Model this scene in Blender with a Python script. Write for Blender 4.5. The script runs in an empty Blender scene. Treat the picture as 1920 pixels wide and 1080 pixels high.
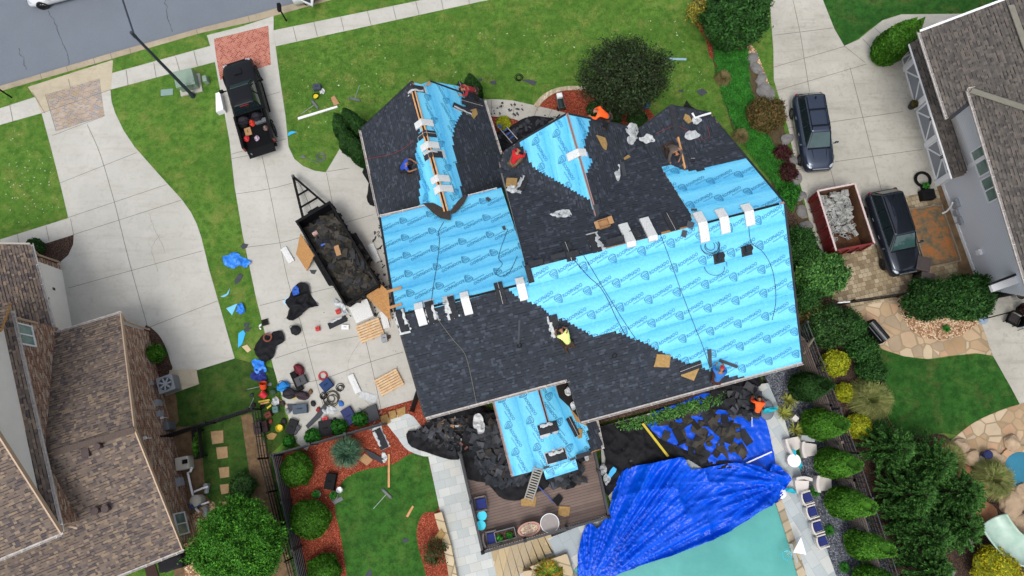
import bpy,bmesh,math,random
import numpy as np
from mathutils import Vector,Matrix,noise
from mathutils.geometry import delaunay_2d_cdt,tessellate_polygon
random.seed(7)
rng=np.random.default_rng(7)
S=bpy.context.scene
COL=S.collection

# ---------------------------------------------------------------- camera
F,CH,NX,NY=1280.0,38.0,990.0,825.0          # focal (photo px), height, nadir pixel
_n=np.array([(NX-960)/F,-(NY-540)/F,-1.0]);_n/=np.linalg.norm(_n)
_X=np.array([1.0,0,0]);_X-=_X.dot(_n)*_n;_X/=np.linalg.norm(_X)
_Z=-_n;_Y=np.cross(_Z,_X)
RW=np.array([_X,_Y,_Z])                          # camera axes -> world
camd=bpy.data.cameras.new('camera');cam=bpy.data.objects.new('camera',camd);COL.objects.link(cam)
camd.sensor_width=36;camd.lens=36*F/1920;camd.clip_end=2000;camd.clip_start=0.5
M4=Matrix.Identity(4)
for i in range(3):
    for j in range(3):M4[i][j]=RW[i][j]
M4[2][3]=CH
cam.matrix_world=M4
S.camera=cam

# ---------------------------------------------------------------- world, sun, exposure
SUN_EL,SUN_AZ=math.radians(62),math.radians(195)
w=bpy.data.worlds.new('World');S.world=w;w.use_nodes=True
nt=w.node_tree;bg=nt.nodes['Background']
sky=nt.nodes.new('ShaderNodeTexSky');sky.sky_type='NISHITA';sky.sun_disc=False
sky.sun_elevation=SUN_EL;sky.sun_rotation=SUN_AZ;sky.dust_density=4.0;sky.air_density=1.0;sky.ozone_density=1.0
hs=nt.nodes.new('ShaderNodeHueSaturation');hs.inputs['Saturation'].default_value=0.42
nt.links.new(sky.outputs[0],hs.inputs['Color']);nt.links.new(hs.outputs[0],bg.inputs['Color'])
bg.inputs['Strength'].default_value=0.15
sl=bpy.data.lights.new('sun','SUN');sl.energy=0.8;sl.angle=math.radians(20);sl.color=(1.0,0.97,0.92)
so=bpy.data.objects.new('sun',sl);COL.objects.link(so)
so.rotation_euler=(math.pi/2-SUN_EL,0,-SUN_AZ+math.pi)
S.view_settings.view_transform='Standard';S.view_settings.look='None';S.view_settings.gamma=1
S.view_settings.exposure=0.48
S.cycles.max_bounces=5;S.cycles.diffuse_bounces=2;S.cycles.glossy_bounces=2
S.cycles.transmission_bounces=2;S.cycles.transparent_max_bounces=4

# ---------------------------------------------------------------- photo pixel -> world
def ray(px,py):return RW @ np.array([(px-960)/F,-(py-540)/F,-1.0])
CAM=np.array([0,0,CH])
def P(px,py,z=0.0):
    d=ray(px,py);return CAM + d*((z-CH)/d[2])
class Pl:                                            # a plane; at(px,py) = where the pixel's ray meets it
    def __init__(s,a,n):s.a=np.array(a,float);s.n=np.array(n,float)/np.linalg.norm(n);s.n=s.n if s.n[2]>0 else -s.n
    def at(s,px,py,h=0.0):
        d=ray(px,py);a=s.a + s.n*h;return CAM + d*((a-CAM).dot(s.n)/d.dot(s.n))
    def z(s,x,y):return s.a[2] - (s.n[0]*(x-s.a[0]) + s.n[1]*(y-s.a[1]))/s.n[2]
def pl3(a,b,c):return Pl(a,np.cross(np.array(b)-a,np.array(c)-a))
def slope(a,b,s,side):                            # plane through a,b falling with slope s towards pixel 'side'
    a=np.array(a);b=np.array(b);d=b-a;q=np.array([-d[1],d[0],0]);q/=np.linalg.norm(q)
    m=(a+b)/2
    if (P(side[0],side[1],m[2])-m).dot(q)<0:q=-q
    return pl3(a,b,m+q-np.array([0,0,s]))
GROUND=Pl((0,0,0),(0,0,1))
def HP(z):return Pl((0,0,z),(0,0,1))

# ---------------------------------------------------------------- materials
def lin(c):
    if isinstance(c,str):
        c=[int(c[i:i+2],16)/255 for i in (0,2,4)]
        return tuple(((v+0.055)/1.055)**2.4 if v>0.04045 else v/12.92 for v in c)+(1,)
    return tuple(c)+(1,) if len(c)==3 else tuple(c)
class NT:
    def __init__(s,name):
        s.m=bpy.data.materials.new(name);s.m.use_nodes=True;s.t=s.m.node_tree;s.p=s.t.nodes['Principled BSDF']
    def n(s,typ,**kw):
        nd=s.t.nodes.new('ShaderNode'+typ)
        for k,v in kw.items():
            if k.startswith('i_'):
                key=k[2:];key=int(key) if key.isdigit() else key.replace('_',' ')
                inp=nd.inputs[key]
                if hasattr(v,'is_linked') or isinstance(v,bpy.types.NodeSocket):s.t.links.new(v,inp)
                else:inp.default_value=v
            else:setattr(nd,k,v)
        return nd
    def l(s,a,b):s.t.links.new(a,b)
    def math(s,op,a,b=None,c=None):
        nd=s.t.nodes.new('ShaderNodeMath');nd.operation=op
        for i,v in enumerate((a,b,c)):
            if v is None:continue
            if isinstance(v,bpy.types.NodeSocket):s.l(v,nd.inputs[i])
            else:nd.inputs[i].default_value=v
        return nd.outputs[0]
    def ramp(s,fac,stops,interp='LINEAR'):
        nd=s.t.nodes.new('ShaderNodeValToRGB');r=nd.color_ramp;r.interpolation=interp
        while len(r.elements)<len(stops):r.elements.new(0.5)
        for e,(p,c) in zip(r.elements,stops):e.position=p;e.color=lin(c)
        s.l(fac,nd.inputs[0]);return nd.outputs[0]
    def mix(s,f,a,b,blend='MIX'):
        nd=s.t.nodes.new('ShaderNodeMix');nd.data_type='RGBA';nd.blend_type=blend
        for i,v in ((0,f),(6,a),(7,b)):
            if isinstance(v,bpy.types.NodeSocket):s.l(v,nd.inputs[i])
            else:nd.inputs[i].default_value=v if i==0 else lin(v)
        return nd.outputs[2]
    def coord(s,rot=0.0,kind='Object',scale=(1,1,1)):
        tc=s.t.nodes.new('ShaderNodeTexCoord');mp=s.t.nodes.new('ShaderNodeMapping')
        s.l(tc.outputs[kind],mp.inputs[0]);mp.inputs['Rotation'].default_value=(0,0,rot);mp.inputs['Scale'].default_value=scale
        return mp.outputs[0]
    def noise(s,v,scale,detail=4,rough=0.55,dist=0.0):
        nd=s.t.nodes.new('ShaderNodeTexNoise');nd.inputs['Scale'].default_value=scale;nd.inputs['Detail'].default_value=detail
        nd.inputs['Roughness'].default_value=rough;nd.inputs['Distortion'].default_value=dist
        s.l(v,nd.inputs['Vector']);return nd.outputs['Fac']
    def bump(s,h,strength=0.3,dist=0.02):
        nd=s.t.nodes.new('ShaderNodeBump');nd.inputs['Strength'].default_value=strength;nd.inputs['Distance'].default_value=dist
        s.l(h,nd.inputs['Height']);s.l(nd.outputs[0],s.p.inputs['Normal'])
    def fin(s,col=None,rough=0.8,metal=0.0,spec=None,coat=None):
        if col is not None:
            if isinstance(col,bpy.types.NodeSocket):s.l(col,s.p.inputs['Base Color'])
            else:s.p.inputs['Base Color'].default_value=lin(col)
        if isinstance(rough,bpy.types.NodeSocket):s.l(rough,s.p.inputs['Roughness'])
        else:s.p.inputs['Roughness'].default_value=rough
        s.p.inputs['Metallic'].default_value=metal
        if spec is not None:s.p.inputs['Specular IOR Level'].default_value=spec
        if coat:s.p.inputs['Coat Weight'].default_value=coat
        return s.m
_mc={}
def mat(name,col,rough=0.7,var=0.25,scale=3.0,metal=0.0,bump=0.0,bscale=40,col2=None,spec=None,coat=None):
    """plain material with a two-octave tone variation and optional bump"""
    if name in _mc:return _mc[name]
    k=NT(name);v=k.coord();c=lin(col)
    d=lin(col2) if col2 else tuple(x*(1-var) for x in c[:3])+(1,)
    f=k.noise(v,scale,6,0.6)
    out=k.ramp(f,[(0.3,c),(0.72,d)])
    if bump:k.bump(k.noise(v,bscale,4),bump)
    _mc[name]=k.fin(out,rough,metal,spec,coat);return _mc[name]

def m_grass(name,a,b,c,dry=0.5,drycol='8c8a45'):
    k=NT(name);v=k.coord()
    n1=k.noise(v,0.35,5,0.6);n2=k.noise(v,2.3,6,0.7);n3=k.noise(v,14,5,0.75);n4=k.noise(k.coord(0.3,scale=(1,3.2,1)),26,3,0.7)
    m=k.mix(k.ramp(n1,[(0.35,(0,0,0)),(0.65,(1,1,1))]),a,b)
    m=k.mix(k.ramp(n2,[(0.42,(0,0,0)),(0.62,(1,1,1))]),m,c)
    dr=k.math('MULTIPLY',k.ramp(k.noise(v,0.8,6,0.75),[(0.5,(0,0,0)),(0.72,(1,1,1))]),dry)
    m=k.mix(dr,m,drycol)
    f=k.ramp(n3,[(0.25,(0.72,)*3),(0.75,(1.28,)*3)])
    m=k.mix(1.0,m,f,'MULTIPLY')
    f2=k.ramp(n4,[(0.25,(0.7,0.72,0.7)),(0.75,(1.3,1.28,1.25))])
    m=k.mix(0.8,m,f2,'MULTIPLY')
    k.bump(n4,0.9,0.05);return k.fin(m,0.95,spec=0.1)
def m_concrete(name,a='b5b1a5',b='a39e90',stain='8f8a7c',rough=0.85):
    k=NT(name);v=k.coord()
    n1=k.noise(v,0.4,6,0.6);n2=k.noise(v,3,8,0.7,1.0);n3=k.noise(v,60,3,0.7)
    m=k.mix(k.ramp(n1,[(0.35,(0,0,0)),(0.65,(1,1,1))]),a,b);m=k.mix(k.ramp(n2,[(0.5,(0,0,0)),(0.8,(0.7,0.7,0.7))]),m,stain)
    n4=k.noise(k.coord(-1.3,scale=(0.25,2.2,1)),1.1,6,0.65);m=k.mix(k.ramp(n4,[(0.52,(0,0,0)),(0.75,(0.5,0.5,0.5))]),m,stain)
    m=k.mix(1.0,m,k.ramp(n3,[(0.2,(0.9,0.9,0.9)),(0.8,(1.08,1.08,1.08))]),'MULTIPLY')
    k.bump(n3,0.15);return k.fin(m,rough,spec=0.25)
def m_cells(name,cols,wu,wv,rot=0,gap=0.04,gapcol='554a40',offset=0.5,kind='Object',rough=0.9,spread=0.25,bump=0.3,swap=None,tone=0.25):
    """running-bond cells wu x wv metres, each cell with its own colour from 'cols', joints of gapcol"""
    k=NT(name);v=k.coord(rot,kind);sp=k.n('SeparateXYZ');k.l(v,sp.inputs[0])
    U,V=sp.outputs[0],sp.outputs[1]
    if swap=='xz':V=sp.outputs[2]
    if swap=='sz':                                  # along a vertical wall of any heading
        U=k.math('ADD',k.math('MULTIPLY',sp.outputs[0],0.3),sp.outputs[1]);V=sp.outputs[2]
    vv=k.math('DIVIDE',V,wv);row=k.math('FLOOR',vv);fv=k.math('FRACT',vv)
    wn=k.n('TexWhiteNoise',noise_dimensions='1D');k.l(row,wn.inputs['W'])
    sh=k.math('ADD',k.math('MULTIPLY',row,offset),k.math('MULTIPLY',wn.outputs['Value'],spread))
    uu=k.math('ADD',k.math('DIVIDE',U,wu),sh);cell=k.math('FLOOR',uu);fu=k.math('FRACT',uu)
    cb=k.n('CombineXYZ');k.l(cell,cb.inputs[0]);k.l(row,cb.inputs[1])
    w2=k.n('TexWhiteNoise',noise_dimensions='3D');k.l(cb.outputs[0],w2.inputs['Vector'])
    st=[((i+0.0)/len(cols),c) for i,c in enumerate(cols)]
    col=k.ramp(w2.outputs['Value'],st,'CONSTANT')
    big=k.noise(v,0.5,5,0.6);col=k.mix(1.0,col,k.ramp(big,[(0.25,(1-tone,)*3),(0.75,(1+tone,)*3)]),'MULTIPLY')
    fine=k.noise(v,45,2,0.6);col=k.mix(1.0,col,k.ramp(fine,[(0.2,(0.85,)*3),(0.8,(1.15,)*3)]),'MULTIPLY')
    g1=k.math('LESS_THAN',fu,gap*wv/wu);g2=k.math('LESS_THAN',fv,gap);g=k.math('MAXIMUM',g1,g2)
    col=k.mix(g,col,gapcol)
    if bump:k.bump(k.math('SUBTRACT',k.math('MULTIPLY',w2.outputs['Value'],0.4),g),bump,0.01)
    return k.fin(col,rough,spec=0.15)
def m_shingle(name,cols,w=0.17,h=0.145,slot='0b0c0e',shade_share=0.45,tone=0.15,line=0.3,fine=0.28):
    """laminated shingle: tabs of uneven width and tone, tab shadows painted dark at the course edges; UV in metres"""
    k=NT(name);v=k.coord(0,'UV');sp=k.n('SeparateXYZ');k.l(v,sp.inputs[0]);U,V=sp.outputs[0],sp.outputs[1]
    vv=k.math('DIVIDE',V,h);row=k.math('FLOOR',vv);fv=k.math('FRACT',vv)
    wn=k.n('TexWhiteNoise',noise_dimensions='1D');k.l(row,wn.inputs['W'])
    uu=k.math('ADD',k.math('DIVIDE',U,w),k.math('MULTIPLY',wn.outputs['Value'],17.0))
    warp=k.math('MULTIPLY',k.math('SINE',k.math('MULTIPLY',uu,1.9)),0.33);uu=k.math('ADD',uu,warp)
    cell=k.math('FLOOR',uu);fu=k.math('FRACT',uu)
    cb=k.n('CombineXYZ');k.l(cell,cb.inputs[0]);k.l(row,cb.inputs[1])
    w2=k.n('TexWhiteNoise',noise_dimensions='3D');k.l(cb.outputs[0],w2.inputs['Vector'])
    st=[(i/len(cols),c) for i,c in enumerate(cols)]
    col=k.ramp(w2.outputs['Value'],st,'CONSTANT')
    col=k.mix(1.0,col,k.ramp(k.noise(v,0.35,5,0.6),[(0.25,(1-tone,)*3),(0.75,(1+tone,)*3)]),'MULTIPLY')
    col=k.mix(1.0,col,k.ramp(k.noise(v,55,2,0.8),[(0.25,(1-fine,)*3),(0.75,(1+fine,)*3)]),'MULTIPLY')
    sc=k.n('SeparateXYZ');k.l(w2.outputs['Color'],sc.inputs[0])
    isl=k.math('LESS_THAN',sc.outputs[1],shade_share)
    g=k.math('MULTIPLY',isl,k.math('LESS_THAN',fv,0.22));col=k.mix(g,col,slot);col=k.mix(k.math('MULTIPLY',k.math('LESS_THAN',fv,0.09),line),col,slot)  # shadow dashes under tabs, then butt-edge lines, both painted into the colour
    k.bump(k.math('ADD',k.math('MULTIPLY',w2.outputs['Value'],0.5),k.math('MULTIPLY',fv,-0.6)),0.6,0.012)
    return k.fin(col,0.93,spec=0.12)

# ---------------------------------------------------------------- object helpers
def tag(o,label=None,cat=None,group=None,kind=None):
    if label:o['label']=label
    if cat:o['category']=cat
    if group:o['group']=group
    if kind:o['kind']=kind
    return o
def empty(name,loc=(0,0,0),rz=0.0,label=None,cat=None,group=None):
    o=bpy.data.objects.new(name,None);COL.objects.link(o);o.location=loc;o.rotation_euler=(0,0,rz);o.empty_display_size=0.2
    return tag(o,label,cat,group)
def obj(name,bm,m,parent=None,smooth=False,me=None,world=False):
    """link ONE mesh object; world=True: vertices are world coordinates, kept in place under a moved parent"""
    if me is None:
        me=bpy.data.meshes.new(name)
        if isinstance(bm,bmesh.types.BMesh):
            bm.normal_update();bm.to_mesh(me);bm.free()
        else:
            v,f=bm;me.from_pydata([tuple(x) for x in v],[],[tuple(x) for x in f])
        if smooth:me.polygons.foreach_set('use_smooth',[True]*len(me.polygons))
        for mm in (m if isinstance(m,(list,tuple)) else [m]):me.materials.append(mm)
    o=bpy.data.objects.new(name,me);COL.objects.link(o)
    if parent is not None:
        o.parent=parent
        if world:
            o.matrix_parent_inverse=wmat(parent).inverted()
    return o
def wmat(o):
    m=Matrix.LocRotScale(o.location,o.rotation_euler,o.scale)
    return m if o.parent is None else wmat(o.parent) @ o.matrix_parent_inverse @ m
def copy_tree(o,loc=None,rz=None,label=None,group=None,parent=None,scale=None):
    c=o.copy();COL.objects.link(c);c.parent=parent
    if loc is not None:c.location=loc
    if rz is not None:c.rotation_euler=(0,0,rz)
    if scale is not None:c.scale=(scale,)*3 if not hasattr(scale,'__len__') else scale
    if label:c['label']=label
    if group:c['group']=group
    for ch in o.children:copy_tree(ch,parent=c)
    return c
def box(bm,c,s,rz=0.0,rot=None,taper=1.0,bev=0.0):
    """box centred at c with full sizes s"""
    r=bmesh.ops.create_cube(bm,size=1.0);vs=r['verts']
    for v in vs:
        if v.co.z>0:v.co.x*=taper;v.co.y*=taper
        v.co.x*=s[0];v.co.y*=s[1];v.co.z*=s[2]
    if bev:
        es=list({e for v in vs for e in v.link_edges});rr=bmesh.ops.bevel(bm,geom=es,offset=bev,segments=2,affect='EDGES',profile=0.5);vs=list({v for f in rr['faces'] for v in f.verts} | {v for v in vs if v.is_valid})
    Mx=Matrix.Translation(Vector(c)) @ (rot.to_4x4() if rot is not None else Matrix.Rotation(rz,4,'Z'))
    bmesh.ops.transform(bm,matrix=Mx,verts=vs);return vs
def cyl(bm,a,b,r1,r2=None,seg=12,caps=True):
    a=Vector(a);b=Vector(b);d=b-a;L=d.length
    if L<1e-6:return []
    r=bmesh.ops.create_cone(bm,cap_ends=caps,segments=seg,radius1=r1,radius2=r1 if r2 is None else r2,depth=L)
    q=Vector((0,0,1)).rotation_difference(d.normalized()).to_matrix().to_4x4()
    bmesh.ops.transform(bm,matrix=Matrix.Translation((a+b)/2) @ q,verts=r['verts']);return r['verts']
def ball(bm,c,s,sub=2,rot=None):
    r=bmesh.ops.create_icosphere(bm,subdivisions=sub,radius=1.0)
    Mx=Matrix.Translation(Vector(c)) @ (rot.to_4x4() if rot is not None else Matrix.Identity(4)) @ Matrix.Diagonal((*(s if hasattr(s,'__len__') else (s,)*3),1))
    bmesh.ops.transform(bm,matrix=Mx,verts=r['verts']);return r['verts']
def tube(bm,pts,r,seg=6,closed=False):
    """smooth tube along a polyline"""
    pts=[Vector(p) for p in pts];n=len(pts);rings=[]
    for i,p in enumerate(pts):
        t=(pts[min(i+1,n-1)]-pts[max(i-1,0)]);t=t.normalized() if t.length>1e-9 else Vector((1,0,0))
        u=t.cross(Vector((0,0,1)));u=u.normalized() if u.length>1e-4 else Vector((1,0,0));w_=t.cross(u)
        rr=r[i] if hasattr(r,'__len__') else r
        rings.append([bm.verts.new(p+(u*math.cos(a)+w_*math.sin(a))*rr) for a in [2*math.pi*j/seg for j in range(seg)]])
    for i in range(n-1):
        for j in range(seg):bm.faces.new((rings[i][j],rings[i][(j+1) % seg],rings[i+1][(j+1) % seg],rings[i+1][j]))
    for rg in (rings[0],rings[-1]):
        try:bm.faces.new(rg)
        except ValueError:pass
def prism(bm,pts,z0,z1,top=True):
    """vertical prism over a plan polygon (list of xy or xyz)"""
    a=[bm.verts.new((p[0],p[1],z0)) for p in pts];b=[bm.verts.new((p[0],p[1],z1)) for p in pts]
    n=len(pts)
    for i in range(n):bm.faces.new((a[i],a[(i+1) % n],b[(i+1) % n],b[i]))
    tri=tessellate_polygon([[Vector((p[0],p[1],0)) for p in pts]])
    for t in tri:
        bm.faces.new([b[i] for i in t]);bm.faces.new([a[i] for i in reversed(t)])
    bmesh.ops.recalc_face_normals(bm,faces=bm.faces)
def slab3(bm,pts,n,th):
    """thick plate: 3-D polygon pts, extruded by th against its normal n"""
    n=Vector(n).normalized();a=[bm.verts.new(Vector(p)) for p in pts];b=[bm.verts.new(Vector(p)-n*th) for p in pts]
    m=len(pts)
    for i in range(m):bm.faces.new((a[i],a[(i+1) % m],b[(i+1) % m],b[i]))
    ax=n.orthogonal().normalized();ay=n.cross(ax)
    tri=tessellate_polygon([[Vector((Vector(p).dot(ax),Vector(p).dot(ay),0)) for p in pts]])
    for t in tri:bm.faces.new([a[i] for i in t]);bm.faces.new([b[i] for i in reversed(t)])
    bmesh.ops.recalc_face_normals(bm,faces=bm.faces)
def smoothpoly(pts,n=5):
    """Catmull-Rom through a closed pixel polygon"""
    out=[];m=len(pts)
    for i in range(m):
        p0,p1,p2,p3=(np.array(pts[(i+k-1) % m],float) for k in range(4))
        for j in range(n):
            t=j/n;out.append(tuple(0.5*((2*p1)+(-p0+p2)*t+(2*p0-5*p1+4*p2-p3)*t*t+(-p0+3*p1-3*p2+p3)*t**3)))
    return out
def curve(pts,n=6):
    """open Catmull-Rom through points of any dimension"""
    p=[np.array(q,float) for q in pts];p=[p[0]]+p+[p[-1]];out=[]
    for i in range(1,len(p)-2):
        for j in range(n):
            t=j/n;out.append(0.5*((2*p[i])+(-p[i-1]+p[i+1])*t+(2*p[i-1]-5*p[i]+4*p[i+1]-p[i+2])*t*t+(-p[i-1]+3*p[i]-3*p[i+1]+p[i+2])*t**3))
    out.append(p[-2]);return out
def sheet(name,px,z,m,th=None,label=None,cat=None,group=None,kind='structure',parent=None,z0=None):
    """flat area of the setting: pixel polygon at height z, as a slab"""
    bm=bmesh.new();pts=[P(x,y,z) for x,y in px]
    prism(bm,pts,z0 if z0 is not None else z-(th or 0.1),z)
    o=obj(name,bm,m,parent,world=parent is not None)
    if parent is None:tag(o,label,cat,group,kind)
    return o
def inpoly(x,y,poly):
    x=np.asarray(x);y=np.asarray(y);c=np.zeros(x.shape,bool);n=len(poly)
    for i in range(n):
        x1,y1=poly[i][0],poly[i][1];x2,y2=poly[i-1][0],poly[i-1][1]
        if y1==y2:continue
        k=((y1>y)!=(y2>y)) & (x<(x2-x1)*(y-y1)/(y2-y1)+x1);c ^= k
    return c
def cloth(name,px,pl,m,fold=None,res=0.12,h=0.03,lift=0.02,parent=None,smooth=True,holes=None):
    """a sheet of cloth over plane pl inside the pixel polygon, with folds: fold(x,y)->height"""
    pts=[pl.at(x,y) for x,y in px];poly=[(p[0],p[1]) for p in pts]
    xs=[p[0] for p in poly];ys=[p[1] for p in poly]
    gx,gy=np.meshgrid(np.arange(min(xs),max(xs),res),np.arange(min(ys),max(ys),res))
    gx=gx+rng.uniform(-.3,.3,gx.shape)*res;gy=gy+rng.uniform(-.3,.3,gy.shape)*res
    k=inpoly(gx,gy,poly);vs=[]
    for i in range(len(poly)):
        a=np.array(poly[i]);b=np.array(poly[(i+1) % len(poly)]);q=max(1,int(np.linalg.norm(b-a)/res))
        for j in range(q):vs.append(tuple(a+(b-a)*j/q))
    nb=len(vs);vs+=list(zip(gx[k],gy[k]))
    ed=[(i,(i+1) % nb) for i in range(nb)]
    v2,_,f2,ov,_,_=delaunay_2d_cdt([Vector(v) for v in vs],ed,[],1,1e-4)
    V=[]
    for i,v in enumerate(v2):
        e=1.0
        b=fold(v.x,v.y) if fold else h*noise.fractal(Vector((v.x*3,v.y*3,0)),1.0,2.0,3)
        V.append((v.x,v.y,pl.z(v.x,v.y)+lift+max(b,-lift*0.7)))
    o=obj(name,(V,f2),m,parent,smooth=smooth,world=parent is not None)
    return o
def nz(x,y,s=1.0,o=0.0,oct=3):return noise.fractal(Vector((x*s+o,y*s-o,o*0.37)),1.0,2.0,oct)
def ridged(x,y,s=1.0,o=0.0):
    return 1-abs(noise.noise(Vector((x*s+o,y*s-o,o)))*2)
HA=math.atan2(1.51,6.04)                           # heading of the house's long axis (about 14 degrees)
# ================================================================ GROUND, ROADS, BEDS, POOL
ASPH=NT('asphalt');v=ASPH.coord();_a=ASPH.mix(ASPH.noise(v,0.5,6,0.6),'747b84','666d76')
_a=ASPH.mix(1.0,_a,ASPH.ramp(ASPH.noise(v,55,3,0.8),[(0.25,(0.72,)*3),(0.75,(1.28,)*3)]),'MULTIPLY')
_a=ASPH.mix(ASPH.ramp(ASPH.noise(v,1.3,9,0.75,2.0),[(0.66,(0,0,0)),(0.8,(0.5,)*3)]),_a,'4b5058')
ASPH.bump(ASPH.noise(v,60,2),0.3);ASPH=ASPH.fin(_a,0.9,spec=0.2)
GRASS=m_grass('lawn_grass','53782f','648a39','456b28',0.75,'8f9150')
GRASS2=m_grass('lawn_grass_deep','2f5c24','38692a','254c1e',0.22,'a08a5c')
GRASS3=m_grass('yard_grass_dull','3a5a26','456429','2d4a1f',0.35,'7d7445')
CONC=m_concrete('concrete','bab8b1','aeada5','9d998c')
CONC2=m_concrete('concrete_weathered','b7b4aa','a6a399','88857a')
CONCW=m_concrete('concrete_warm','b9ae98','aaa08b','94876f')
KERB=m_concrete('kerb_concrete','a89c86','978b76','7d7260')
STONE=m_cells('patio_slab',['b9bdbb','b2b7b6','bfc2be','adb3b2','babbb6'],0.62,0.45,-HA,0.025,'8e9392',0.37,tone=0.1,bump=0.1)
SLATE=m_cells('pool_slab',['a9b1b3','b3b8b7','9da6a9','b9bcb8'],0.8,0.55,1.05,0.02,'82888a',0.4,tone=0.1,bump=0.1)
def m_gravel(name,cols,sc=14,gap='2a2a2c'):
    k=NT(name);v=k.coord();vo=k.n('TexVoronoi',i_Scale=sc);k.l(v,vo.inputs['Vector'])
    w2=k.n('TexWhiteNoise',noise_dimensions='3D');k.l(vo.outputs['Position'],w2.inputs['Vector'])
    c=k.ramp(w2.outputs['Value'],[(i/len(cols),q) for i,q in enumerate(cols)],'CONSTANT')
    e=k.n('TexVoronoi',feature='DISTANCE_TO_EDGE',i_Scale=sc);k.l(v,e.inputs['Vector'])
    c=k.mix(k.math('LESS_THAN',e.outputs[0],0.05),c,gap)
    c=k.mix(1.0,c,k.ramp(k.noise(v,0.6,5,0.6),[(0.25,(0.8,)*3),(0.75,(1.2,)*3)]),'MULTIPLY')
    k.bump(e.outputs[0],0.8,0.03);return k.fin(c,0.9,spec=0.2)
MULCH=m_gravel('red_mulch',['8f432e','a0503a','7a3522','b5664c','6b2c1c','934634'],24,'5e2618')
MULCHB=m_gravel('brown_mulch',['463730','5a473c','382b26','66513f','3f332e'],22,'2a211d')
GRAV=m_gravel('blue_grey_gravel',['565b66','6d727c','474b55','80858d','3b3e46','62656c'],17)
GRAVT=m_gravel('tan_gravel',['b99673','d2b392','9c7656','c7a583','dcc6a8','8d6a50'],13,'5b4434')
FLAG=m_gravel('flagstone',['a89072','b39b7e','a08566','b08f72','ab9b84','b8a68c','9d8b74'],1.5,'948269')
PAVT=m_cells('tan_paver',['8f8168','9c8d73','857660','a59880','7c6d57'],0.26,0.24,-HA,0.07,'5f5543',0.5)
PAVO=m_cells('old_brick_paver',['93857a','a18f81','858386','9b876f','8c8078','a3968a'],0.21,0.11,-HA,0.10,'b5ac9c',0.5,spread=0)
DIRT=mat('clay_dirt','7d6347',0.95,0.4,3,bump=0.8,bscale=12,col2='51432f')
CLAY=NT('orange_clay');v=CLAY.coord();_f=CLAY.noise(v,1.6,8,0.7)
CLAY.bump(CLAY.noise(v,6,6),1.0,0.08);CLAY=CLAY.fin(CLAY.ramp(_f,[(0.36,'504b40'),(0.47,'6b5d45'),(0.55,'8f6038'),(0.72,'a05c2e')]),0.95)
# red herringbone brick
k=NT('red_herringbone_brick');v=k.coord(-HA+math.pi/4);sp=k.n('SeparateXYZ');k.l(v,sp.inputs[0]);a_=0.115
U=k.math('DIVIDE',sp.outputs[0],a_);V_=k.math('DIVIDE',sp.outputs[1],a_)
iu,iv=k.math('FLOOR',U),k.math('FLOOR',V_)
md=k.math('FLOORED_MODULO',k.math('SUBTRACT',iu,iv),4.0)
fu,fv=k.math('FRACT',U),k.math('FRACT',V_)
horiz=k.math('LESS_THAN',md,1.5)                     # cells 0,1 lie along u; 2,3 along v
isb=k.math('COMPARE',md,1.0,0.1);isd=k.math('COMPARE',md,2.0,0.1)
gu=k.math('MULTIPLY',k.math('LESS_THAN',fu,0.13),k.math('SUBTRACT',1.0,isb));gv=k.math('MULTIPLY',k.math('LESS_THAN',fv,0.13),k.math('SUBTRACT',1.0,isd))
g=k.math('MAXIMUM',gu,gv)
cb=k.n('CombineXYZ');k.l(k.math('SUBTRACT',iu,isb),cb.inputs[0]);k.l(k.math('SUBTRACT',iv,isd),cb.inputs[1])
wn=k.n('TexWhiteNoise',noise_dimensions='3D');k.l(cb.outputs[0],wn.inputs['Vector'])
c_=k.ramp(wn.outputs['Value'],[(0,'9a5a4a'),(0.3,'a5675a'),(0.55,'8e4f42'),(0.8,'ad7262')],'CONSTANT')
REDBRICK=k.fin(k.mix(g,c_,'c09585'),0.9,spec=0.15)

# deep base under everything, to the horizon
bm=bmesh.new();box(bm,(0,0,-0.6),(1600,1600,0.8));tag(obj('ground',bm,GRASS3),kind='structure')
KE_hi=[(-1500,585),(-300,246),(0,161),(210,99),(370,54),(480,26),(530,12),(620,-12),(2400,-470)]   # road side of kerb
KE_lo=[(-1500,596),(-300,256),(0,171),(210,110),(375,62),(480,39),(530,25),(620,0),(2400,-455)]
sheet('road',KE_hi+[(2600,-1500),(-1500,-1500)],-0.12,ASPH,z0=-0.3)
sheet('kerb',KE_hi+KE_lo[::-1],0.02,KERB,z0=-0.3)
sheet('lawn',KE_lo+[(3600,-455),(3600,3000),(-1500,3000)],0.0,GRASS,z0=-0.19)
# pavements and drives
SW=CONCW
sheet('pavement',[(-400,318),(0,203),(65,182),(58,168),(210,116),(210,137),(394,86),(388,66),(512,35),(512,57),(790,0),(1500,-147),(1540,-125),(900,3),(515,87),(403,116),(207,168),(78,212),(0,234),(-400,352)],0.010,CONC)
sheet('driveway_apron',[(52,163),(212,112),(208,168),(78,212),(66,183)],0.014,CONCW)
sheet('driveway',[(78,212),(207,168),(209,190),(216,212),(232,245),(252,275),(298,327),(340,373),(358,398),(369,420),(378,447),(392,505),(440,672),(370,694),(322,694),(40,760),(0,700),(0,449),(128,409),(113,345),(95,275)],0.018,CONC)
sheet('driveway',[(390,70),(513,30),(513,57),(517,90),(525,150),(535,215),(541,275),(552,298),(568,311),(590,320),(611,323),(620,308),(637,279),(665,272),(760,330),(860,730),(790,745),(700,771),(600,800),(575,845),(556,830),(535,765),(513,690),(480,558),(455,440),(440,350),(430,262),(403,116),(396,90)],0.022,CONC)
sheet('red_brick_paving',[(401,73),(503,48),(505,80),(508,121),(413,150),(405,105)],0.027,REDBRICK,z0=0.0)
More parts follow.
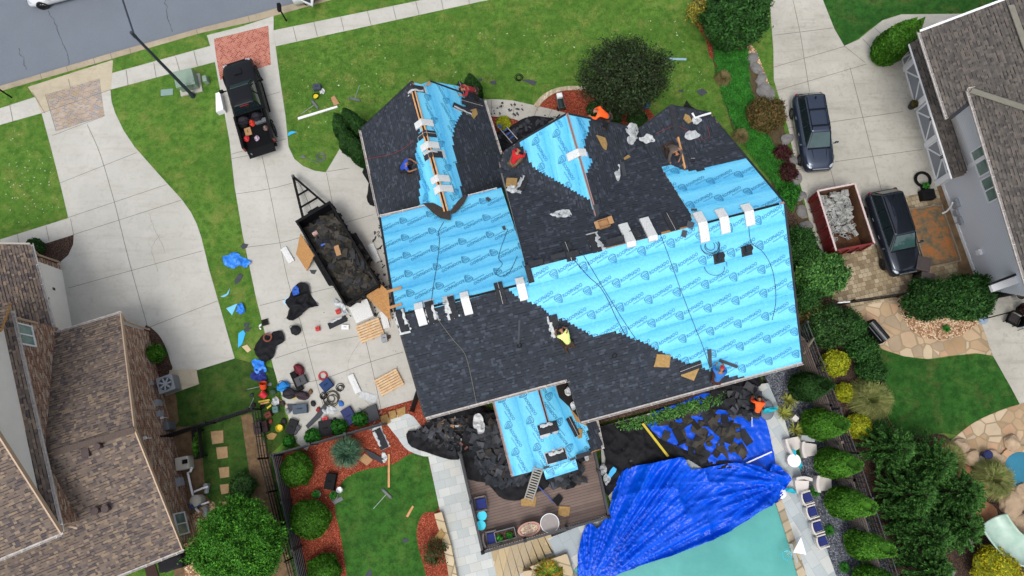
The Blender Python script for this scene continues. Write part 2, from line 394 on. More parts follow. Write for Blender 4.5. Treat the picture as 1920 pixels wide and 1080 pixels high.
sheet('old_brick_paving',[(87,177),(186,147),(196,217),(106,246)],0.024,PAVO,z0=0.0)
sheet('front_walk',[(890,187),(930,186),(960,188),(1000,197),(1035,205),(1100,222),(1045,240),(1000,235),(960,222),(905,216)],0.012,CONC2)
# neighbour drive (right)
sheet('driveway',[(1435,-120),(1443,0),(1450,90),(1451,150),(1460,180),(1478,240),(1492,310),(1512,390),(1525,445),(1547,482),(1640,462),(1690,370),(1760,356),(1800,330),(1740,60),(1700,60),(1660,130),(1625,118),(1583,86),(1565,55),(1543,0),(1525,-120)],0.014,CONC2)
sheet('garden_walk',[(1583,86),(1610,74),(1632,56),(1655,38),(1690,27),(1790,26),(1860,24),(1880,60),(1700,60),(1660,130),(1625,118)],0.010,CONC2)
sheet('lawn',[(1540,-120),(1543,0),(1565,55),(1583,86),(1608,73),(1630,55),(1655,37),(1690,26),(1790,25),(2100,20),(2100,-120)],0.006,GRASS2)
sheet('paver_patio',[(1547,482),(1640,460),(1690,370),(1760,355),(1780,400),(1800,520),(1710,560),(1592,575),(1562,560)],0.02,PAVT)
sheet('clay_pit',[(1703,392),(1765,385),(1801,489),(1736,502)],0.03,CLAY)
sheet('soil',[(1757,350),(1775,345),(1840,525),(1870,560),(1800,545),(1796,480),(1770,395)],0.034,DIRT)
sheet('flagstone_path',[(1590,577),(1682,562),(1690,590),(1705,617),(1730,633),(1762,638),(1800,630),(1842,603),(1862,667),(1830,662),(1790,666),(1740,673),(1695,668),(1655,655),(1630,630),(1605,600)],0.024,FLAG)
sheet('gravel_bed',[(1680,555),(1690,590),(1705,617),(1730,633),(1762,638),(1800,630),(1842,603),(1850,560),(1800,540)],0.028,GRAVT)
sheet('patio',[(1838,600),(1865,560),(1895,545),(2100,500),(2100,900),(1960,850),(1912,757),(1895,725),(1862,667)],0.030,CONC2)
sheet('planting_bed',smoothpoly([(1470,390),(1520,440),(1560,480),(1590,575),(1640,640),(1655,720),(1670,795),(1770,815),(1820,850),(2000,900),(2000,1200),(1690,1200),(1640,1000),(1560,800),(1500,640),(1470,500)],3),0.008,MULCHB)
sheet('lawn',smoothpoly([(1652,654),(1700,668),(1745,674),(1800,666),(1862,668),(1885,710),(1912,758),(1870,772),(1830,790),(1800,815),(1770,812),(1710,815),(1670,790),(1655,720)],4),0.013,GRASS2)
sheet('flagstone_patio',smoothpoly([(1912,758),(1960,760),(2000,900),(1960,1000),(1900,930),(1850,880),(1800,870),(1780,835),(1800,812),(1840,785)],4),0.032,FLAG)
# groundcover strip and beds right of the house
sheet('planting_bed',[(1298,20),(1330,70),(1336,110),(1345,150),(1362,200),(1372,240),(1440,330),(1500,470),(1560,480),(1525,440),(1490,330),(1470,240),(1440,160),(1415,110),(1400,60),(1400,-60),(1300,-60)],0.005,mat('leaf_litter','5b4c33',0.95,0.4,6,bump=0.7,bscale=25,col2='3c3423'))
sheet('mulch_edge',[(1298,35),(1312,38),(1333,75),(1337,110),(1331,108),(1324,75)],0.02,MULCH)
sheet('soil',[(1397,70),(1418,95),(1440,150),(1448,175),(1440,190),(1418,130),(1400,100)],0.012,GRAVT)
# front bed
sheet('front_bed',smoothpoly([(1003,200),(1018,183),(1040,170),(1070,163),(1120,165),(1200,190),(1230,240),(1150,300),(1000,300),(1060,230),(1035,207)],3),0.009,MULCH)
sheet('front_bed',[(918,217),(985,226),(1030,260),(930,300)],0.008,MULCH)
a=curve([(1001,197),(1012,183),(1030,170),(1052,163),(1080,161),(1110,163),(1135,172)],4);b=curve([(1009,201),(1019,189),(1035,177),(1055,170),(1080,168),(1108,170),(1130,178)],4)
bm=bmesh.new();a3=[P(*q,0.1) for q in a];b3=[P(*q,0.1) for q in b];prism(bm,a3+b3[::-1],-0.05,0.1)
tag(obj('brick_edging',bm,m_cells('cream_brick',['b3a48c','c4b69d','a89880'],0.12,0.3,0.3,0.05,'8f8470')),kind='structure')
# back garden left
sheet('mulch_bed',[(510,852),(705,795),(722,788),(745,818),(768,846),(806,856),(860,1080),(860,1200),(600,1200),(572,1080),(535,950)],0.009,MULCH)
sheet('mulch_bed',[(560,835),(600,800),(700,771),(790,742),(830,790),(800,812),(766,775),(725,786),(705,797)],0.011,MULCH)
sheet('lawn',smoothpoly([(643,902),(680,882),(735,871),(768,852),(800,850),(807,880),(822,952),(795,962),(783,985),(783,1020),(800,1095),(790,1200),(660,1200),(650,1080),(638,1000),(628,950)],4),0.016,m_grass('garden_grass','386529','45772f','2d5321',0.3,'838a48'))
sheet('patio',[(803,856),(815,790),(980,790),(1130,1120),(1110,1200),(950,1200),(853,1090)],0.02,STONE)
sheet('garden_walk',smoothpoly([(724,787),(766,776),(790,800),(812,830),(806,856),(766,845),(745,820)],3),0.026,STONE)
SANDST=m_cells('sandstone_block',['b7a686','c4b496','ab9a7c','bba98c'],0.5,2.0,-1.3,0.03,'8c7d63',tone=0.1)
# garden wall: capped low wall
bm=bmesh.new();prism(bm,[P(x,y,0.35) for x,y in [(814,964),(828,960),(845,1020),(858,1085),(862,1110),(846,1110),(838,1060),(826,1005)]],0,0.35);gw=obj('garden_wall',bm,SANDST);tag(gw,'low sandstone capped wall edging the red mulch bed','wall')
# neighbour side yard
sheet('lawn',[(322,730),(370,694),(440,672),(513,690),(545,815),(510,850),(575,1100),(480,1100),(360,900),(318,790)],0.004,GRASS3)
sheet('soil',[(470,775),(505,850),(520,960),(555,1100),(500,1100),(478,960),(452,780)],0.010,DIRT)
sheet('mulch_bed',[(68,462),(138,440),(137,458),(128,478),(112,492),(90,500),(70,480)],0.024,MULCHB)
sheet('mulch_bed',smoothpoly([(270,615),(290,620),(308,645),(320,680),(322,694),(300,725),(285,700)],3),0.026,MULCHB)
sheet('gravel_bed',[(300,720),(330,740),(335,790),(310,820),(360,900),(400,945),(395,1000),(350,1100),(330,1100),(280,760)],0.012,DIRT)
sheet('gravel_bed',smoothpoly([(366,960),(400,940),(400,980),(380,1020),(372,1100),(350,1100),(345,1000)],3),0.018,GRAVT)
sheet('soil',[(320,800),(375,800),(385,920),(340,940)],0.015,DIRT)
sheet('concrete_pad',[(318,694),(368,692),(373,720),(310,742)],0.06,CONCW,z0=0)

# joints in the concrete
jl=[[(163,233),(188,290),(214,378),(223,414),(246,505),(277,614)],[(78,212),(207,168)],[(98,254),(196,217)],[(112,343),(256,286)],[(127,408),(312,346)],[(137,440),(340,375)],[(128,540),(380,470)],[(278,614),(408,564)],[(132,410),(138,441)],[(86,423),(92,452)],[(32,439),(36,459)],[(84,212),(60,172)],[(105,246),(85,177)],
      [(490,287),(505,355),(526,462),(542,535),(565,610),(590,705),(612,780)],[(430,298),(490,287)],[(432,365),(505,354),(548,343)],[(450,465),(525,455),(570,443)],[(487,573),(545,558),(640,535)],[(515,672),(600,645),(672,630)],[(535,720),(600,712),(690,680),(756,660)],[(525,172),(450,195)],[(537,260),(430,290)],[(612,322),(655,315)],[(612,324),(624,385)],[(645,418),(700,402)],[(686,640),(700,700),(715,770)],[(556,845),(700,771)],
      [(128,148),(132,165)],[(236,131),(240,160)],[(288,117),(293,147)],[(329,106),(337,134)],[(363,95),(370,123)],[(18,197),(24,228)],[(549,49),(556,77)],[(588,40),(595,68)],[(638,29),(645,58)],[(688,18),(696,47)],[(736,9),(743,37)],[(779,1),(786,28)],[(826,-9),(831,18)],[(877,-18),(880,8)],
      [(1487,0),(1500,60),(1508,110),(1518,172)],[(1451,66),(1562,52)],[(1450,126),(1583,87)],[(1455,170),(1625,120)],[(1583,86),(1622,117)],[(1594,127),(1618,220),(1655,365)],[(1556,229),(1693,209)],[(1473,241),(1490,238)],[(1566,303),(1730,280)],[(1495,314),(1520,310),(1556,312)],[(1556,312),(1566,350)],[(1615,375),(1655,366)],[(1617,72),(1636,92)],[(1640,52),(1652,63)],[(1515,393),(1532,390)],
      [(1853,644),(1920,632)],[(1890,716),(1925,706)],[(921,188),(922,215)],[(965,190),(962,222)],[(1008,200),(1000,222)],[(1035,205),(1018,240)]]
bm=bmesh.new()
for ln in jl:
    q=[P(x,y,0.035)+0 for x,y in curve(ln,4)] if len(ln)>2 else [P(x,y,0.035) for x,y in ln]
    for a,b in zip(q[:-1],q[1:]):
        d=b-a;L=np.linalg.norm(d)
        if L<1e-3:continue
        p=np.array([-d[1],d[0],0])/L*0.013
        f=[bm.verts.new((c[0],c[1],0.0262)) for c in (a-p,b-p,b+p,a+p)];bm.faces.new(f)
tag(obj('expansion_joints',bm,mat('joint_filler','6f6c62',0.95,0.3)),kind='structure')
# kerb joints and asphalt crack lines
bm=bmesh.new()
for (x,y) in [(77,145),(126,131),(177,117),(209,108),(245,99),(370,63),(467,38)]:
    a,b=P(x-2,y-8,0.022),P(x+2,y+6,0.022);d=b-a;p=np.array([-d[1],d[0],0])/np.linalg.norm(d)*0.015
    bm.faces.new([bm.verts.new((c[0],c[1],0.0245)) for c in (a-p,b-p,b+p,a+p)])
tag(obj('kerb_joints',bm,mat('joint_filler','6f6c62')),kind='structure')
def crack(pts,wd,z,m,amp=0.12):
    bm=bmesh.new();q=curve([P(x,y,z) for x,y in pts],14);pr=None
    for i,c in enumerate(q):
        d=(q[min(i+1,len(q)-1)]-q[max(i-1,0)]);d/=max(np.linalg.norm(d),1e-6);p=np.array([-d[1],d[0],0])
        c=c+p*nz(i*0.35,wd*99,1.0,3)*amp;ww=wd*(0.5+rng.random())
        r=(bm.verts.new(tuple(c-p*ww)),bm.verts.new(tuple(c+p*ww)))
        if pr:bm.faces.new((pr[0],pr[1],r[1],r[0]))
        pr=r
    return obj('crack',bm,m)
cm=mat('crack_dark','474c53',0.95,0.2)
for pts in ([(310,-10),(313,25),(322,60)],[(130,150),(128,110),(110,60),(90,20)],[(50,130),(35,90)]):
    tag(crack(pts,0.018,-0.115,cm),kind='structure').name='road_crack'
cm2=mat('crack_pale','8a877d',0.95,0.2)
for pts in ([(279,398),(290,430),(300,450),(310,475)],[(300,440),(285,465),(290,490),(296,510)],[(702,768),(656,720),(652,690),(662,660),(680,635)]):
    tag(crack(pts,0.008,0.027,cm2,0.05),kind='structure').name='slab_crack'

# ---------------------------------------------------------------- pool terrace: raised 0.45 m with a real basin
TZ=0.45
POOLW=[(1068,1250),(1062,1095),(1075,1070),(1150,1000),(1300,900),(1400,880),(1455,944),(1485,1040),(1530,1200)]
sheet('pool_deck',[(1440,718),(1413,722),(1125,800),(1130,905),(1160,975),(1300,898),(1400,882),(1464,930),(1497,1030),(1560,1230),(1640,1230),(1568,1080),(1520,945),(1490,850),(1472,790)],TZ,SLATE,z0=-0.1)
sheet('pool_coping',[(1464,930),(1455,944),(1470,990),(1485,1040),(1530,1200),(1560,1230),(1497,1030)],TZ+0.006,m_cells('coping_stone',['a89a82','b5a78e','9a8d78','b9ae99'],0.5,3,1.05,0.03,'857a66',tone=0.1),z0=-0.1)
bm=bmesh.new();prism(bm,[P(x,y,-1.2) for x,y in [(1000,830),(1460,830),(1540,1300),(1000,1300)]],-1.25,-1.2)
wk=NT('pool_water');v=wk.coord();wk.bump(wk.noise(v,2.2,4,0.5),0.25,0.05)
c_=wk.mix(wk.ramp(wk.noise(v,0.45,6,.6),[(.35,(0,0,0)),(.65,(1,1,1))]),'4a9791','57a59e');c_=wk.mix(wk.ramp(wk.noise(v,7,4,.7),[(.62,(0,0,0)),(.85,(.25,)*3)]),c_,'76b8b0')
WATER=wk.fin(c_,0.12,spec=0.5)
bm.free()
sheet('pool_water',POOLW,TZ-0.09,WATER,z0=-0.15)
sheet('pool_step_bench',[(1062,1095),(1075,1070),(1090,1085),(1088,1150),(1070,1180)],TZ-0.05,mat('submerged_stone','7d8c84',0.4,0.2,2),z0=-0.1)
sheet('stone_terrace',[(1027,1010),(1140,965),(1110,1030),(1075,1070),(1062,1095),(1050,1060),(1040,1038)],TZ-0.004,SLATE,z0=-0.1)
# stone steps beside the deck: risers climbing from the patio to the terrace
st_m=m_cells('step_stone',['b5a382','a89777','c0af90','a99a80'],3.0,0.55,-1.3,0.03,'8c7d63',0.3,tone=0.1,bump=0.15)
for i in range(9):
    x0=918+i*12.2;x1=x0+12.2
    yt0,yt1=1037-(x0-918)*0.262,1037-(x1-918)*0.262
    z=0.03+(i+1)*0.046
    sheet('stone_step',[(x0,yt0-14),(x1,yt1-14),(x1+19,1100-i*9),(x0+19,1103-i*9)],z,st_m,z0=-0.05)
bm=bmesh.new()
for q in ([(993,1063),(1063,1038),(1075,1075),(1082,1140),(1060,1140),(1055,1062),(1010,1077)],[(980,1072),(1010,1066),(1015,1100),(985,1100)]):
    prism(bm,[P(x,y,0.8) for x,y in q],0,0.8)
tag(obj('planter_wall',bm,SANDST),'raised sandstone planter wall with a broad coping at the foot of the steps','planter')
sheet('planter_soil',[(990,1070),(1058,1055),(1064,1140),(1000,1140)],0.62,MULCHB,z0=0)
sheet('gravel_bed',smoothpoly([(1440,700),(1500,690),(1530,740),(1580,860),(1630,980),(1680,1110),(1700,1230),(1640,1230),(1568,1080),(1520,945),(1490,850),(1472,790),(1440,718)],3),TZ-0.01,GRAV,z0=-0.1)
sheet('gravel_bed',[(1400,715),(1440,700),(1500,690),(1470,640),(1380,660)],TZ-0.02,GRAV,z0=-0.1)
sheet('planting_bed',[(1100,800),(1430,715),(1400,660),(1080,760)],TZ-0.03,MULCHB,z0=-0.1)
# ================================================================ THE HOUSE UNDER RE-ROOFING
DK=['31353c','33373e','2f333a','363b43','32363d','3b4049','30343b','343942','32363d','424852']
SH_DARK=m_shingle('charcoal_shingle',DK,0.15,0.145,'1d2025',0.25,0.07,0.5,0.10)
SH_FLAT=mat('shingle_sheet','2d3036',0.93,0.35,5,bump=0.5,bscale=60,col2='1b1d21')
BLUE_U=NT('blue_underlayment');v=BLUE_U.coord(0,'UV');sp=BLUE_U.n('SeparateXYZ');BLUE_U.l(v,sp.inputs[0])
_b=BLUE_U.math('FRACT',BLUE_U.math('DIVIDE',sp.outputs[1],1.22))
_b=BLUE_U.math('ADD',_b,BLUE_U.math('MULTIPLY',BLUE_U.math('SUBTRACT',BLUE_U.noise(BLUE_U.coord(0,'UV',(.35,2.2,1)),0.9,5,0.6),0.5),0.9))
_c=BLUE_U.ramp(_b,[(0.0,'48aadc'),(0.015,'3490c8'),(0.03,'56b8e4'),(0.30,'72cbec'),(0.62,'68c3e9'),(1.0,'50b0e0')])  # dark lap edge, then wrinkle sheen painted into the colour as bands
_c=BLUE_U.mix(BLUE_U.ramp(BLUE_U.noise(v,7,5,0.6),[(0.5,(0,0,0)),(0.8,(0.35,)*3)]),_c,'8fdff4')
_w=BLUE_U.n('Mapping');BLUE_U.l(v,_w.inputs[0]);_w.inputs['Scale'].default_value=(0.5,3.0,1)
BLUE_U.bump(BLUE_U.noise(_w.outputs[0],3.0,4,0.6),0.35,0.04)
BLUE_U=BLUE_U.fin(_c,0.42,spec=0.4)
INK=mat('blue_print','2e80ad',0.5,0.1,2)
OSB=mat('osb_board','b98d58',0.85,0.25,14,bump=0.3,bscale=50,col2='93683c')
PINE=mat('fresh_pine','c99a68',0.8,0.2,5,col2='b07f4e')
PINEL=mat('pale_pallet_pine','d9bd98',0.8,0.2,5,col2='bd9a70')
SLOT=mat('attic_dark','0a0808',0.9,0.1)
WHT=mat('white_aluminium','c9c6c2',0.5,0.15,6,col2='a39b96')
NAVY=mat('dark_drip_edge','15181f',0.5,0.1)
BRICKB=m_cells('house_brick',['7d4f40','8f6150','6b4438','9c7764'],0.2,0.075,0,0.12,'9f9385',0.5,spread=0,swap='sz')
FASC=mat('painted_trim','b8b2a6',0.6,0.1)

# printed mark on the underlayment: hollow whirlwind plus word, one stamp in metres
def text_mesh(s,size,shear=0.0,off=0.0,font_ext=0.0):
    cu=bpy.data.curves.new('t','FONT');cu.body=s;cu.size=size;cu.shear=shear;cu.offset=off;cu.resolution_u=2
    o=bpy.data.objects.new('t',cu);COL.objects.link(o);dg=bpy.context.evaluated_depsgraph_get()
    me=o.evaluated_get(dg).to_mesh();V=np.array([v.co[:] for v in me.vertices]);Fc=[tuple(p.vertices) for p in me.polygons]
    o.evaluated_get(dg).to_mesh_clear();bpy.data.objects.remove(o);bpy.data.curves.remove(cu);return V,Fc
def stamp():
    V1,F1=text_mesh('ROOFNADO',0.205,0.15,0.006);V2,F2=text_mesh('AnchorDeck',0.10,0.1,0.002)
    V1=V1[:,:2]*[0.78,1];V2=V2[:,:2]
    V=[np.c_[V1[:,0]+0.24,V1[:,1]],np.c_[V2[:,0]+0.58,V2[:,1]-0.13]];Fs=list(F1);n=len(V1);Fs+=[tuple(i+n for i in f) for f in F2];n+=len(V2)
    def ring(pts,wd):
        nonlocal n
        p=np.array(pts);d=np.gradient(p,axis=0);d/=np.linalg.norm(d,axis=1)[:,None]+1e-9;q=np.c_[-d[:,1],d[:,0]]*wd
        V.append(np.r_[p-q,p+q]);m=len(p)
        for i in range(m-1):Fs.append((n+i,n+i+1,n+m+i+1,n+m+i))
        n+=2*m
    t=np.linspace(0,2*math.pi,15)
    for i,(cx,cy,rx) in enumerate([(0.06,0.17,0.15),(0.07,0.11,0.125),(0.08,0.04,0.095),(0.095,-0.03,0.06),(0.10,-0.09,0.03)]):
        ring([(cx+rx*math.cos(a),cy+rx*0.36*math.sin(a)) for a in t],0.011)
    ring([(-0.10,0.19),(-0.09,0.06),(-0.02,-0.06),(0.10,-0.15)],0.012);ring([(0.22,0.19),(0.20,0.05),(0.16,-0.06),(0.10,-0.15)],0.012)
    ring([(-0.10,0.19),(0.0,0.27),(0.14,0.27),(0.22,0.19)],0.012)
    return np.vstack(V),Fs
ST_V,ST_F=stamp()

class Facet:
    """one roof slope: plane, pixel outline, eave direction; makes deck, underlayment, print and shingle courses"""
    def __init__(s,house,pl,px,ea,eb,th=0.14,flip=False):
        s.pl=pl;s.px=px;s.house=house
        A,B=pl.at(*ea),pl.at(*eb);s.u=(B-A)/np.linalg.norm(B-A);s.n=pl.n;s.v=np.cross(s.n,s.u)
        if s.v[2]<0:s.u=-s.u;s.v=-s.v
        s.A=A;s.flip=flip
        s.pts=[pl.at(x,y) for x,y in px]
        bm=bmesh.new();slab3(bm,s.pts,pl.n,th);s.o=obj('roof_slope',bm,OSB,house,world=True)
    def uv(s,p):d=np.array(p)-s.A;return np.array([d.dot(s.u),d.dot(s.v)])
    def w(s,u,v,h=0.0):return s.A+s.u*u+s.v*v+s.n*h
    def at(s,x,y,h=0.0):return s.pl.at(x,y,h)
    def sheet(s,px,name,m,h=0.006,drape=True):
        q=[s.uv(s.pl.at(x,y)) for x,y in px];xs=[a[0] for a in q];ys=[a[1] for a in q]
        gx,gy=np.meshgrid(np.arange(min(xs),max(xs),.25),np.arange(min(ys),max(ys),.25));k=inpoly(gx,gy,q)
        vs=[]
        for i in range(len(q)):
            a,b=q[i],q[(i+1) % len(q)];c=max(1,int(np.linalg.norm(b-a)/.25));vs+=[tuple(a+(b-a)*j/c) for j in range(c)]
        nb=len(vs);vs+=list(zip(gx[k],gy[k]))
        v2,_,f2,_,_,_=delaunay_2d_cdt([Vector(t) for t in vs],[(i,(i+1) % nb) for i in range(nb)],[],1,1e-4)
        V=[s.w(t.x,t.y,h+(0.003*nz(t.x,t.y*3,1.5,5) if drape else 0)) for t in v2]
        o=obj(name,(V,f2),m,s.o,world=True,smooth=True);lay=o.data.uv_layers.new()
        uvs=np.array([[v2[l.vertex_index].x,v2[l.vertex_index].y] for l in o.data.loops]);lay.data.foreach_set('uv',uvs.ravel());s.last=o;return o
    def print_(s,px,du=1.36,dv=1.18,rot=0.33,sc=1.12,ou=0.0,ov=0.0,m=None):
        q=np.array([s.uv(s.pl.at(x,y)) for x,y in px]);lo,hi=q.min(0)-1.5,q.max(0)+1.5
        c,sn=math.cos(rot),math.sin(rot);B=ST_V*sc@np.array([[c,sn],[-sn,c]])
        if s.flip:B=-B
        VV,FF=[],[];nn=0
        fa=[np.array(f) for f in ST_F];cen=np.array([B[f].mean(0) for f in fa])
        for j in range(int(lo[1]/dv)-1,int(hi[1]/dv)+2):
            for i in range(int(lo[0]/du)-1,int(hi[0]/du)+2):
                o=np.array([i*du+ou+0.05*j,j*dv+ov]);k=inpoly(cen[:,0]+o[0],cen[:,1]+o[1],q)
                if not k.any():continue
                W=B+o;VV.append(W);FF+=[tuple(fa[t]+nn) for t in np.nonzero(k)[0]];nn+=len(W)
        # fine print rows and nail caps
        for j in range(int(lo[1]/(dv/2))-1,int(hi[1]/(dv/2))+2):
            y=j*dv/2+ov-0.30
            for x in np.arange(lo[0],hi[0],0.13):
                if rng.random()<(0.5 if j % 2 else 0.25):continue
                L=0.05 if j % 2==0 else 0.075;t=0.009
                if inpoly(x,y,q):
                    yy=y+rng.uniform(-.01,.01);VV.append(np.array([[x,yy],[x+L,yy],[x+L,yy+t],[x,yy+t]]));FF.append((nn,nn+1,nn+2,nn+3));nn+=4
        for x in np.arange(lo[0],hi[0],0.31):
            for y in np.arange(lo[1],hi[1],0.30):
                X,Y=x+rng.uniform(-.06,.06),y+rng.uniform(-.04,.04)
                if inpoly(X,Y,q):r=0.013;VV.append(np.array([[X-r,Y],[X,Y-r],[X+r,Y],[X,Y+r]]));FF.append((nn,nn+1,nn+2,nn+3));nn+=4
        if not VV:return
        W=np.vstack(VV);me=s.last.data;bm=bmesh.new();bm.from_mesh(me);vs=[bm.verts.new(tuple(s.w(a[0],a[1],0.0125))) for a in W]
        for f in FF:
            try:bm.faces.new([vs[i] for i in f]).material_index=1
            except ValueError:pass
        bm.to_mesh(me);bm.free();me.materials.append(m or INK)
    def shingles(s,px,m=None,h=0.145,lift=0.014,step=True,name='shingles'):
        q=[s.uv(s.pl.at(x,y)) for x,y in px];ys=[a[1] for a in q]
        V,Fc,UV=[],[],[]
        def iv(y):
            xs=[]
            for i in range(len(q)):
                (x1,y1),(x2,y2)=q[i],q[i-1]
                if (y1>y)!=(y2>y):xs.append(x1+(x2-x1)*(y-y1)/(y2-y1))
            xs.sort();return list(zip(xs[::2],xs[1::2]))
        k0,k1=int(min(ys)/h)-1,int(max(ys)/h)+1
        for k in range(k0,k1+1):
            y0=max(k*h,min(ys));y1=min((k+1)*h,max(ys))
            if y1-y0<0.02:continue
            for a,b in iv((y0+y1)/2):
                if step:a+=rng.uniform(-.03,.03);b+=rng.uniform(-.03,.03)
                if b-a<0.05:continue
                i=len(V);f0,f1=lift+0.016,lift
                V+=[s.w(a,y0,0.0),s.w(b,y0,0.0),s.w(a,y0,f0),s.w(b,y0,f0),s.w(a,y1,f1),s.w(b,y1,f1),s.w(a,y1,0),s.w(b,y1,0)]
                Fc+=[(i,i+1,i+3,i+2),(i+2,i+3,i+5,i+4),(i,i+2,i+4,i+6),(i+1,i+7,i+5,i+3)]
                UV+=[(a,y0),(b,y0),(b,y0),(a,y0),(a,y0+.001),(b,y0+.001),(b,y1-.001),(a,y1-.001)]+[(a,y0)]*4+[(b,y0)]*4
        o=obj(name,(V,Fc),m or SH_DARK,s.o,world=True);lay=o.data.uv_layers.new();lay.data.foreach_set('uv',np.array(UV,float).ravel());return o

def walls(name,house,xy,hf,m,z0=-0.05,drop=0.18):
    bm=bmesh.new();n=len(xy)
    for i in range(n):
        a,b=np.array(xy[i][:2]),np.array(xy[(i+1) % n][:2]);k=10;pr=None
        for j in range(k+1):
            p=a+(b-a)*j/k;z=max(hf(p[0],p[1])-drop,z0+.1);c=(bm.verts.new((*p,z0)),bm.verts.new((*p,z)))
            if pr:bm.faces.new((pr[0],c[0],c[1],pr[1]))
            pr=c
    bmesh.ops.recalc_face_normals(bm,faces=bm.faces);return obj(name,bm,m,house,world=True)
def inset(pts,d):
    p=np.array([q[:2] for q in pts]);out=[];n=len(p)
    ar=sum(p[i][0]*p[(i+1) % n][1]-p[(i+1) % n][0]*p[i][1] for i in range(n));sg=1 if ar>0 else -1
    for i in range(n):
        e1=p[i]-p[i-1];e2=p[(i+1) % n]-p[i];e1=e1/np.linalg.norm(e1);e2=e2/np.linalg.norm(e2)
        n1=np.array([-e1[1],e1[0]])*sg;n2=np.array([-e2[1],e2[0]])*sg;b=n1+n2;b/=max(np.linalg.norm(b),.3);out.append(p[i]+b*d/max(b.dot(n1),.4))
    return out
def strip(name,parent,a,b,w_,th,m,n=(0,0,1),off=0.0):
    """flat trim board from a to b"""
    a=Vector(a);b=Vector(b);n=Vector(n).normalized();d=(b-a).normalized();q=n.cross(d).normalized()
    bm=bmesh.new();slab3(bm,[a+q*(w_/2)+n*off,a-q*(w_/2)+n*off,b-q*(w_/2)+n*off,b+q*(w_/2)+n*off],n,th);return obj(name,bm,m,parent,world=True)
def gutter(parent,a,b,out,m=WHT,hangers=8,w_=0.13):
    """open K-gutter along an eave with its hanger straps"""
    a=np.array(a);b=np.array(b);d=(b-a)/np.linalg.norm(b-a);o=np.cross(d,[0,0,1]);o/=np.linalg.norm(o)
    if o.dot(np.array(out))<0:o=-o
    bm=bmesh.new();z=np.array([0,0,1.0])
    prof=[(0.0,0.02),(0.0,-0.11),(0.09,-0.11),(w_,0.0),(w_+0.02,0.01),(w_+0.02,-0.01),(0.10,-0.125),(-0.012,-0.125),(-0.012,0.02)]
    A=[bm.verts.new(tuple(a+o*x+z*y)) for x,y in prof];B=[bm.verts.new(tuple(b+o*x+z*y)) for x,y in prof];m_=len(prof)
    for i in range(m_):bm.faces.new((A[i],A[(i+1) % m_],B[(i+1) % m_],B[i]))
    for t in np.linspace(0.03,0.97,hangers):
        p=a+(b-a)*t;pts=[p+d*0.025,p-d*0.025];c=p+o*(w_/2-0.03)+z*0.022
        vs=box(bm,(0,0,0),(0.035,w_+0.12,0.006),rot=None);R=Matrix([[d[0],o[0],0],[d[1],o[1],0],[0,0,1]]).to_4x4();bmesh.ops.transform(bm,matrix=Matrix.Translation(Vector(c)) @ R,verts=vs)
    bmesh.ops.recalc_face_normals(bm,faces=bm.faces);return obj('gutter',bm,m,parent,world=True)

E1Z=5.7
house=empty('house',tuple(P(1080,560,0)),0,'two storey house with half its roof in charcoal shingles and half in printed blue underlayment','house')
BK=slope(P(795,782,E1Z),P(1065,710,E1Z),-0.6,(880,600))
B1,B2=BK.at(990,505),BK.at(1470,380);A1,A2=BK.at(742,592),BK.at(990,530)
FB=slope(B1,B2,0.5,(1250,200));FA=slope(A1,A2,0.5,(820,300))
zw=FA.at(838,402)[2]+0.05;W1,W2_=P(770,153,zw),P(838,402,zw)
WL=slope(W1,W2_,0.85,(650,300));WR=slope(W1,W2_,0.85,(980,250))
zg=FB.at(1118,405)[2]+0.03;G1,G2=P(1063,213,zg),P(1118,405,zg)
GL=slope(G1,G2,0.62,(980,330));GR=slope(G1,G2,0.62,(1200,300))
zq=FB.at(1285,318)[2]+0.03;Q1,Q2=P(1258,198,zq),P(1285,318,zq)
QL=slope(Q1,Q2,0.55,(1180,290));QR=slope(Q1,Q2,0.45,(1380,260))
print('HOUSE z: ridgeA %.2f ridgeB %.2f wing ridge %.2f wing eaves L %.2f %.2f R %.2f %.2f G %.2f eaves %.2f %.2f Q %.2f FAeave %.2f FBeave %.2f %.2f' % (A1[2],B1[2],zw,WL.at(677,242)[2],WL.at(713,408)[2],WR.at(906,188)[2],WR.at(937,288)[2],zg,GL.at(972,266)[2],GR.at(1192,240)[2],zq,FA.at(712,408)[2],FB.at(1330,213)[2],FB.at(935,298)[2]))

fBK=Facet(house,BK,[(742,592),(990,530),(988,505),(1471,380),(1505,678),(1090,790),(1065,710),(797,782)],(797,782),(1065,710))
fFA=Facet(house,FA,[(742,592),(990,530),(998,528),(989,497),(939,320),(945,352),(712,408)][:3]+[(940,352),(712,408)],(712,408),(930,355))
fFB=Facet(house,FB,[(988,505),(1471,380),(1395,290),(1330,213),(1200,243),(935,298)],(1200,243),(1330,213),flip=True)
fWL=Facet(house,WL,[(677,242),(772,153),(840,408),(795,400),(713,412)],(677,242),(713,408))
fWR=Facet(house,WR,[(772,153),(790,158),(806,152),(868,163),(906,188),(937,288),(950,352),(870,372),(840,408)],(906,188),(937,288))
fGL=Facet(house,GL,[(1063,213),(1119,408),(1060,400),(985,352),(937,322),(944,284),(972,266)],(944,284),(952,325))
fGR=Facet(house,GR,[(1063,213),(1192,240),(1215,280),(1180,330),(1119,408)],(1192,240),(1215,322))
fQL=Facet(house,QL,[(1258,198),(1198,242),(1222,305),(1286,322)],(1198,242),(1222,305))
fQR=Facet(house,QR,[(1258,198),(1332,212),(1366,256),(1350,300),(1286,322)],(1332,212),(1360,300))

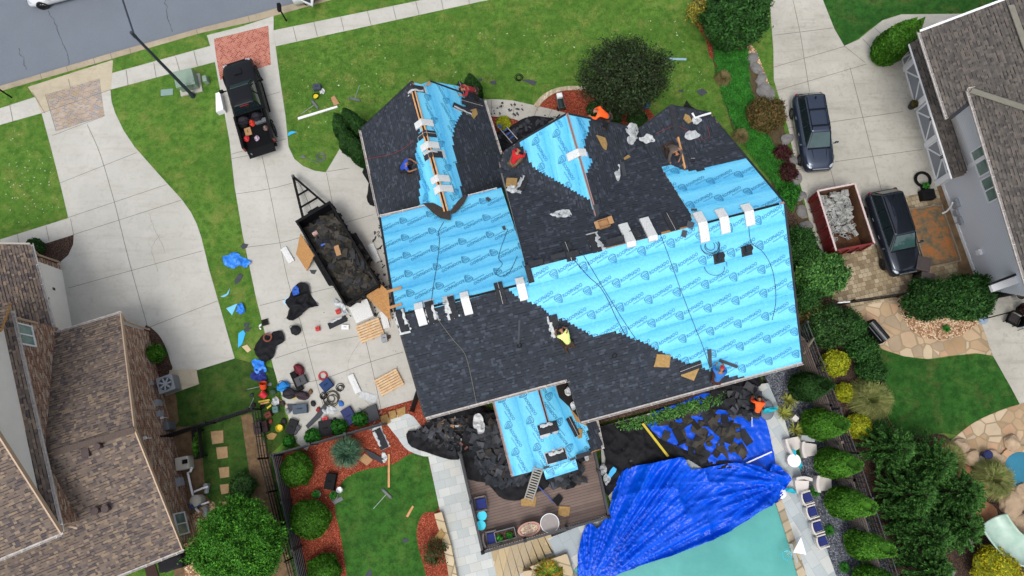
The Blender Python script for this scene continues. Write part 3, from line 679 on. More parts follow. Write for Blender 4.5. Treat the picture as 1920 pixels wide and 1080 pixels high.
# underlayment, print, shingles
uBK=[(742,592),(990,530),(988,505),(1471,380),(1505,678),(1090,790),(1065,710),(797,782)]
fBK.sheet(uBK,'underlayment',BLUE_U);fBK.print_([(960,540),(990,532),(992,506),(1470,382),(1502,676),(1380,712),(1300,690),(1100,635)],ou=0.35,ov=0.35)
fBK.shingles([(742,592),(955,543),(968,556),(1012,573),(1032,592),(1062,602),(1112,630),(1150,620),(1215,645),(1250,665),(1290,682),(1330,694),(1370,706),(1398,706),(1090,790),(1065,710),(797,782)])
fFA.sheet([(742,592),(990,530),(998,526),(940,352),(712,408)],'underlayment',BLUE_U);fFA.print_([(744,590),(990,530),(998,526),(940,354),(714,408)],ou=0.2,ov=0.5)
fFB.sheet([(1232,302),(1297,405),(1290,430),(1471,381),(1396,291)],'underlayment',BLUE_U)
fFB.print_([(1237,312),(1298,405),(1470,382),(1398,298)],ou=0.6,ov=0.1)
fFB.shingles([(988,505),(1165,459),(1296,422),(1296,405),(1238,312),(1260,307),(1287,320),(1308,321),(1355,307),(1400,297),(1395,290),(1330,213),(1200,243),(935,298)])
fWL.sheet([(760,165),(772,153),(840,406),(795,400),(765,402)],'underlayment',BLUE_U);fWL.print_([(780,270),(803,270),(836,400),(785,396)])
fWL.shingles([(677,242),(772,153),(779,180),(790,225),(784,262),(779,292),(788,330),(786,398),(713,412)],step=True)
fWR.sheet([(772,154),(790,158),(806,152),(868,163),(880,175),(880,368),(840,406)],'underlayment',BLUE_U);fWR.print_([(790,158),(806,153),(868,164),(878,205),(855,225),(846,280),(868,365),(842,400)],ou=0.9,ov=0.2)
fWR.shingles([(866,162),(906,188),(937,288),(950,352),(868,372),(860,330),(852,290),(848,262),(852,235),(870,205),(874,190)],step=True)
fGL.sheet([(1063,214),(1118,404),(1085,380),(985,345),(960,275),(972,266)],'underlayment',BLUE_U);fGL.print_([(1062,215),(1116,400),(1000,320),(980,268)],ou=0.1,ov=0.6)
fGL.shingles([(972,266),(985,285),(998,312),(1018,325),(1042,338),(1070,355),(1106,375),(1119,408),(1060,400),(985,352),(937,322),(944,284)])
fGR.sheet([(1063,214),(1112,224),(1118,300),(1119,404)],'underlayment',BLUE_U);fGR.print_([(1064,216),(1106,226),(1098,262),(1108,305),(1110,370)],ou=0.5,ov=0.9)
fGR.shingles([(1106,222),(1192,240),(1215,280),(1180,330),(1119,408),(1109,372),(1100,325),(1110,303),(1096,280),(1097,262),(1103,245)])
fQL.shingles([(1258,198),(1198,242),(1222,305),(1286,322)],h=0.19);fQR.shingles([(1258,198),(1332,212),(1366,256),(1350,300),(1286,322)],h=0.19)

# walls under the slopes
hM=lambda x,y:min(BK.z(x,y),FB.z(x,y));hA=lambda x,y:min(BK.z(x,y),FA.z(x,y))
walls('wall',house,inset([FB.at(940,300),FB.at(1200,243),FB.at(1330,213),B2,BK.at(1505,678),BK.at(1090,790)],0.45),hM,BRICKB)
walls('wall',house,inset([FA.at(712,408),FA.at(935,355),BK.at(1065,710),BK.at(797,782)],0.45),hA,BRICKB)
walls('wall',house,inset([WL.at(677,242),WR.at(906,188),WR.at(945,350),WL.at(713,408)],0.4),lambda x,y:min(WL.z(x,y),WR.z(x,y)),BRICKB)
walls('wall',house,inset([GL.at(960,275),GR.at(1192,240),GR.at(1180,330),GL.at(990,350)],0.3),lambda x,y:min(GL.z(x,y),GR.z(x,y)),BRICKB)
walls('wall',house,inset([QL.at(1200,242),QR.at(1330,213),QR.at(1350,300),QL.at(1222,305)],0.25),lambda x,y:min(QL.z(x,y),QR.z(x,y)),BRICKB)
for pl_,p0,p1,dn in ((FB,(935,298),(988,506),1.6),(GL,(1063,213),(972,266),.5),(BK,(1066,711),(1090,790),1.0)):
    a,b=pl_.at(*p0,-.03),pl_.at(*p1,-.03);z_=np.array([0,0,dn]);bm=bmesh.new();slab3(bm,[a,b,b-z_,a-z_],np.cross(b-a,(0,0,1)),.06);obj('rake_wall',bm,FASC,house,world=True)
# eaves
def up(p,h=-0.03):return np.array(p)+np.array([0,0,h])
for pl,a,b,out,hg in ((BK,(797,782),(1067,710),(0,-1,0),8),(BK,(1090,790),(1506,678),(0,-1,0),11),(WL,(677,242),(713,410),(-1,0,0),6),(WR,(906,188),(937,288),(1,0,0),5),(FA,(712,408),(800,388),(0,1,0),3),(FA,(878,370),(933,356),(0,1,0),3)):
    gutter(house,up(pl.at(*a)),up(pl.at(*b)),out,hangers=hg)
for pl,a,b in ((FA,(712,408),(742,592)),(BK,(742,592),(797,782)),(BK,(1065,711),(1090,790)),(BK,(1471,380),(1505,678)),(FB,(1396,291),(1471,380)),(FB,(1330,213),(1396,291)),(FB,(940,310),(989,503)),(GL,(1063,213),(972,266)),(GR,(1063,213),(1192,240)),(WL,(677,242),(772,153)),(WR,(806,152),(906,188)),(QL,(1258,198),(1198,242)),(QR,(1258,198),(1332,212))):
    strip('drip_edge',house,pl.at(*a),pl.at(*b),0.11,0.16,NAVY,pl.n,0.02)
# ridges
def ridge(pA,pB,w_,m,h=0.04,slot=0.05,t0=0.0,t1=1.0):
    pA,pB=np.array(pA),np.array(pB);a=pA+(pB-pA)*t0;b=pA+(pB-pA)*t1
    r=strip('ridge_board',house,a,b,w_,0.03,m,(0,0,1),h)
    if slot:strip('vent_slot',r,a,b,slot,0.02,SLOT,(0,0,1),h+0.006)
ridge(W1,W2_,0.24,PINE,0.035,0.09,0.06,1.0)
ridge(G1,G2,0.12,mat('ridge_pink','9c7f7a',0.8,0.2,8),0.03,0.02)
ridge(B1,B2,0.10,SLOT,0.03,0,0.66,0.98);ridge(B1,B2,0.10,mat('ridge_pink',''),0.03,0,0.985,1.0)
ridge(Q1,Q2,0.30,SH_FLAT,0.05,0,0.0,0.5);ridge(Q1,Q2,0.08,PINE,0.04,0,0.5,0.98)
ridge(A1,A2,0.10,SLOT,0.02,0,0.02,0.95)
for y in (543,574):strip('lookout_board',house,FA.at(726,y+4,.05),FA.at(753,y-4,.05),0.13,0.04,PINE,FA.n,0.02)
# starter course bands lying along the ridge (the uneven top shingle row)
for x0,x1,y0,y1 in ((989,1018,494,487),(1031,1060,481,474),(1060,1085,476,470),(1135,1170,452,443)):
    strip('starter_shingle',house,BK.at(x0+2,y0+2,.05),BK.at(x1,y1+2,.05),0.24,0.02,SH_FLAT,BK.n,0.03)
strip('rake_membrane',house,BK.at(988,497,.06),BK.at(997,530,.06),0.26,0.02,SH_FLAT,BK.n,0.02)
# valley membranes at the end of the wing ridge
VM=mat('valley_membrane','3f3730',0.8,0.4,6,col2='2b2521')
for px in ([(793,383),(812,382),(836,394),(845,398),(846,415),(826,411),(814,402)],[(845,398),(858,380),(872,366),(877,370),(870,384),(856,400),(846,404)]):
    cloth('valley_membrane',px,FA,VM,res=0.15,h=0.02,lift=0.16,parent=house)
# unfinished dormer return by the wing peak
bm=bmesh.new();slab3(bm,[WR.at(796,161,.12),WR.at(806,151,.25),WR.at(808,159,.1)],(0,-1,1),0.04);obj('gable_board',bm,PINE,house,world=True)
# plumbing vents
def vent(parent,pl,px,py,r=0.05,h=0.3,flash=0.24,m=NAVY):
    bm=bmesh.new();a=pl.at(px,py,0.02);b=a+np.array([0,0,h]);cyl(bm,a,b,r,seg=12)
    cyl(bm,pl.at(px,py,0.02),pl.at(px,py,0.10),flash/2,r*1.1,seg=16);cyl(bm,b,b+np.array([0,0,0.01]),r*0.6,seg=10)
    return obj('vent_pipe',bm,m,parent,world=True)
vent(house,BK,974,648,0.05,0.25);vent(house,BK,1152,667,0.05,0.25)
for (x,y) in ((1348,484),(1400,470)):                     # square flashing with a round vent stack
    bm=bmesh.new();c=BK.at(x,y,.02);R=Matrix((fBK.u,fBK.v,fBK.n)).transposed()
    box(bm,tuple(c),(0.5,0.5,0.02),rot=R);cyl(bm,c,c+np.array([0,0,.42]),0.11,0.10,14);cyl(bm,c+np.array([0,0,.40]),c+np.array([0,0,.48]),0.15,0.15,14);cyl(bm,c,c+np.array(fBK.n)*.08,.2,.12,14)
    obj('roof_vent',bm,NAVY,house,world=True)
bm=bmesh.new();c=FB.at(1190,437,.1);box(bm,tuple(c),(0.4,0.4,0.02),rz=.5);cyl(bm,c,c+np.array([0,0,.15]),0.09,0.07,14);obj('roof_vent',bm,SH_FLAT,house,world=True)
strip('ridge_cap',house,BK.at(974,600,.03),BK.at(972,645,.03),0.09,0.03,mat('worn_shingle','3f4248',.9,.2),BK.n,.01)

# ---- rear porch with its own little gable, part of the house
zp=3.35;PR1,PR2=P(1008,724,zp),P(1050,870,zp)
PL_=slope(PR1,PR2,0.35,(930,820));PRr=slope(PR1,PR2,0.35,(1120,780));PZ=P(1,1,1)
fPL=Facet(house,PL_,[(1006,716),(1050,870),(963,893),(926,748)],(963,893),(926,748),0.12)
fPR=Facet(house,PRr,[(1006,716),(1070,700),(1128,842),(1078,860),(1050,870)],(1070,700),(1128,842),0.12)
fPL.sheet([(1006,716),(1050,870),(963,893),(926,748)],'underlayment',BLUE_U);fPL.print_([(1006,722),(1048,870),(966,890),(930,752)],ou=.2,ov=.3)
fPR.sheet([(1006,716),(1041,724),(1048,745),(1065,758),(1080,790),(1102,800),(1108,850),(1050,870)],'underlayment',BLUE_U);fPR.print_([(1012,726),(1040,726),(1066,760),(1080,790),(1100,803),(1104,848),(1052,868)],ou=.6,ov=.3)
fPR.shingles([(1098,780),(1116,776),(1129,840),(1106,849)],h=0.14);fPR.sheet([(1041,718),(1070,702),(1112,790),(1090,790),(1066,762),(1048,745)],'black_membrane',mat('black_felt','17130f',.7,.3,4),0.01)
ridge(PR1,PR2,0.12,mat('ridge_pink',''),0.04,0.06,0.0,0.62)
zl=PL_.at(1040,878)[2]-0.15
LP=slope(P(1018,877,zl),P(1078,859,zl),0.3,(1050,920));fLP=Facet(house,LP,[(1018,880),(1079,861),(1084,880),(1024,899)],(1024,899),(1084,880),.1)
fLP.sheet([(1018,880),(1079,861),(1084,880),(1024,899)],'underlayment',BLUE_U);fLP.print_([(1019,880),(1078,862),(1083,880),(1025,898)],ov=.22,ou=.3)
strip('flashing',house,LP.at(1019,878,.05),LP.at(1079,859,.05),.1,.04,NAVY,LP.n,.03)
strip('starter_shingle',house,LP.at(1080,857,.05),LP.at(1108,848,.05),.22,.02,SH_FLAT,LP.n,.04)
gutter(house,up(PL_.at(926,748)),up(PL_.at(963,893)),(-1,0,0),mat('pink_trim','b7a19b',.6,.15),5,.1)
gutter(house,up(PRr.at(1117,785)),up(PRr.at(1129,842)),(1,0,0),WHT,4,.1)
for x,y,pl in ((968,884,PL_),(1122,838,PRr),(1048,866,PL_),(938,765,PL_)):
    t=pl.at(x,y,-.15);bm=bmesh.new();box(bm,(t[0],t[1],(t[2]+1.3)/2),(.16,.16,t[2]-1.3));obj('porch_post',bm,FASC,house,world=True)

# ---- timber deck with balustrade
DZ,RZ=1.3,2.25
deck=empty('deck',tuple(P(1010,930,0)),0,'brown boarded deck with black balustrade littered with torn shingles behind the house','deck')
DECKM=NT('deck_board');v=DECKM.coord(-HA);sp=DECKM.n('SeparateXYZ');DECKM.l(v,sp.inputs[0])
q_=DECKM.math('DIVIDE',sp.outputs[1],0.142);fr=DECKM.math('FRACT',q_);wn=DECKM.n('TexWhiteNoise',noise_dimensions='1D');DECKM.l(DECKM.math('FLOOR',q_),wn.inputs['W'])
c_=DECKM.ramp(wn.outputs['Value'],[(0,'6a5951'),(0.5,'76645b'),(1,'5f4f49')]);c_=DECKM.mix(DECKM.math('LESS_THAN',fr,0.09),c_,'221c1a');c_=DECKM.mix(1.0,c_,DECKM.ramp(DECKM.noise(v,1.5,5),[(0.3,(.85,)*3),(.7,(1.12,)*3)]),'MULTIPLY');DECKM=DECKM.fin(c_,0.75)
DBLK=mat('black_painted_rail','23242a',0.5,0.2,4)
crn={'a':P(862,850,RZ),'b':P(905,1036,RZ),'c':P(1142,969,RZ),'d':P(1105,800,RZ),'e':P(905,778,RZ)}
bm=bmesh.new();prism(bm,[crn[k] for k in 'abcde'],DZ-.25,DZ);obj('deck_floor',bm,DECKM,deck,world=True)
bm=bmesh.new();prism(bm,inset([crn[k] for k in 'abcde'],.15),0,DZ-.26);obj('deck_skirt',bm,DBLK,deck,world=True)
def rail(parent,a,b,z0,z1,posts=4,sp_=0.13,m=DBLK):
    a=np.array([a[0],a[1],0]);b=np.array([b[0],b[1],0]);L=np.linalg.norm(b-a);ang=math.atan2(*(b-a)[:2][::-1])
    bm=bmesh.new();c=(a+b)/2;box(bm,(c[0],c[1],z1),(L,.12,.04),ang);box(bm,(c[0],c[1],z1-.06),(L,.05,.07),ang);box(bm,(c[0],c[1],z0+.12),(L,.05,.06),ang);obj('handrail',bm,m,parent,world=True)
    bm=bmesh.new()
    for t in np.arange(sp_,L,sp_):p=a+(b-a)*t/L;box(bm,(p[0],p[1],(z0+.12+z1-.08)/2),(.03,.03,z1-z0-.2),ang)
    o=obj('balusters',bm,m,parent,world=True)
    for i in range(posts):
        p=a+(b-a)*i/(posts-1);bm=bmesh.new();box(bm,(p[0],p[1],(z0+z1)/2-.1),(.11,.11,z1-z0+.25),ang);box(bm,(p[0],p[1],z1+.05),(.17,.17,.04),ang);box(bm,(p[0],p[1],z1+.085),(.12,.12,.03),ang,taper=.3);obj('post',bm,m,parent,world=True)
rail(deck,crn['a'],crn['b'],DZ,RZ,3);rail(deck,crn['b'],crn['c'],DZ,RZ,4);rail(deck,crn['c'],crn['d'],DZ,RZ,3)
# ================================================================ NEIGHBOURS' HOUSES
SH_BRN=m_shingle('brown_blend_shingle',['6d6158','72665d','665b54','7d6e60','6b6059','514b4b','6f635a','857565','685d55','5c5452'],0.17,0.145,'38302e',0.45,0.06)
SH_GRY=m_shingle('weathered_shingle',['59544f','625c56','524f4c','67605a','575450','4d4a48','5f5a56'],0.16,0.15,'2e2a29',0.35,0.12)
BRICKL=m_cells('blended_brick',['8a6a58','775041','a58e7b','6a453a','94705c','b5a18d','7f5b4b','8c7a70'],0.21,0.078,0,0.11,'b0a08c',0.5,spread=0,swap='sz',tone=0.1)
SIDE=NT('grey_lap_siding');v=SIDE.coord();sp=SIDE.n('SeparateXYZ');SIDE.l(v,sp.inputs[0]);f_=SIDE.math('FRACT',SIDE.math('DIVIDE',sp.outputs[2],0.12))
SIDE.bump(f_,0.6,0.02);SIDE=SIDE.fin(SIDE.mix(SIDE.math('LESS_THAN',f_,0.12),'d0d5dc','b2b8c0'),0.6)
CREAM=mat('cream_siding','ebe6dd',0.7,0.08,1.5);TAN=mat('tan_trim','b59b82',0.6,0.12);GLASS=mat('window_glass','6f8f86',0.12,0.4,1.2,col2='48605c',spec=0.8)
WTRIM=mat('white_trim','e6e8ea',0.5,0.08)
def part(nm,bm,m,p,**k):return obj(nm,bm,m,p,world=True,**k)
class WallP(Pl):
    """vertical wall through two ground points; (s,z) coordinates"""
    def __init__(s,a,b,out):
        a=np.array([a[0],a[1],0.0]);b=np.array([b[0],b[1],0.0]);s.L=np.linalg.norm(b-a);s.d=(b-a)/s.L;n=np.array([s.d[1],-s.d[0],0])
        if n.dot(np.array(out,float))<0:n=-n
        s.n=n;s.a=a
    def at(s,px,py,h=0.0):
        d=ray(px,py);return CAM+d*((s.a+s.n*h-CAM).dot(s.n)/d.dot(s.n))
    def p(s,u,z,o=0.0):return s.a+s.d*u+s.n*o+np.array([0,0,z])
    def box(s,bm,u0,u1,z0,z1,o0,o1):
        c=s.p((u0+u1)/2,(z0+z1)/2,(o0+o1)/2);R=Matrix([[s.d[0],s.n[0],0],[s.d[1],s.n[1],0],[0,0,1]]);vs=box(bm,(0,0,0),(abs(u1-u0),abs(o1-o0),abs(z1-z0)))
        bmesh.ops.transform(bm,matrix=Matrix.Translation(Vector(c)) @ R.to_4x4(),verts=vs)
    def face(s,nm,px,m,p,th=0.12,o=0.0):
        bm=bmesh.new();slab3(bm,[s.at(x,y,o) for x,y in px],s.n,th);return part(nm,bm,m,p)
    def window(s,p,px,py,w_,h_,lites=2):
        c=s.at(px,py);u=(c-s.a).dot(s.d);z=c[2];f=bmesh.new();t=.07
        for a,b,e,g in ((u-w_/2,u+w_/2,z+h_/2-t,z+h_/2),(u-w_/2,u+w_/2,z-h_/2,z-h_/2+t),(u-w_/2,u-w_/2+t,z-h_/2+t,z+h_/2-t),(u+w_/2-t,u+w_/2,z-h_/2+t,z+h_/2-t)):s.box(f,a,b,e,g,0.0,0.07)
        for i in range(1,lites):x=u-w_/2+w_*i/lites;s.box(f,x-.03,x+.03,z-h_/2+t,z+h_/2-t,0.002,0.06)
        o=part('window',f,WTRIM,p);g=bmesh.new();s.box(g,u-w_/2+t/2,u+w_/2-t/2,z-h_/2+t/2,z+h_/2-t/2,-0.02,0.025);part('pane',g,GLASS,o)
def roofpoly(house,pl,px,ea,eb,m,th=.15):
    f=Facet(house,pl,px,ea,eb,th);f.shingles(px,m,step=False,lift=0.004);return f

lh=empty('house',tuple(P(150,850,0)),0,'brown shingled brick house with two roof levels at lower left','house')
ez=2.9;a_,b_=P(85,632,ez),P(226,588,ez)
rz_=5.7;LR1,LR2=P(95,848,rz_),P(250,805,rz_)
T1=pl3(a_,b_,P(172,826,rz_));c_,d_=P(342,1030,ez),P(215,1081,ez);T2=pl3(c_,d_,P(172,826,rz_))
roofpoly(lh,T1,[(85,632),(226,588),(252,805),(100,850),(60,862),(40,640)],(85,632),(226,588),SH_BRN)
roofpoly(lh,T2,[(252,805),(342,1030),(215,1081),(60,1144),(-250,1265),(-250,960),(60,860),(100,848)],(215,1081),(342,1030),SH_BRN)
LRa,LRb=T1.at(60,861),T1.at(252,806)
strip('ridge_cap',lh,LRa,LRb,.30,.05,mat('brown_ridge_cap','5c4f48',.9,.35,9),(0,0,1),.05)
gutter(lh,up(T1.at(85,632)),up(T1.at(226,588)),(0,1,0),WHT,6);gutter(lh,up(c_),up(P(-60,1190,ez)),(0,-1,0),WHT,14)
for pl,a,b in ((T1,(226,588),(252,805)),(T2,(252,805),(342,1030))):strip('rake_trim',lh,pl.at(*a),pl.at(*b),.06,.2,TAN,pl.n,.03)
# side wall under the rake
g0,g1=P(279,622,0),P(371,1012,0);LW=WallP(g0,g1,(1,0,0))
hL=lambda x,y:min(T1.z(x,y),T2.z(x,y))
back=np.array([-7.5,-2.0]);walls('wall',lh,[g0[:2],g1[:2],g1[:2]+back*.9+np.array([0,-0.]),g0[:2]+np.array([-4.6,-1.2])],hL,BRICKL,drop=0.2)
bm=bmesh.new();tube(bm,[T1.at(226,588,-.1),P(236,602,2.3),P(276,617,0.2),P(281,618,0.1)],.055,8);part('downspout',bm,TAN,lh)
LW.window(lh,339,982,1.15,1.15)
# roof furniture on the lower slope
for (x,y,r) in ((191,837,.16),(186,957,.2),(205,953,.2)):
    bm=bmesh.new();c=T2.at(x,y,.0);cyl(bm,c,c+np.array([0,0,.35]),r*.6,r*.6,14);cyl(bm,c+np.array([0,0,.3]),c+np.array([0,0,.38]),r,r*.9,14);part('roof_vent',bm,mat('brown_metal','4a3a3a',.5,.2),lh)
bm=bmesh.new();c=T2.at(161,849,.05);box(bm,tuple(c),(.35,.4,.15),.25);part('roof_vent',bm,mat('brown_metal',''),lh)
# upper storey
uz=6.1;S1=slope(P(20,583,uz),P(114,998,uz),.5,(300,700));S2=slope(P(114,999,uz),P(0,1046,uz),.5,(80,1200))
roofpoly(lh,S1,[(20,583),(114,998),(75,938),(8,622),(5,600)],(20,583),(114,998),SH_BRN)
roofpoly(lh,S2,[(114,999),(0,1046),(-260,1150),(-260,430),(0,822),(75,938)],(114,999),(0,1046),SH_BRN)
gutter(lh,up(S1.at(20,583)),up(S1.at(114,998)),(1,0,0),WHT,10);gutter(lh,up(S2.at(114,999)),up(S2.at(-200,1128)),(0,-1,0),WHT,10)
UW=WallP(S1.at(8,622),S1.at(75,938),(1,0,0));UW.face('gable_wall',[(8,618),(76,941),(0,820),(-120,636),(-60,560)],CREAM,lh)
strip('rake_trim',lh,S2.at(114,999),S2.at(-120,632),.07,.22,TAN,S2.n,.04)
q0,q1=S1.at(28,583,0),S1.at(114,1000,0);hb=lambda x,y:uz-.1
o0,o1=P(30,596,uz),P(117,990,uz);sh=np.array([-.4,.1]);walls('wall',lh,[o0[:2]+sh,o1[:2]+sh,o1[:2]+sh+np.array([-8,-2.]),o0[:2]+sh+np.array([-8,-2.])],hb,BRICKL,z0=2.5,drop=0)
UPW=WallP(o0[:2]+sh,o1[:2]+sh,(1,0,0));UPW.window(lh,46,628,1.15,1.25)
bm=bmesh.new();tube(bm,[S1.at(22,590,-.1),UPW.at(30,596,.1),UPW.at(70,606,.1)],.055,8);part('downspout',bm,TAN,lh)
bm=bmesh.new();tube(bm,[S1.at(114,990,-.1),P(128,986,5.2),P(145,990,5.0)],.055,8);part('downspout',bm,TAN,lh)
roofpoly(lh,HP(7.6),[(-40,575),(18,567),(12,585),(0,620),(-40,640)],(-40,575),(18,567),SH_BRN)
# front garage wing
gz=3.0;T3=slope(P(56,457,gz),P(98,613,gz),.5,(200,500))
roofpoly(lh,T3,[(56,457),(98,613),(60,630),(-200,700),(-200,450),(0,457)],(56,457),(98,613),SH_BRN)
gutter(lh,up(T3.at(56,457)),up(T3.at(98,613)),(1,0,0),WHT,5);strip('rake_trim',lh,T3.at(56,457),T3.at(-100,455),.1,.15,FASC,T3.n,.02)
gd0,gd1=P(113,497,0),P(136,628,0);walls('wall',lh,[gd0[:2],gd1[:2],gd1[:2]+np.array([-5,-1.3]),gd0[:2]+np.array([-5,-1.3])],lambda x,y:2.85,BRICKL,drop=0)
GW=WallP(gd0,gd1,(1,0,0));bm=bmesh.new();GW.box(bm,.35,GW.L-.1,0.0,2.35,.0,.06);o=part('garage_door',bm,CREAM,lh)
bm=bmesh.new();GW.box(bm,1.7,1.85,1.0,1.04,.06,.10);GW.box(bm,1.7,1.85,1.12,1.16,.06,.10);part('handle',bm,SLOT,o)
bm=bmesh.new();tube(bm,[T3.at(57,462,-.1),P(72,478,2.3),P(110,491,.2),P(114,493,.1)],.06,8);part('downspout',bm,TAN,lh)
bm=bmesh.new();GW.box(bm,.05,.2,2.1,2.4,.0,.2);c=GW.at(88,560,.15);ball(bm,c,(.12,.12,.15),1);part('wall_lamp',bm,SLOT,lh)

# ---- fixtures along its side wall
def wallbox(nm,wp,px,py,w_,h_,d_,m,lab,cat,grp=None):
    c=wp.at(px,py);u=(c-wp.a).dot(wp.d);bm=bmesh.new();wp.box(bm,u-w_/2,u+w_/2,c[2]-h_/2,c[2]+h_/2,0.005,d_);wp.box(bm,u-w_/2-.02,u+w_/2+.02,c[2]+h_/2,c[2]+h_/2+.02,.005,d_+.02)
    cyl(bm,wp.p(u,c[2]-h_/2,d_/2),wp.p(u,max(c[2]-h_/2-.5,.05),d_/2),.02,seg=8);return part(nm,bm,m,lh if wp is LW else rh)
GREY=mat('grey_box_metal','8f9499',.5,.15,5);GREYD=mat('grey_metal_dark','63676c',.5,.2,5)
ac=empty('air_conditioner',tuple(P(325,722,.06)),.35,'grey square air conditioner with round fan grille beside the brick wall','air conditioner')
bm=bmesh.new();box(bm,(0,0,.42),(.86,.86,.8),bev=.06);obj('casing',bm,NT('louvred_casing').fin('6b7075',.5),ac)
bm=bmesh.new();box(bm,(0,0,.84),(.9,.9,.06),bev=.02);obj('top_cover',bm,GREY,ac)
bm=bmesh.new();cyl(bm,(0,0,.85),(0,0,.875),.36,seg=28);obj('fan_opening',bm,SLOT,ac)
bm=bmesh.new()
for i in range(7):a=i*math.pi*2/7;box(bm,(math.cos(a)*.18,math.sin(a)*.18,.882),(.3,.085,.008),a)
cyl(bm,(0,0,.878),(0,0,.91),.07,seg=12)
for r in (.12,.2,.28,.35):tube(bm,[(math.cos(t)*r,math.sin(t)*r,.9) for t in np.linspace(0,2*math.pi,25)],.006,4)
obj('fan_grille',bm,mat('fan_grey','a5acb3',.4,.1),ac)
wallbox('meter_box',LW,294,757,.35,.45,.18,GREY,'','');wallbox('meter_box',LW,296,777,.28,.3,.2,GREY,'','');wallbox('cable_box',LW,302,783,.15,.2,.08,WTRIM,'','');wallbox('cable_box',LW,283,719,.2,.25,.08,GREY,'','');wallbox('meter_box',LW,333,905,.42,.42,.25,GREY,'','');wallbox('wall_light',LW,270,822,.12,.15,.12,WTRIM,'','')
gb=bmesh.new();box(gb,tuple(P(314,800,.45)),(.55,.5,.9),.3,bev=.08);tag(obj('utility_cabinet',gb,GREYD),'grey rounded utility cabinet at the foot of the brick wall near the fence corner','cabinet')

# ---- right neighbour
rh=empty('house',tuple(P(1870,250,0)),0,'grey sided house with weathered shingles and white crossbuck garage doors','house')
rz1=5.7;R1=slope(P(1725,58,rz1),P(1778,221,rz1),.5,(1650,180));roofpoly(rh,R1,[(1725,58),(1880,0),(2300,-150),(2300,400),(1905,300),(1822,190),(1778,221)],(1725,58),(1778,221),SH_GRY)
rz2=6.4;R2=slope(P(1817,169,rz2),P(1938,570,rz2),.45,(1700,400));roofpoly(rh,R2,[(1817,169),(1925,203),(2300,330),(2300,420),(2100,700),(1938,570)],(1817,169),(1938,570),SH_GRY)
R3=slope(P(1817,169,rz2),P(1908,151,rz2),.45,(1850,60));roofpoly(rh,R3,[(1817,169),(1908,151),(2200,95),(2300,330),(1925,203)],(1817,169),(1908,151),SH_GRY)
strip('hip_cap',rh,R2.at(1820,170,.03),R2.at(2100,262,.03),.3,.04,mat('hip_cap_shingle','7f7c70',.9,.2),(0,0,1),.05);strip('ridge_cap',rh,R1.at(1895,10,.05),R1.at(1925,95,.05),.3,.05,mat('hip_cap_shingle',''),(0,0,1),.05)
gutter(rh,up(R1.at(1725,58)),up(R1.at(1778,221)),(-1,0,0),WHT,7);gutter(rh,up(R2.at(1817,169)),up(R2.at(1938,570)),(-1,0,0),WHT,13);gutter(rh,up(R3.at(1817,169)),up(R3.at(1908,151)),(0,1,0),WHT,4)
strip('rake_trim',rh,R1.at(1725,58),R1.at(1885,-2),.12,.2,WTRIM,R1.n,.02);strip('flashing',rh,R1.at(1782,222,.05),R1.at(1822,190,.05),.16,.06,NAVY,R1.n,.03)
k0,k1=P(1690,105,0),P(1757,345,0);m0,m1=P(1757,345,0),P(1830,527,0)
GR_=WallP(k0,k1,(-1,0,0));SW_=WallP(P(1764,345,0),m1,(-1,0,0))
GR_.face('garage_wall',[(1690,105),(1757,345),(1812,322),(1725,55),(1710,60)],SIDE,rh)
SW_.face('wall',[(1764,346),(1832,528),(1862,545),(1945,560),(1820,168),(1776,215),(1745,330)],SIDE,rh,o=0)
bm=bmesh.new();slab3(bm,[SW_.at(1832,528),SW_.at(1862,545),SW_.at(1945,560),P(2300,480,6),P(2300,480,0)],(0,-1,0),.1);part('wall',bm,SIDE,rh)
bm=bmesh.new();SW_.box(bm,-.3,SW_.L+.1,0,.25,.0,.03);SW_.box(bm,-.1,.12,.25,5,.003,.04);part('wall_trim',bm,WTRIM,rh)
# pent roof over the doors
pz=2.75;R4=slope(P(1704,83,pz),P(1784,335,pz),.62,(1600,200));roofpoly(rh,R4,[(1704,83),(1726,70),(1735,80),(1814,318),(1808,328),(1784,335)],(1704,83),(1784,335),SH_GRY,.08)
strip('fascia',rh,R4.at(1704,83),R4.at(1784,335),.08,.16,WTRIM,R4.n,.02)
# crossbuck garage doors
def gdoor(y0,y1,x0,x1):
    a=GR_.at(x0,y0,0);b=GR_.at(x1,y1,0);u0,u1=(a-GR_.a).dot(GR_.d),(b-GR_.a).dot(GR_.d);H_=2.3
    bm=bmesh.new();GR_.box(bm,u0,u1,0.02,H_,0,.04);o=part('garage_door',bm,mat('door_grey','8a8e95',.6,.08),rh)
    bm=bmesh.new();t=.11
    for q in ((u0,u1,0.02,.02+t),(u0,u1,H_-t,H_),(u0,u0+t,t,H_-t),(u1-t,u1,t,H_-t),(u0+t,u1-t,H_/2-t/2,H_/2+t/2)):GR_.box(bm,*q,.041,.075)
    c=np.array([(u0+u1)/2,H_/2])
    for s_,z_ in ((u0+t,t),(u0+t,H_-t),(u1-t,t),(u1-t,H_-t)):
        p,q=GR_.p(c[0],c[1],.058),GR_.p(s_,z_,.058);d=Vector(q-p);L=d.length;R=Matrix((d.normalized(),Vector(GR_.n),d.normalized().cross(Vector(GR_.n)))).transposed();box(bm,tuple((p+q)/2),(L,.03,.09),rot=R)
    f=part('frame',bm,WTRIM,o);bm=bmesh.new();GR_.box(bm,c[0]-.07,c[0]-.03,c[1]-.12,c[1]+.12,.08,.12);GR_.box(bm,c[0]+.03,c[0]+.07,c[1]-.12,c[1]+.12,.08,.12);part('handle',bm,SLOT,o)
for q in ((108,128,1691,1697),(132,198,1698,1716),(208,270,1719,1736),(276,342,1738,1756)):gdoor(*q)
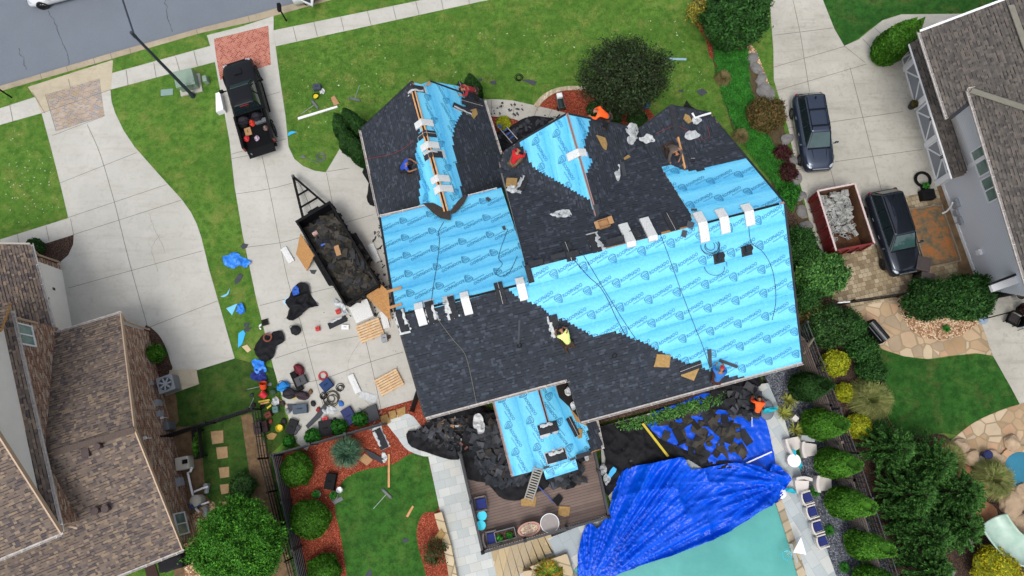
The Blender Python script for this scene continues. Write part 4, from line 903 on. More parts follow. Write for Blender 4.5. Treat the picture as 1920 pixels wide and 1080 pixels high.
for y,x in ((130,1697),(203,1717),(273,1737),(344,1757)):bm=bmesh.new();a=GR_.at(x,y,0);u=(a-GR_.a).dot(GR_.d);GR_.box(bm,u-.14,u+.14,0,2.55,.0,.14);part('pilaster',bm,WTRIM,rh)
SW_.window(rh,1844,300,1.5,1.3,1);SW_.window(rh,1859,353,1.35,1.05,2)
wallbox('meter_box',SW_,1795,382,.4,.45,.2,GREY,'','');wallbox('meter_box',SW_,1795,399,.3,.3,.15,GREY,'','');wallbox('meter_box',SW_,1803,414,.4,.25,.15,GREY,'','');wallbox('dryer_vent',SW_,1838,473,.28,.28,.15,WTRIM,'','')
bm=bmesh.new();tube(bm,curve([P(1767,400,.05),P(1775,396,.3),P(1782,388,.8),P(1786,380,1.3)],4),.05,8);part('drain_pipe',bm,WTRIM,rh)
# patio cover edge
bm=bmesh.new();slab3(bm,[P(1858,534,3),P(2100,445,3),P(2100,465,3),P(1863,547,3)],(0,0,1),.2);part('patio_beam',bm,WTRIM,rh)
bm=bmesh.new();slab3(bm,[P(1856,531,3.05),P(2100,437,3.05),P(2100,444,3.05),P(1857,535,3.05)],(0,0,1),.1);part('gutter',bm,NAVY,rh)
# ================================================================ PLANTS
def m_leaf(name,cols,rough=0.7,trans=0.0):
    k=NT(name);g=k.n('NewGeometry');v=k.coord()
    c=k.ramp(g.outputs['Random Per Island'],[(i/max(1,len(cols)-1),q) for i,q in enumerate(cols)])
    c=k.mix(1.0,c,k.ramp(k.noise(v,2.2,4,0.6),[(0.3,(0.6,)*3),(0.7,(1.35,)*3)]),'MULTIPLY')
    return k.fin(c,rough,spec=0.2)
L_THUJA=m_leaf('thuja_foliage',['142c0f','1f4016','2b531b','1a3612'])
L_ARB=m_leaf('arborvitae_foliage',['2c5514','3e6f1a','528824','336018'])
L_BOX=m_leaf('boxwood_foliage',['2c5412','3d6d18','4c8021','325c14'])
L_TREE=m_leaf('bright_tree_foliage',['2b5c16','3c741d','55912c','2f6418','467f24'])
L_DARK=m_leaf('dark_foliage',['182f13','25441c','315824','486c36'])
L_MYRT=m_leaf('myrtle_foliage',['1a2416','25331c','33492a','2f2a20','425c30','201f19'])
L_HEDGE=m_leaf('hedge_foliage',['1b3816','284c1e','376628','20421a'])
L_CON=m_leaf('conifer_foliage',['22441f','356129','4a7c36','64974a','28491f'])
L_YEL=m_leaf('golden_foliage',['8f9a1c','b0b324','7a8a1e','c4c030','5f7a1c'])
L_GOLD=m_leaf('bright_yellow_foliage',['b0a820','c4b828','96941e','7c8826'])
L_GRASS=m_leaf('ornamental_grass',['6d7b3e','8a8f52','5c7034','a59a68','4d6a30'])
L_GRASSB=m_leaf('tan_grass',['7d6f4b','938257','6a6440','58603a'])
L_LIR=m_leaf('liriope',['22581a','2f7222','3c862c','1b4a16'])
L_BURG=m_leaf('burgundy_foliage',['3c1a22','54252c','2c1418','4a3a22'])
L_RED=m_leaf('brown_green_foliage',['4b4526','5d5a30','6b4a2e','3a4520'])
L_BLUE=m_leaf('bluish_foliage',['33513f','476a52','5c8063','29432f'])
L_FLOW=m_leaf('flowering_foliage',['2e6a1c','41852a','b08a1e','a8481e','4f9a30'])
BARK=mat('bark','4a3b2e',0.9,0.4,12,bump=.6,bscale=20);TWIG=mat('twig','3b3128',0.9,0.3)

def quads(V4,m,name,parent=None):
    """V4: (N,4,3) -> one mesh of loose leaves"""
    n=len(V4);me=bpy.data.meshes.new(name);me.vertices.add(4*n);me.vertices.foreach_set('co',V4.reshape(-1).astype(np.float32))
    me.loops.add(4*n);me.loops.foreach_set('vertex_index',np.arange(4*n,dtype=np.int32));me.polygons.add(n)
    me.polygons.foreach_set('loop_start',np.arange(0,4*n,4,dtype=np.int32));me.update(calc_edges=True);me.materials.append(m);return me
def leaves(pos,nrm,size,asp=1.6,jit=0.8,bend=None):
    """leaf quads at pos facing roughly nrm"""
    n=len(pos);nn=nrm+rng.normal(0,jit,(n,3));nn/=np.linalg.norm(nn,axis=1)[:,None]+1e-9
    t=rng.normal(0,1,(n,3)) if bend is None else bend+rng.normal(0,.5,(n,3));t-=(t*nn).sum(1)[:,None]*nn;t/=np.linalg.norm(t,axis=1)[:,None]+1e-9
    b=np.cross(nn,t);s=(size*rng.uniform(.6,1.35,n))[:,None];t=t*s*asp/2;b=b*s/2
    return np.stack([pos-t,pos+b*.9-t*.1,pos+t,pos-b*.9-t*.1],1)
def unit(n,up=-0.4):
    d=rng.normal(0,1,(n*3,3));d/=np.linalg.norm(d,axis=1)[:,None];d=d[d[:,2]>up][:n];return d
def lump(d,fr,amp,seed):return 1+amp*np.array([noise.noise(Vector((x*fr+seed,y*fr,z*fr-seed))) for x,y,z in d])
def core(name,fn,m,seg=(20,12),sc=0.86):
    bm=bmesh.new();bmesh.ops.create_uvsphere(bm,u_segments=seg[0],v_segments=seg[1],radius=1.0)
    d=np.array([v.co[:] for v in bm.verts]);p=fn(d)*sc
    for v,q in zip(bm.verts,p):v.co=q
    return bm
def bush_mesh(name,fn,n,size,m,asp=1.5,jit=0.8,depth=0.22,bend=None,up=-0.35,coresc=0.86):
    """dense shrub: closed inner mass and a shell of leaves, fn maps unit directions to the surface"""
    d=unit(n,up);n=len(d);k=1-depth*rng.random(n)**1.5;p=fn(d)*k[:,None]
    c=fn(d*1.0);c=c-c.mean(0);nn=c/(np.linalg.norm(c,axis=1)[:,None]+1e-9)
    me=quads(leaves(p,nn,size,asp,jit,bend),m,name);bm=core(name,fn,m,sc=coresc);bm.from_mesh(me);bm.to_mesh(me);bm.free();bpy_me=me
    return me
def f_ell(a,b,c,fr=2.2,amp=.18,seed=0.0,zc=None,fine=0.08):
    def f(d):
        r=lump(d,fr,amp,seed)*lump(d,fr*3,fine,seed+9);z=c if zc is None else zc
        return d*np.array([a,b,c])*r[:,None]+np.array([0,0,z])
    return f
def f_cone(r,h,tips=((0,0,1.0),),seed=0.0,amp=.12,base=.55):
    def f(d):
        t=np.clip((d[:,2]+0.45)/1.45,0,1)
        az=d[:,:2]/(np.linalg.norm(d[:,:2],axis=1)[:,None]+1e-6)
        rad=r*np.sin(np.clip(t*math.pi*.5+.5*(1-t),0,math.pi/2)*1.0)
        prof=np.where(t<.25,base+(1-base)*t/.25,(1-((t-.25)/.75)**1.7))*r
        lm=lump(d,2.5,amp,seed)*lump(d,8,.07,seed+5)
        p=np.c_[az*(prof*lm)[:,None],t*h]
        if len(tips)>1:
            best=np.zeros(len(d));off=np.zeros((len(d),2))
            for tx,ty,th in tips:
                w_=np.exp(-((az[:,0]-tx)**2+(az[:,1]-ty)**2)/0.6)*t**2;best+=w_*(th-1)*h*.5;off+=np.c_[w_*tx,w_*ty]*r*.55
            p[:,2]+=best;p[:,:2]+=off
        return p
    return f
def plant(name,me,at,label,cat,group=None,rz=0.0,stem=None,stemcol=BARK,sc=1.0,crown='foliage'):
    e=empty(name,(at[0],at[1],at[2] if len(at)>2 else 0),rz,label,cat,group);o=obj(crown,None,None,e,me=me)
    if stem:
        bm=bmesh.new();cyl(bm,(0,0,-.02),(0,0,stem[1]),stem[0],stem[0]*.6,8);obj('trunk' if crown=='crown' else 'stem',bm,stemcol,e)
    e.scale=(sc,)*3 if not hasattr(sc,'__len__') else sc
    return e
def at_mid(px,py,zm,z0=0.0):p=P(px,py,zm);return (p[0],p[1],z0)

# --- clipped boxwoods in the red mulch
for i,(px,py,rx,ry,h,lab) in enumerate([(557,880,.86,.86,1.3,'round clipped boxwood nearest the corner of the black fence'),(579,972,1.12,.95,1.4,'two lobed clipped boxwood, the middle one along the black fence'),(606,1072,.9,.85,1.3,'round clipped boxwood at the bottom edge of the red mulch')]):
    fn=f_ell(rx,ry,h/2,1.7,.22,i*3.1)
    plant('boxwood',bush_mesh('boxwood',fn,14000,.05,L_BOX,jit=.55),at_mid(px,py,h*.6),lab,'shrub','boxwoods along the black fence',stem=(.08,.4))
# --- clipped arborvitae row beside the pool
ARBS=[(1508,725,'first'),(1534,795,'second'),(1557,868,'third'),(1581,943,'fourth'),(1615,1021,'fifth'),(1632,1090,'last')]
lab=['dark green cone arborvitae nearest the corner of the blue roof','cone arborvitae behind the white square post by the pool','cone arborvitae beside the white round side table','cone arborvitae next to the navy pool chairs','cone arborvitae beside the white umbrella base by the pool','cone arborvitae cut by the bottom edge beside the slatted fence']
for i,(px,py,_) in enumerate(ARBS):
    me=bush_mesh('arborvitae',f_cone(.76+.05*(i % 2),2.6,((.9,.1,1.7),(.5,-.8,1.5),(.3,.8,1.3)),i*2.3),12000,.062,L_ARB if i else L_THUJA,2.2,.5)
    plant('arborvitae',me,at_mid(px,py,1.35,TZ-.01),lab[i],'shrub','arborvitae in the gravel bed',rz=.2*i-.4,stem=(.07,.5))
# --- columns at the corner of the wing
me=[bush_mesh('columnar_thuja',f_cone(.62,3.1,seed=s,base=.75),8000,.07,L_THUJA,2.0,.55) for s in (1.0,5.0)]
for i,(px,py,l) in enumerate([(640,234,'columnar thuja at the lawn side of the cluster by the garage wing'),(656,224,'columnar thuja at the top of the cluster by the garage wing'),(674,238,'columnar thuja of the cluster tucked against the garage wing eave'),(652,262,'columnar thuja in the middle of the cluster by the garage wing'),(672,280,'columnar thuja nearest the driveway in the cluster by the garage wing')]):
    plant('columnar_thuja',me[i % 2],at_mid(px,py,1.7),l,'shrub','columnar thujas by the garage wing',rz=i,stem=(.06,.5))
plant('columnar_thuja',me[0],at_mid(884,160,1.8),'dark pointed thuja on the lawn behind the worker in the red shirt','shrub',rz=2.0,stem=(.06,.5));plant('columnar_thuja',me[1],at_mid(864,166,1.0),'small dark thuja half hidden by the wing roof peak','shrub',sc=.6,stem=(.06,.5))
t1=bush_mesh('emerald_arborvitae',f_cone(.95,4.0,seed=8,base=.7),12000,.075,L_ARB,2.0,.5)
plant('emerald_arborvitae',t1,at_mid(1676,80,1.6),'tall dark green cone arborvitae at the corner of the white garage','tree',rz=0,stem=(.1,.6));plant('emerald_arborvitae',t1,at_mid(1694,75,1.6),'second narrower cone arborvitae against the white garage corner','tree',rz=2.4,stem=(.1,.6),sc=(.7,.7,.95))
# --- the big dark crape myrtle: trunk, limbs, clustered leaf sprays
def clustered(n_cl,n_leaf,shape,csize,size,m,asp=1.6,jit=1.0,up=-.2,shell=.55,name='crown'):
    d=unit(n_cl,up);c=shape(d)*(shell+(1-shell)*rng.random(len(d))**.6)[:,None]
    ix=rng.integers(0,len(c),n_leaf);p=c[ix]+rng.normal(0,csize,(n_leaf,3));nn=p-np.array([0,0,shape(d)[:,2].mean()*.6]);nn/=np.linalg.norm(nn,axis=1)[:,None]+1e-9
    return quads(leaves(p,nn,size,asp,jit,nn),m,name),c
def limbs(h0,cs,m,r0=.09,parent=None,k=40):
    bm=bmesh.new();ix=rng.choice(len(cs),min(k,len(cs)),False)
    for i in ix:c=cs[i];s=np.array([rng.uniform(-.15,.15),rng.uniform(-.15,.15),h0*rng.uniform(.2,.9)]);mdl=(s+c)/2+np.array([0,0,.15]);tube(bm,curve([s,mdl,c],3),[r0*.55*(1-j/7)+.006 for j in range(7)],5)
    return obj('limbs',bm,m,parent)
def tree(name,px,py,zm,shape,ncl,nl,cs,size,m,label,tr=(.12,1.2),z0=0,asp=1.8,shell=.5,coresc=.6,group=None,k=40):
    e=empty(name,at_mid(px,py,zm,z0),0,label,'tree',group);me,c=clustered(ncl,nl,shape,cs,size,m,asp,shell=shell)
    if coresc:bm=core('c',shape,m,sc=coresc);bm.from_mesh(me);bm.to_mesh(me);bm.free()
    obj('crown',None,None,e,me=me);bm=bmesh.new();tube(bm,[(0,0,-.05),(.03,.02,tr[1]*.5),(0,0,tr[1]*1.3)],[tr[0],tr[0]*.85,tr[0]*.6],10);obj('trunk',bm,BARK,e);limbs(tr[1],c,TWIG,tr[0],e,k);return e
tree('crape_myrtle',1172,140,2.4,f_ell(2.55,2.25,1.5,1.8,.22,4.0,zc=2.4),260,20000,.20,.085,L_MYRT,'large dark reddish green crape myrtle spreading over the front bed',coresc=.5,shell=.45)
for px,py,r in ((1118,205,.55),(1150,220,.5),(1195,225,.6),(1130,178,.45)):plant('shrub',bush_mesh('s',f_ell(r,r,.4,2,.3,px),2500,.07,L_DARK),at_mid(px,py,.4),{1118:'low dark shrub in the front bed left of the worker in orange',1150:'low dark shrub at the eave behind the worker in orange',1195:'low dark shrub in the front bed right of the worker in orange',1130:'low dark shrub under the left side of the crape myrtle'}[px],'shrub')
tree('juniper',1376,38,2.0,f_ell(1.75,1.75,2.1,2.0,.16,7.0),220,17000,.13,.10,L_HEDGE,'broad dark green juniper at the top beside the neighbouring drive',coresc=.8,asp=2.4)
tree('yellowing_shrub',1312,18,1.0,f_ell(.75,.85,.9,2,.3,3.0),60,2600,.12,.07,m_leaf('yellowing_leaves',['7a8a28','a3a33a','8a6a3a','566b24']),'sparse yellowing shrub beside the dark juniper',tr=(.04,.5),coresc=0)
tree('broadleaf_tree',449,1024,2.6,f_ell(1.95,2.0,1.7,2.6,.30,11.0,zc=2.7,fine=.14),520,62000,.14,.066,L_TREE,'big bright green tree cut by the bottom edge beside the black fence',coresc=.82,shell=.75)
# --- conifers behind the slatted fence
def conifer(px,py,r,h,label,n=26,seed=0):
    e=empty('conifer',at_mid(px,py,h*.45),seed,label,'tree','conifers behind the slatted fence');V=[];bmb=bmesh.new()
    for i in range(n*5):
        t=(i+.5)/(n*5);z=h*(.08+.9*t);L=r*(1-t)**.75*rng.uniform(.75,1.15)+.15;a=i*2.399+rng.uniform(-.3,.3);d=np.array([math.cos(a),math.sin(a),.25+.5*t]);s=np.array([0,0,z*.92])
        if i % 3==0:tube(bmb,[s,s+d*L*.7],[.02,.006],4)
        m_=int(20*L/r+18);u=rng.uniform(.25,1,m_);p=s+d*(L*u)[:,None]+np.array([0,0,.12])*np.sin(u*3)[:,None]
        for q in range(7):
            sd=rng.normal(0,1,(m_,3))*np.array([.8,.8,.35]);sd/=np.linalg.norm(sd,axis=1)[:,None];dd=d*1.1+sd*.8;dd/=np.linalg.norm(dd,axis=1)[:,None];ln=.17*rng.uniform(.6,1.2,m_)
            nn=np.cross(dd,rng.normal(0,1,(m_,3)));nn/=np.linalg.norm(nn,axis=1)[:,None];w_=nn*.027;V.append(np.stack([p-w_,p+dd*ln[:,None]*.5+w_,p+dd*ln[:,None],p+dd*ln[:,None]*.4-w_],1))
    obj('crown',None,None,e,me=quads(np.vstack(V),L_CON,'conifer'));obj('limbs',bmb,TWIG,e);bm=bmesh.new();cyl(bm,(0,0,0),(0,0,h),.1,.02,8);obj('trunk',bm,BARK,e);return e
for i,(px,py,r,h,l) in enumerate([(1668,842,1.3,3.0,'dark feathery conifer nearest the yellow bush by the fence'),(1735,868,1.5,3.4,'feathery conifer at the top of the group beside the boulders'),(1700,925,1.5,3.4,'feathery conifer in the middle of the group behind the slatted fence'),(1785,925,1.5,3.6,'feathery conifer of the group reaching toward the stone patio'),(1730,1000,1.5,3.4,'feathery conifer in the lower part of the group beside the fence'),(1790,985,1.3,3.0,'feathery conifer near the top of the water slide'),(1735,1070,1.4,3.0,'feathery conifer cut by the bottom edge of the photo'),(1700,968,1.2,2.6,'short feathery conifer against the black rail fence')]):conifer(px,py,r,h,l,26,i*.8)
# --- big green shrubs between the house and the neighbour
for i,(px,py,rx,ry,h,m,l,nm) in enumerate([
    (1500,462,.75,1.1,1.8,L_HEDGE,'dark leafy shrub against the right rake of the blue roof','shrub'),(1540,512,1.35,1.15,2.0,L_CON,'large dark glossy shrub between the blue roof and the paved yard','shrub'),(1510,560,.7,.9,1.6,L_HEDGE,'dark shrub under the right edge of the blue roof','shrub'),
    (1552,612,1.15,1.05,1.8,L_DARK,'leafy shrub with pale flowers above the slatted fence','shrub'),(1520,590,.8,.8,1.2,L_RED,'brownish sparse shrub above the slatted fence','shrub'),
    (1595,612,.6,.8,1.3,L_HEDGE,'narrow clipped hedge shrub beside the black grill','shrub'),(1618,655,.8,.65,1.3,L_HEDGE,'clipped dark hedge shrub between the grill and the yellow bush','shrub'),(1634,695,.65,.6,1.2,L_HEDGE,'clipped dark hedge shrub at the edge of the small lawn','shrub'),
    (1740,562,1.15,1.05,2.0,L_THUJA,'round green shrub on the tan gravel, the left one of the pair','shrub'),(1812,556,1.4,1.15,2.1,L_HEDGE,'round green shrub on the tan gravel beside the white siding','shrub'),
    (1437,214,.95,.95,1.3,L_RED,'brownish green shrub beside the navy parked wagon','shrub'),(1480,365,.5,.5,.7,L_LIR,'small bright green shrub at the edge of the stacked stone border','shrub'),(1468,286,.4,.35,.5,L_BURG,'small burgundy shrub near the rear of the navy wagon','shrub'),(1478,322,.4,.45,.5,L_BURG,'small burgundy shrub beside the navy wagon bonnet','shrub')]):
    fn=f_ell(rx,ry,h/2,2.0,.28,i*1.7);me,c=clustered(int(150*rx*ry)+30,int(9000*rx*ry)+900,fn,.11,.10 if i in (1,9,8) else .08,m,1.7,.8,shell=.75);bm=core('c',fn,m,sc=.78);bm.from_mesh(me);bm.to_mesh(me);bm.free()
    plant(nm,me,at_mid(px,py,h*.55),l,'shrub',stem=(.06,h*.5))
for i,(px,py,r,m,l) in enumerate([(1567,681,.72,L_YEL,'round golden bush highest along the slatted fence'),(1585,736,.52,L_YEL,'small golden bush beside the big ornamental grass'),(1610,799,.66,L_YEL,'golden bush just above the feathery conifers'),(1868,1070,1.15,L_GOLD,'large bright yellow shrub at the bottom right corner'),(944,230,.42,L_YEL,'small round yellow green bush beside the front walk')]):
    fn=f_ell(r,r,r*.75,2.2,.2,i*2.7);plant('golden_shrub',bush_mesh('golden_shrub',fn,int(6000*r)+1500,.06,m,1.6,.8,.3),at_mid(px,py,r*.8),l,'shrub',stem=(.04,.3))
plant('shrub',bush_mesh('s',f_ell(.55,.5,.5,2.2,.25,3),3500,.07,L_BOX),at_mid(290,662,.6),'round green shrub in the dark mulch beside the brick wall','shrub',stem=(.04,.3))
plant('shrub',bush_mesh('s',f_ell(.5,.55,.5,2.2,.25,3),2500,.07,L_DARK),at_mid(66,464,.5),'dark shrub behind the garage roof at left','shrub',stem=(.04,.3))
def sprays(name,px,py,r,h,n,m,label,cat,z0=0.0,wd=.03,group=None,curl=.35,seg=3,lean=.9):
    """clump of arching blades rising from one crown"""
    a=rng.uniform(0,2*math.pi,n);L=r*rng.uniform(.5,1.1,n);H=h*rng.uniform(.5,1.05,n);V=[]
    d=np.c_[np.cos(a),np.sin(a)];s=np.c_[-d[:,1],d[:,0],np.zeros(n)];b0=np.c_[d*rng.uniform(0,.12,n)[:,None]*r,np.zeros(n)]
    pr=b0;pw=wd
    for j in range(1,seg+1):
        t=j/seg;q=b0+np.c_[d*(L*t**lean)[:,None],H*np.sin(min(t*math.pi*(.5+curl),3.1))];w_=wd*(1-t)+.004
        V.append(np.stack([pr-s*pw/2,pr+s*pw/2,q+s*w_/2,q-s*w_/2],1));pr=q;pw=w_
    e=empty(name,at_mid(px,py,h*.4,z0),0,label,cat,group);obj('blades',None,None,e,me=quads(np.vstack(V),m,name));return e
sprays('ornamental_grass',1632,748,1.15,1.1,2600,L_GRASS,'large buff tipped ornamental grass at the edge of the small lawn','grass');sprays('ornamental_grass',1775,860,.95,.9,1800,L_GRASS,'ornamental grass beside the tan boulders and conifers','grass')
sprays('ornamental_grass',1862,897,1.05,1.0,2200,L_GRASS,'round ornamental grass between the boulders and the spa pool','grass');sprays('ornamental_grass',1355,147,.5,.6,700,L_GRASSB,'tan grass tuft at the lawn edge, upper one','grass');sprays('ornamental_grass',1388,256,.5,.6,700,L_GRASSB,'tan grass tuft at the lawn edge near the roof corner','grass')
sprays('ornamental_grass',1645,805,.7,.6,700,L_CON,'green arching grass between the golden bush and the conifers','grass')
for px,py,l in ((1473,750,'upper one of three spiky plants beside the pool deck edge'),(1464,776,'middle one of three spiky plants beside the pool deck edge'),(1487,806,'lowest of three spiky plants, beside the white square post')):sprays('spiky_plant',px,py,.55,.5,60,m_leaf('spiky_leaf',['8c9440','a6a650','6c7d2e']),l,'plant',TZ-.01,.06,'spiky plants beside the pool deck',curl=.1)
for px,py,l in ((1496,848,'small green clump between two white chairs'),(1522,920,'small green clump beside the navy chairs'),(1548,992,'small round green clump in the gravel beside the last navy chair'),(1576,1061,'small green clump in the gravel near the bottom edge')):sprays('green_clump',px,py,.3,.25,300,L_LIR,l,'plant',TZ-.01,.02,'small clumps in the gravel bed')
for px,py,l in ((1774,616,'small green clump alone on the tan gravel'),):sprays('green_clump',px,py,.25,.2,200,L_LIR,l,'plant',0,.02)
plant('shrub',bush_mesh('s',f_ell(.6,.6,.5,2.2,.3,3),100,.07,L_BLUE),at_mid(651,848,.3),'bluish green spreading shrub in the red mulch near the black fence','shrub',stem=(.04,.3),sc=.5)
sprays('bluish_shrub',651,848,.85,.75,900,L_BLUE,'bluish green feathery shrub in the red mulch near the roofing scraps','shrub',0,.05,curl=.2)
bpy.data.objects['shrub'].name='shrub'
plant('shrub',clustered(60,2600,f_ell(.55,.65,.5,2,.3,6),.1,.06,m_leaf('red_flowering',['2c4a22','3d6030','6e3228','25401e']),name='s')[0],at_mid(816,1036,.5),'loose shrub with reddish flowers in the lower red mulch bed','shrub',stem=(.03,.3))
for i,(px,py,r,l) in enumerate([(635,801,.40,'leafy bush against the black fence beside the rolled suitcase'),(675,786,.38,'leafy bush against the black fence beside the orange bucket'),(586,818,.4,'leafy bush against the black fence at the tool pile'),(540,828,.28,'small leafy bush at the outer corner of the black fence'),(372,832,.5,'low hedge strip in the narrow bed beside the black bench')]):
    plant('shrub',bush_mesh('s',f_ell(r*(.3 if i==4 else 1),r*(1.3 if i==4 else 1),r*.8,2.4,.3,i),int(1500*r)+300,.12,L_LIR if i<4 else L_BOX,1.6),at_mid(px,py,.4),l,'shrub',stem=(.03,.2))
plant('shrub',bush_mesh('s',f_ell(.75,.7,.4,2.2,.3,3),2500,.06,L_DARK),at_mid(455,912,.4),'low dark shrub on the narrow side lawn','shrub',stem=(.03,.2))
sprays('flower_clump',1028,1072,.75,.4,900,L_FLOW,'red and yellow flowering plants filling the stone planter','flowers',.62,.05)
# liriope bank as ground cover, scattered sprays in one object
def scatter_blades(name,px,n,h,r,m,z0=0.0,wd=.02,label=None,wid=.1):
    poly=[P(x,y,0)[:2] for x,y in px];xs=[p[0] for p in poly];ys=[p[1] for p in poly];x=rng.uniform(min(xs),max(xs),n*4);y=rng.uniform(min(ys),max(ys),n*4);k=inpoly(x,y,poly);x,y=x[k][:n],y[k][:n];n=len(x)
    V=[]
    for j in range(6):
        a=rng.uniform(0,2*math.pi,n);d=np.c_[np.cos(a),np.sin(a)];s=np.c_[-d[:,1],d[:,0],np.zeros(n)]*wd/2;b=np.c_[x,y,np.full(n,z0)];H=h*rng.uniform(.6,1.1,n);L=r*rng.uniform(.5,1.2,n)
        md=b+np.c_[d*L[:,None]*.5,H];tp=b+np.c_[d*L[:,None],H*.75];V+=[np.stack([b-s,b+s,md+s,md-s],1),np.stack([md-s,md+s,tp+s*.2,tp-s*.2],1)]
    o=obj(name,None,None,None,me=quads(np.vstack(V),m,name));return tag(o,kind='stuff')
scatter_blades('ground_cover',[(1340,95),(1400,95),(1402,150),(1412,200),(1432,250),(1470,310),(1490,360),(1485,400),(1440,330),(1385,260),(1362,200),(1345,150)],2600,.22,.22,L_LIR,wd=.035)
scatter_blades('ground_cover',[(1140,800),(1330,745),(1360,735),(1340,760),(1180,805)],260,.26,.25,L_CON,TZ-.03,wd=.05)
scatter_blades('lawn_fringe',[(520,96),(770,40),(1000,-20),(1290,20),(1335,150),(1380,260),(1250,190),(1130,150),(1040,158),(1000,185),(890,170),(770,140),(640,270),(550,290)],14000,.035,.05,m_leaf('lawn_blades',['3d6a22','4c7d2a','5d8836','35601e','7c8a44']),0.0,wd=.012)
# ================================================================ VEHICLES
def m_paint(name,c,rough=.28,metal=.3):return NT(name).fin(c,rough,metal,.5,.6)
P_NAVY=m_paint('navy_car_paint','333e50',.25,.5);P_BLK=m_paint('black_car_paint','262d38',.2,.55);P_BLK2=NT('black_pickup_paint').fin('15171b',.38,.0,.22);P_WHT=m_paint('white_car_paint','c4c6c8',.3,.0)
CGL=mat('car_glass','1b2a2e',.06,.3,1.0,spec=.9);CWS=mat('windscreen_glass','35504f',.05,.4,1.5,spec=.9);TYRE=mat('tyre_rubber','141414',.9,.2,8);RIM=mat('alloy_rim','6f7276',.35,.2,8,metal=.7);RIMD=mat('dark_rim','2a2b2d',.35,.2,8,metal=.6)
LAMP=mat('lamp_lens','a9b2b8',.1,.2,5,spec=.8);REDL=mat('tail_lens','8a1410',.2,.3,5);PLAS=mat('black_plastic','131416',.7,.25,8,spec=.15);CHR=mat('bright_trim','9ea3a8',.2,.1,metal=.8)
def loft(bm,rings,close=True,caps=True):
    R=[[bm.verts.new(tuple(p)) for p in r] for r in rings];n=len(R[0])
    for a,b in zip(R[:-1],R[1:]):
        for i in range(n if close else n-1):bm.faces.new((a[i],a[(i+1) % n],b[(i+1) % n],b[i]))
    if caps:
        for r in (R[0],R[-1][::-1]):bm.faces.new(r)
    bmesh.ops.recalc_face_normals(bm,faces=bm.faces)
def outline(x0,x1,w0,w1,z0,z1,r0=.18,r1=.12,n=5):
    """rounded plan outline; x0 rear, x1 front, w half-widths, z may differ rear to front"""
    pts=[]
    for cx,cw,sx,sy,r in ((x1,w1,1,1,r1),(x0,w0,-1,1,r0),(x0,w0,-1,-1,r0),(x1,w1,1,-1,r1)):
        a0={(1,1):0,(-1,1):90,(-1,-1):180,(1,-1):270}[(sx,sy)]
        for i in range(n):
            a=math.radians(a0+90*i/(n-1));pts.append((cx-sx*r+r*math.cos(a)*1.0,sy*(cw-r)+r*math.sin(a)))
    return [(x,y,z0+(z1-z0)*(x-x0)/(x1-x0)) for x,y in pts]
def wheel(parent,x,y,r,w_,rim,side,spokes=7):
    bm=bmesh.new();t=np.linspace(0,2*math.pi,25)[:-1]
    prof=[(r*.62,-w_/2),(r*.93,-w_/2),(r,-w_*.36),(r,w_*.36),(r*.93,w_/2),(r*.62,w_/2)]
    loft(bm,[[(x+q*math.cos(a),y+o,r+q*math.sin(a)) for q,o in prof] for a in list(t)+[0.0]],True,False)
    wh=obj('wheel',bm,TYRE,parent,smooth=True);bm=bmesh.new();yo=y+side*w_*.36
    cyl(bm,(x,yo-side*.04,r),(x,yo-side*.02,r),r*.63,seg=20)
    for i in range(spokes):a=i*2*math.pi/spokes;box(bm,(x+math.cos(a)*r*.36,yo,r+math.sin(a)*r*.36),(r*.56,.03,.055),rot=Matrix.Rotation(-a,3,'Y'))
    cyl(bm,(x,yo-side*.01,r),(x,yo+side*.025,r),r*.14,seg=10);tube(bm,[(x+math.cos(a)*r*.61,yo,r+math.sin(a)*r*.61) for a in list(t)+[0]],.018,5);obj('rim',bm,rim,wh)
def car_body(parent,st,paint,arch=()):
    """st: (x, z_top, half_top, z_shoulder, half_shoulder, z_sill)"""
    rings=[]
    for x,zt,wt,zs,ws,zb in st:
        h=[(0,zt+.015),(wt*.55,zt+.008),(wt*.9,zt-.015),(wt,zt-.05),(ws,zs),(ws*1.0,(zs+zb)/2),(ws*.97,zb+.06),(ws*.86,zb)]
        rings.append([(x,y,z) for y,z in h]+[(x,-y,z) for y,z in h[::-1][:-1]])
    bm=bmesh.new();loft(bm,rings);return obj('body',bm,paint,parent,smooth=True)
def cabin(parent,o0,o1,paint,mat_side,ws_mat,inset_=.0):
    """glasshouse from lower outline o0 to upper o1; roof panel on top; windscreen separate"""
    bm=bmesh.new();loft(bm,[o0,o1]);g=obj('side_windows',bm,mat_side,parent)
    c=np.mean(o1,0);top=[tuple(np.array(p)+np.array([0,0,.0])) for p in o1];up1=[(p[0],p[1],p[2]+.03) for p in o1];up2=[(c[0]+(p[0]-c[0])*.88,p[1]*.85,p[2]+.06) for p in o1];up3=[(c[0]+(p[0]-c[0])*.3,p[1]*.3,p[2]+.075) for p in o1]
    bm=bmesh.new();loft(bm,[top,up1,up2,up3]);r=obj('roof',bm,paint,parent,smooth=True);return g,r
def pillars(parent,pairs,paint,w_=.07):
    bm=bmesh.new()
    for a,b in pairs:tube(bm,[a,b],w_/2,6)
    return obj('pillars',bm,paint,parent)
def quadplate(nm,pts,m,parent,th=.02,n=(0,0,1)):bm=bmesh.new();slab3(bm,pts,n,th);return obj(nm,bm,m,parent)
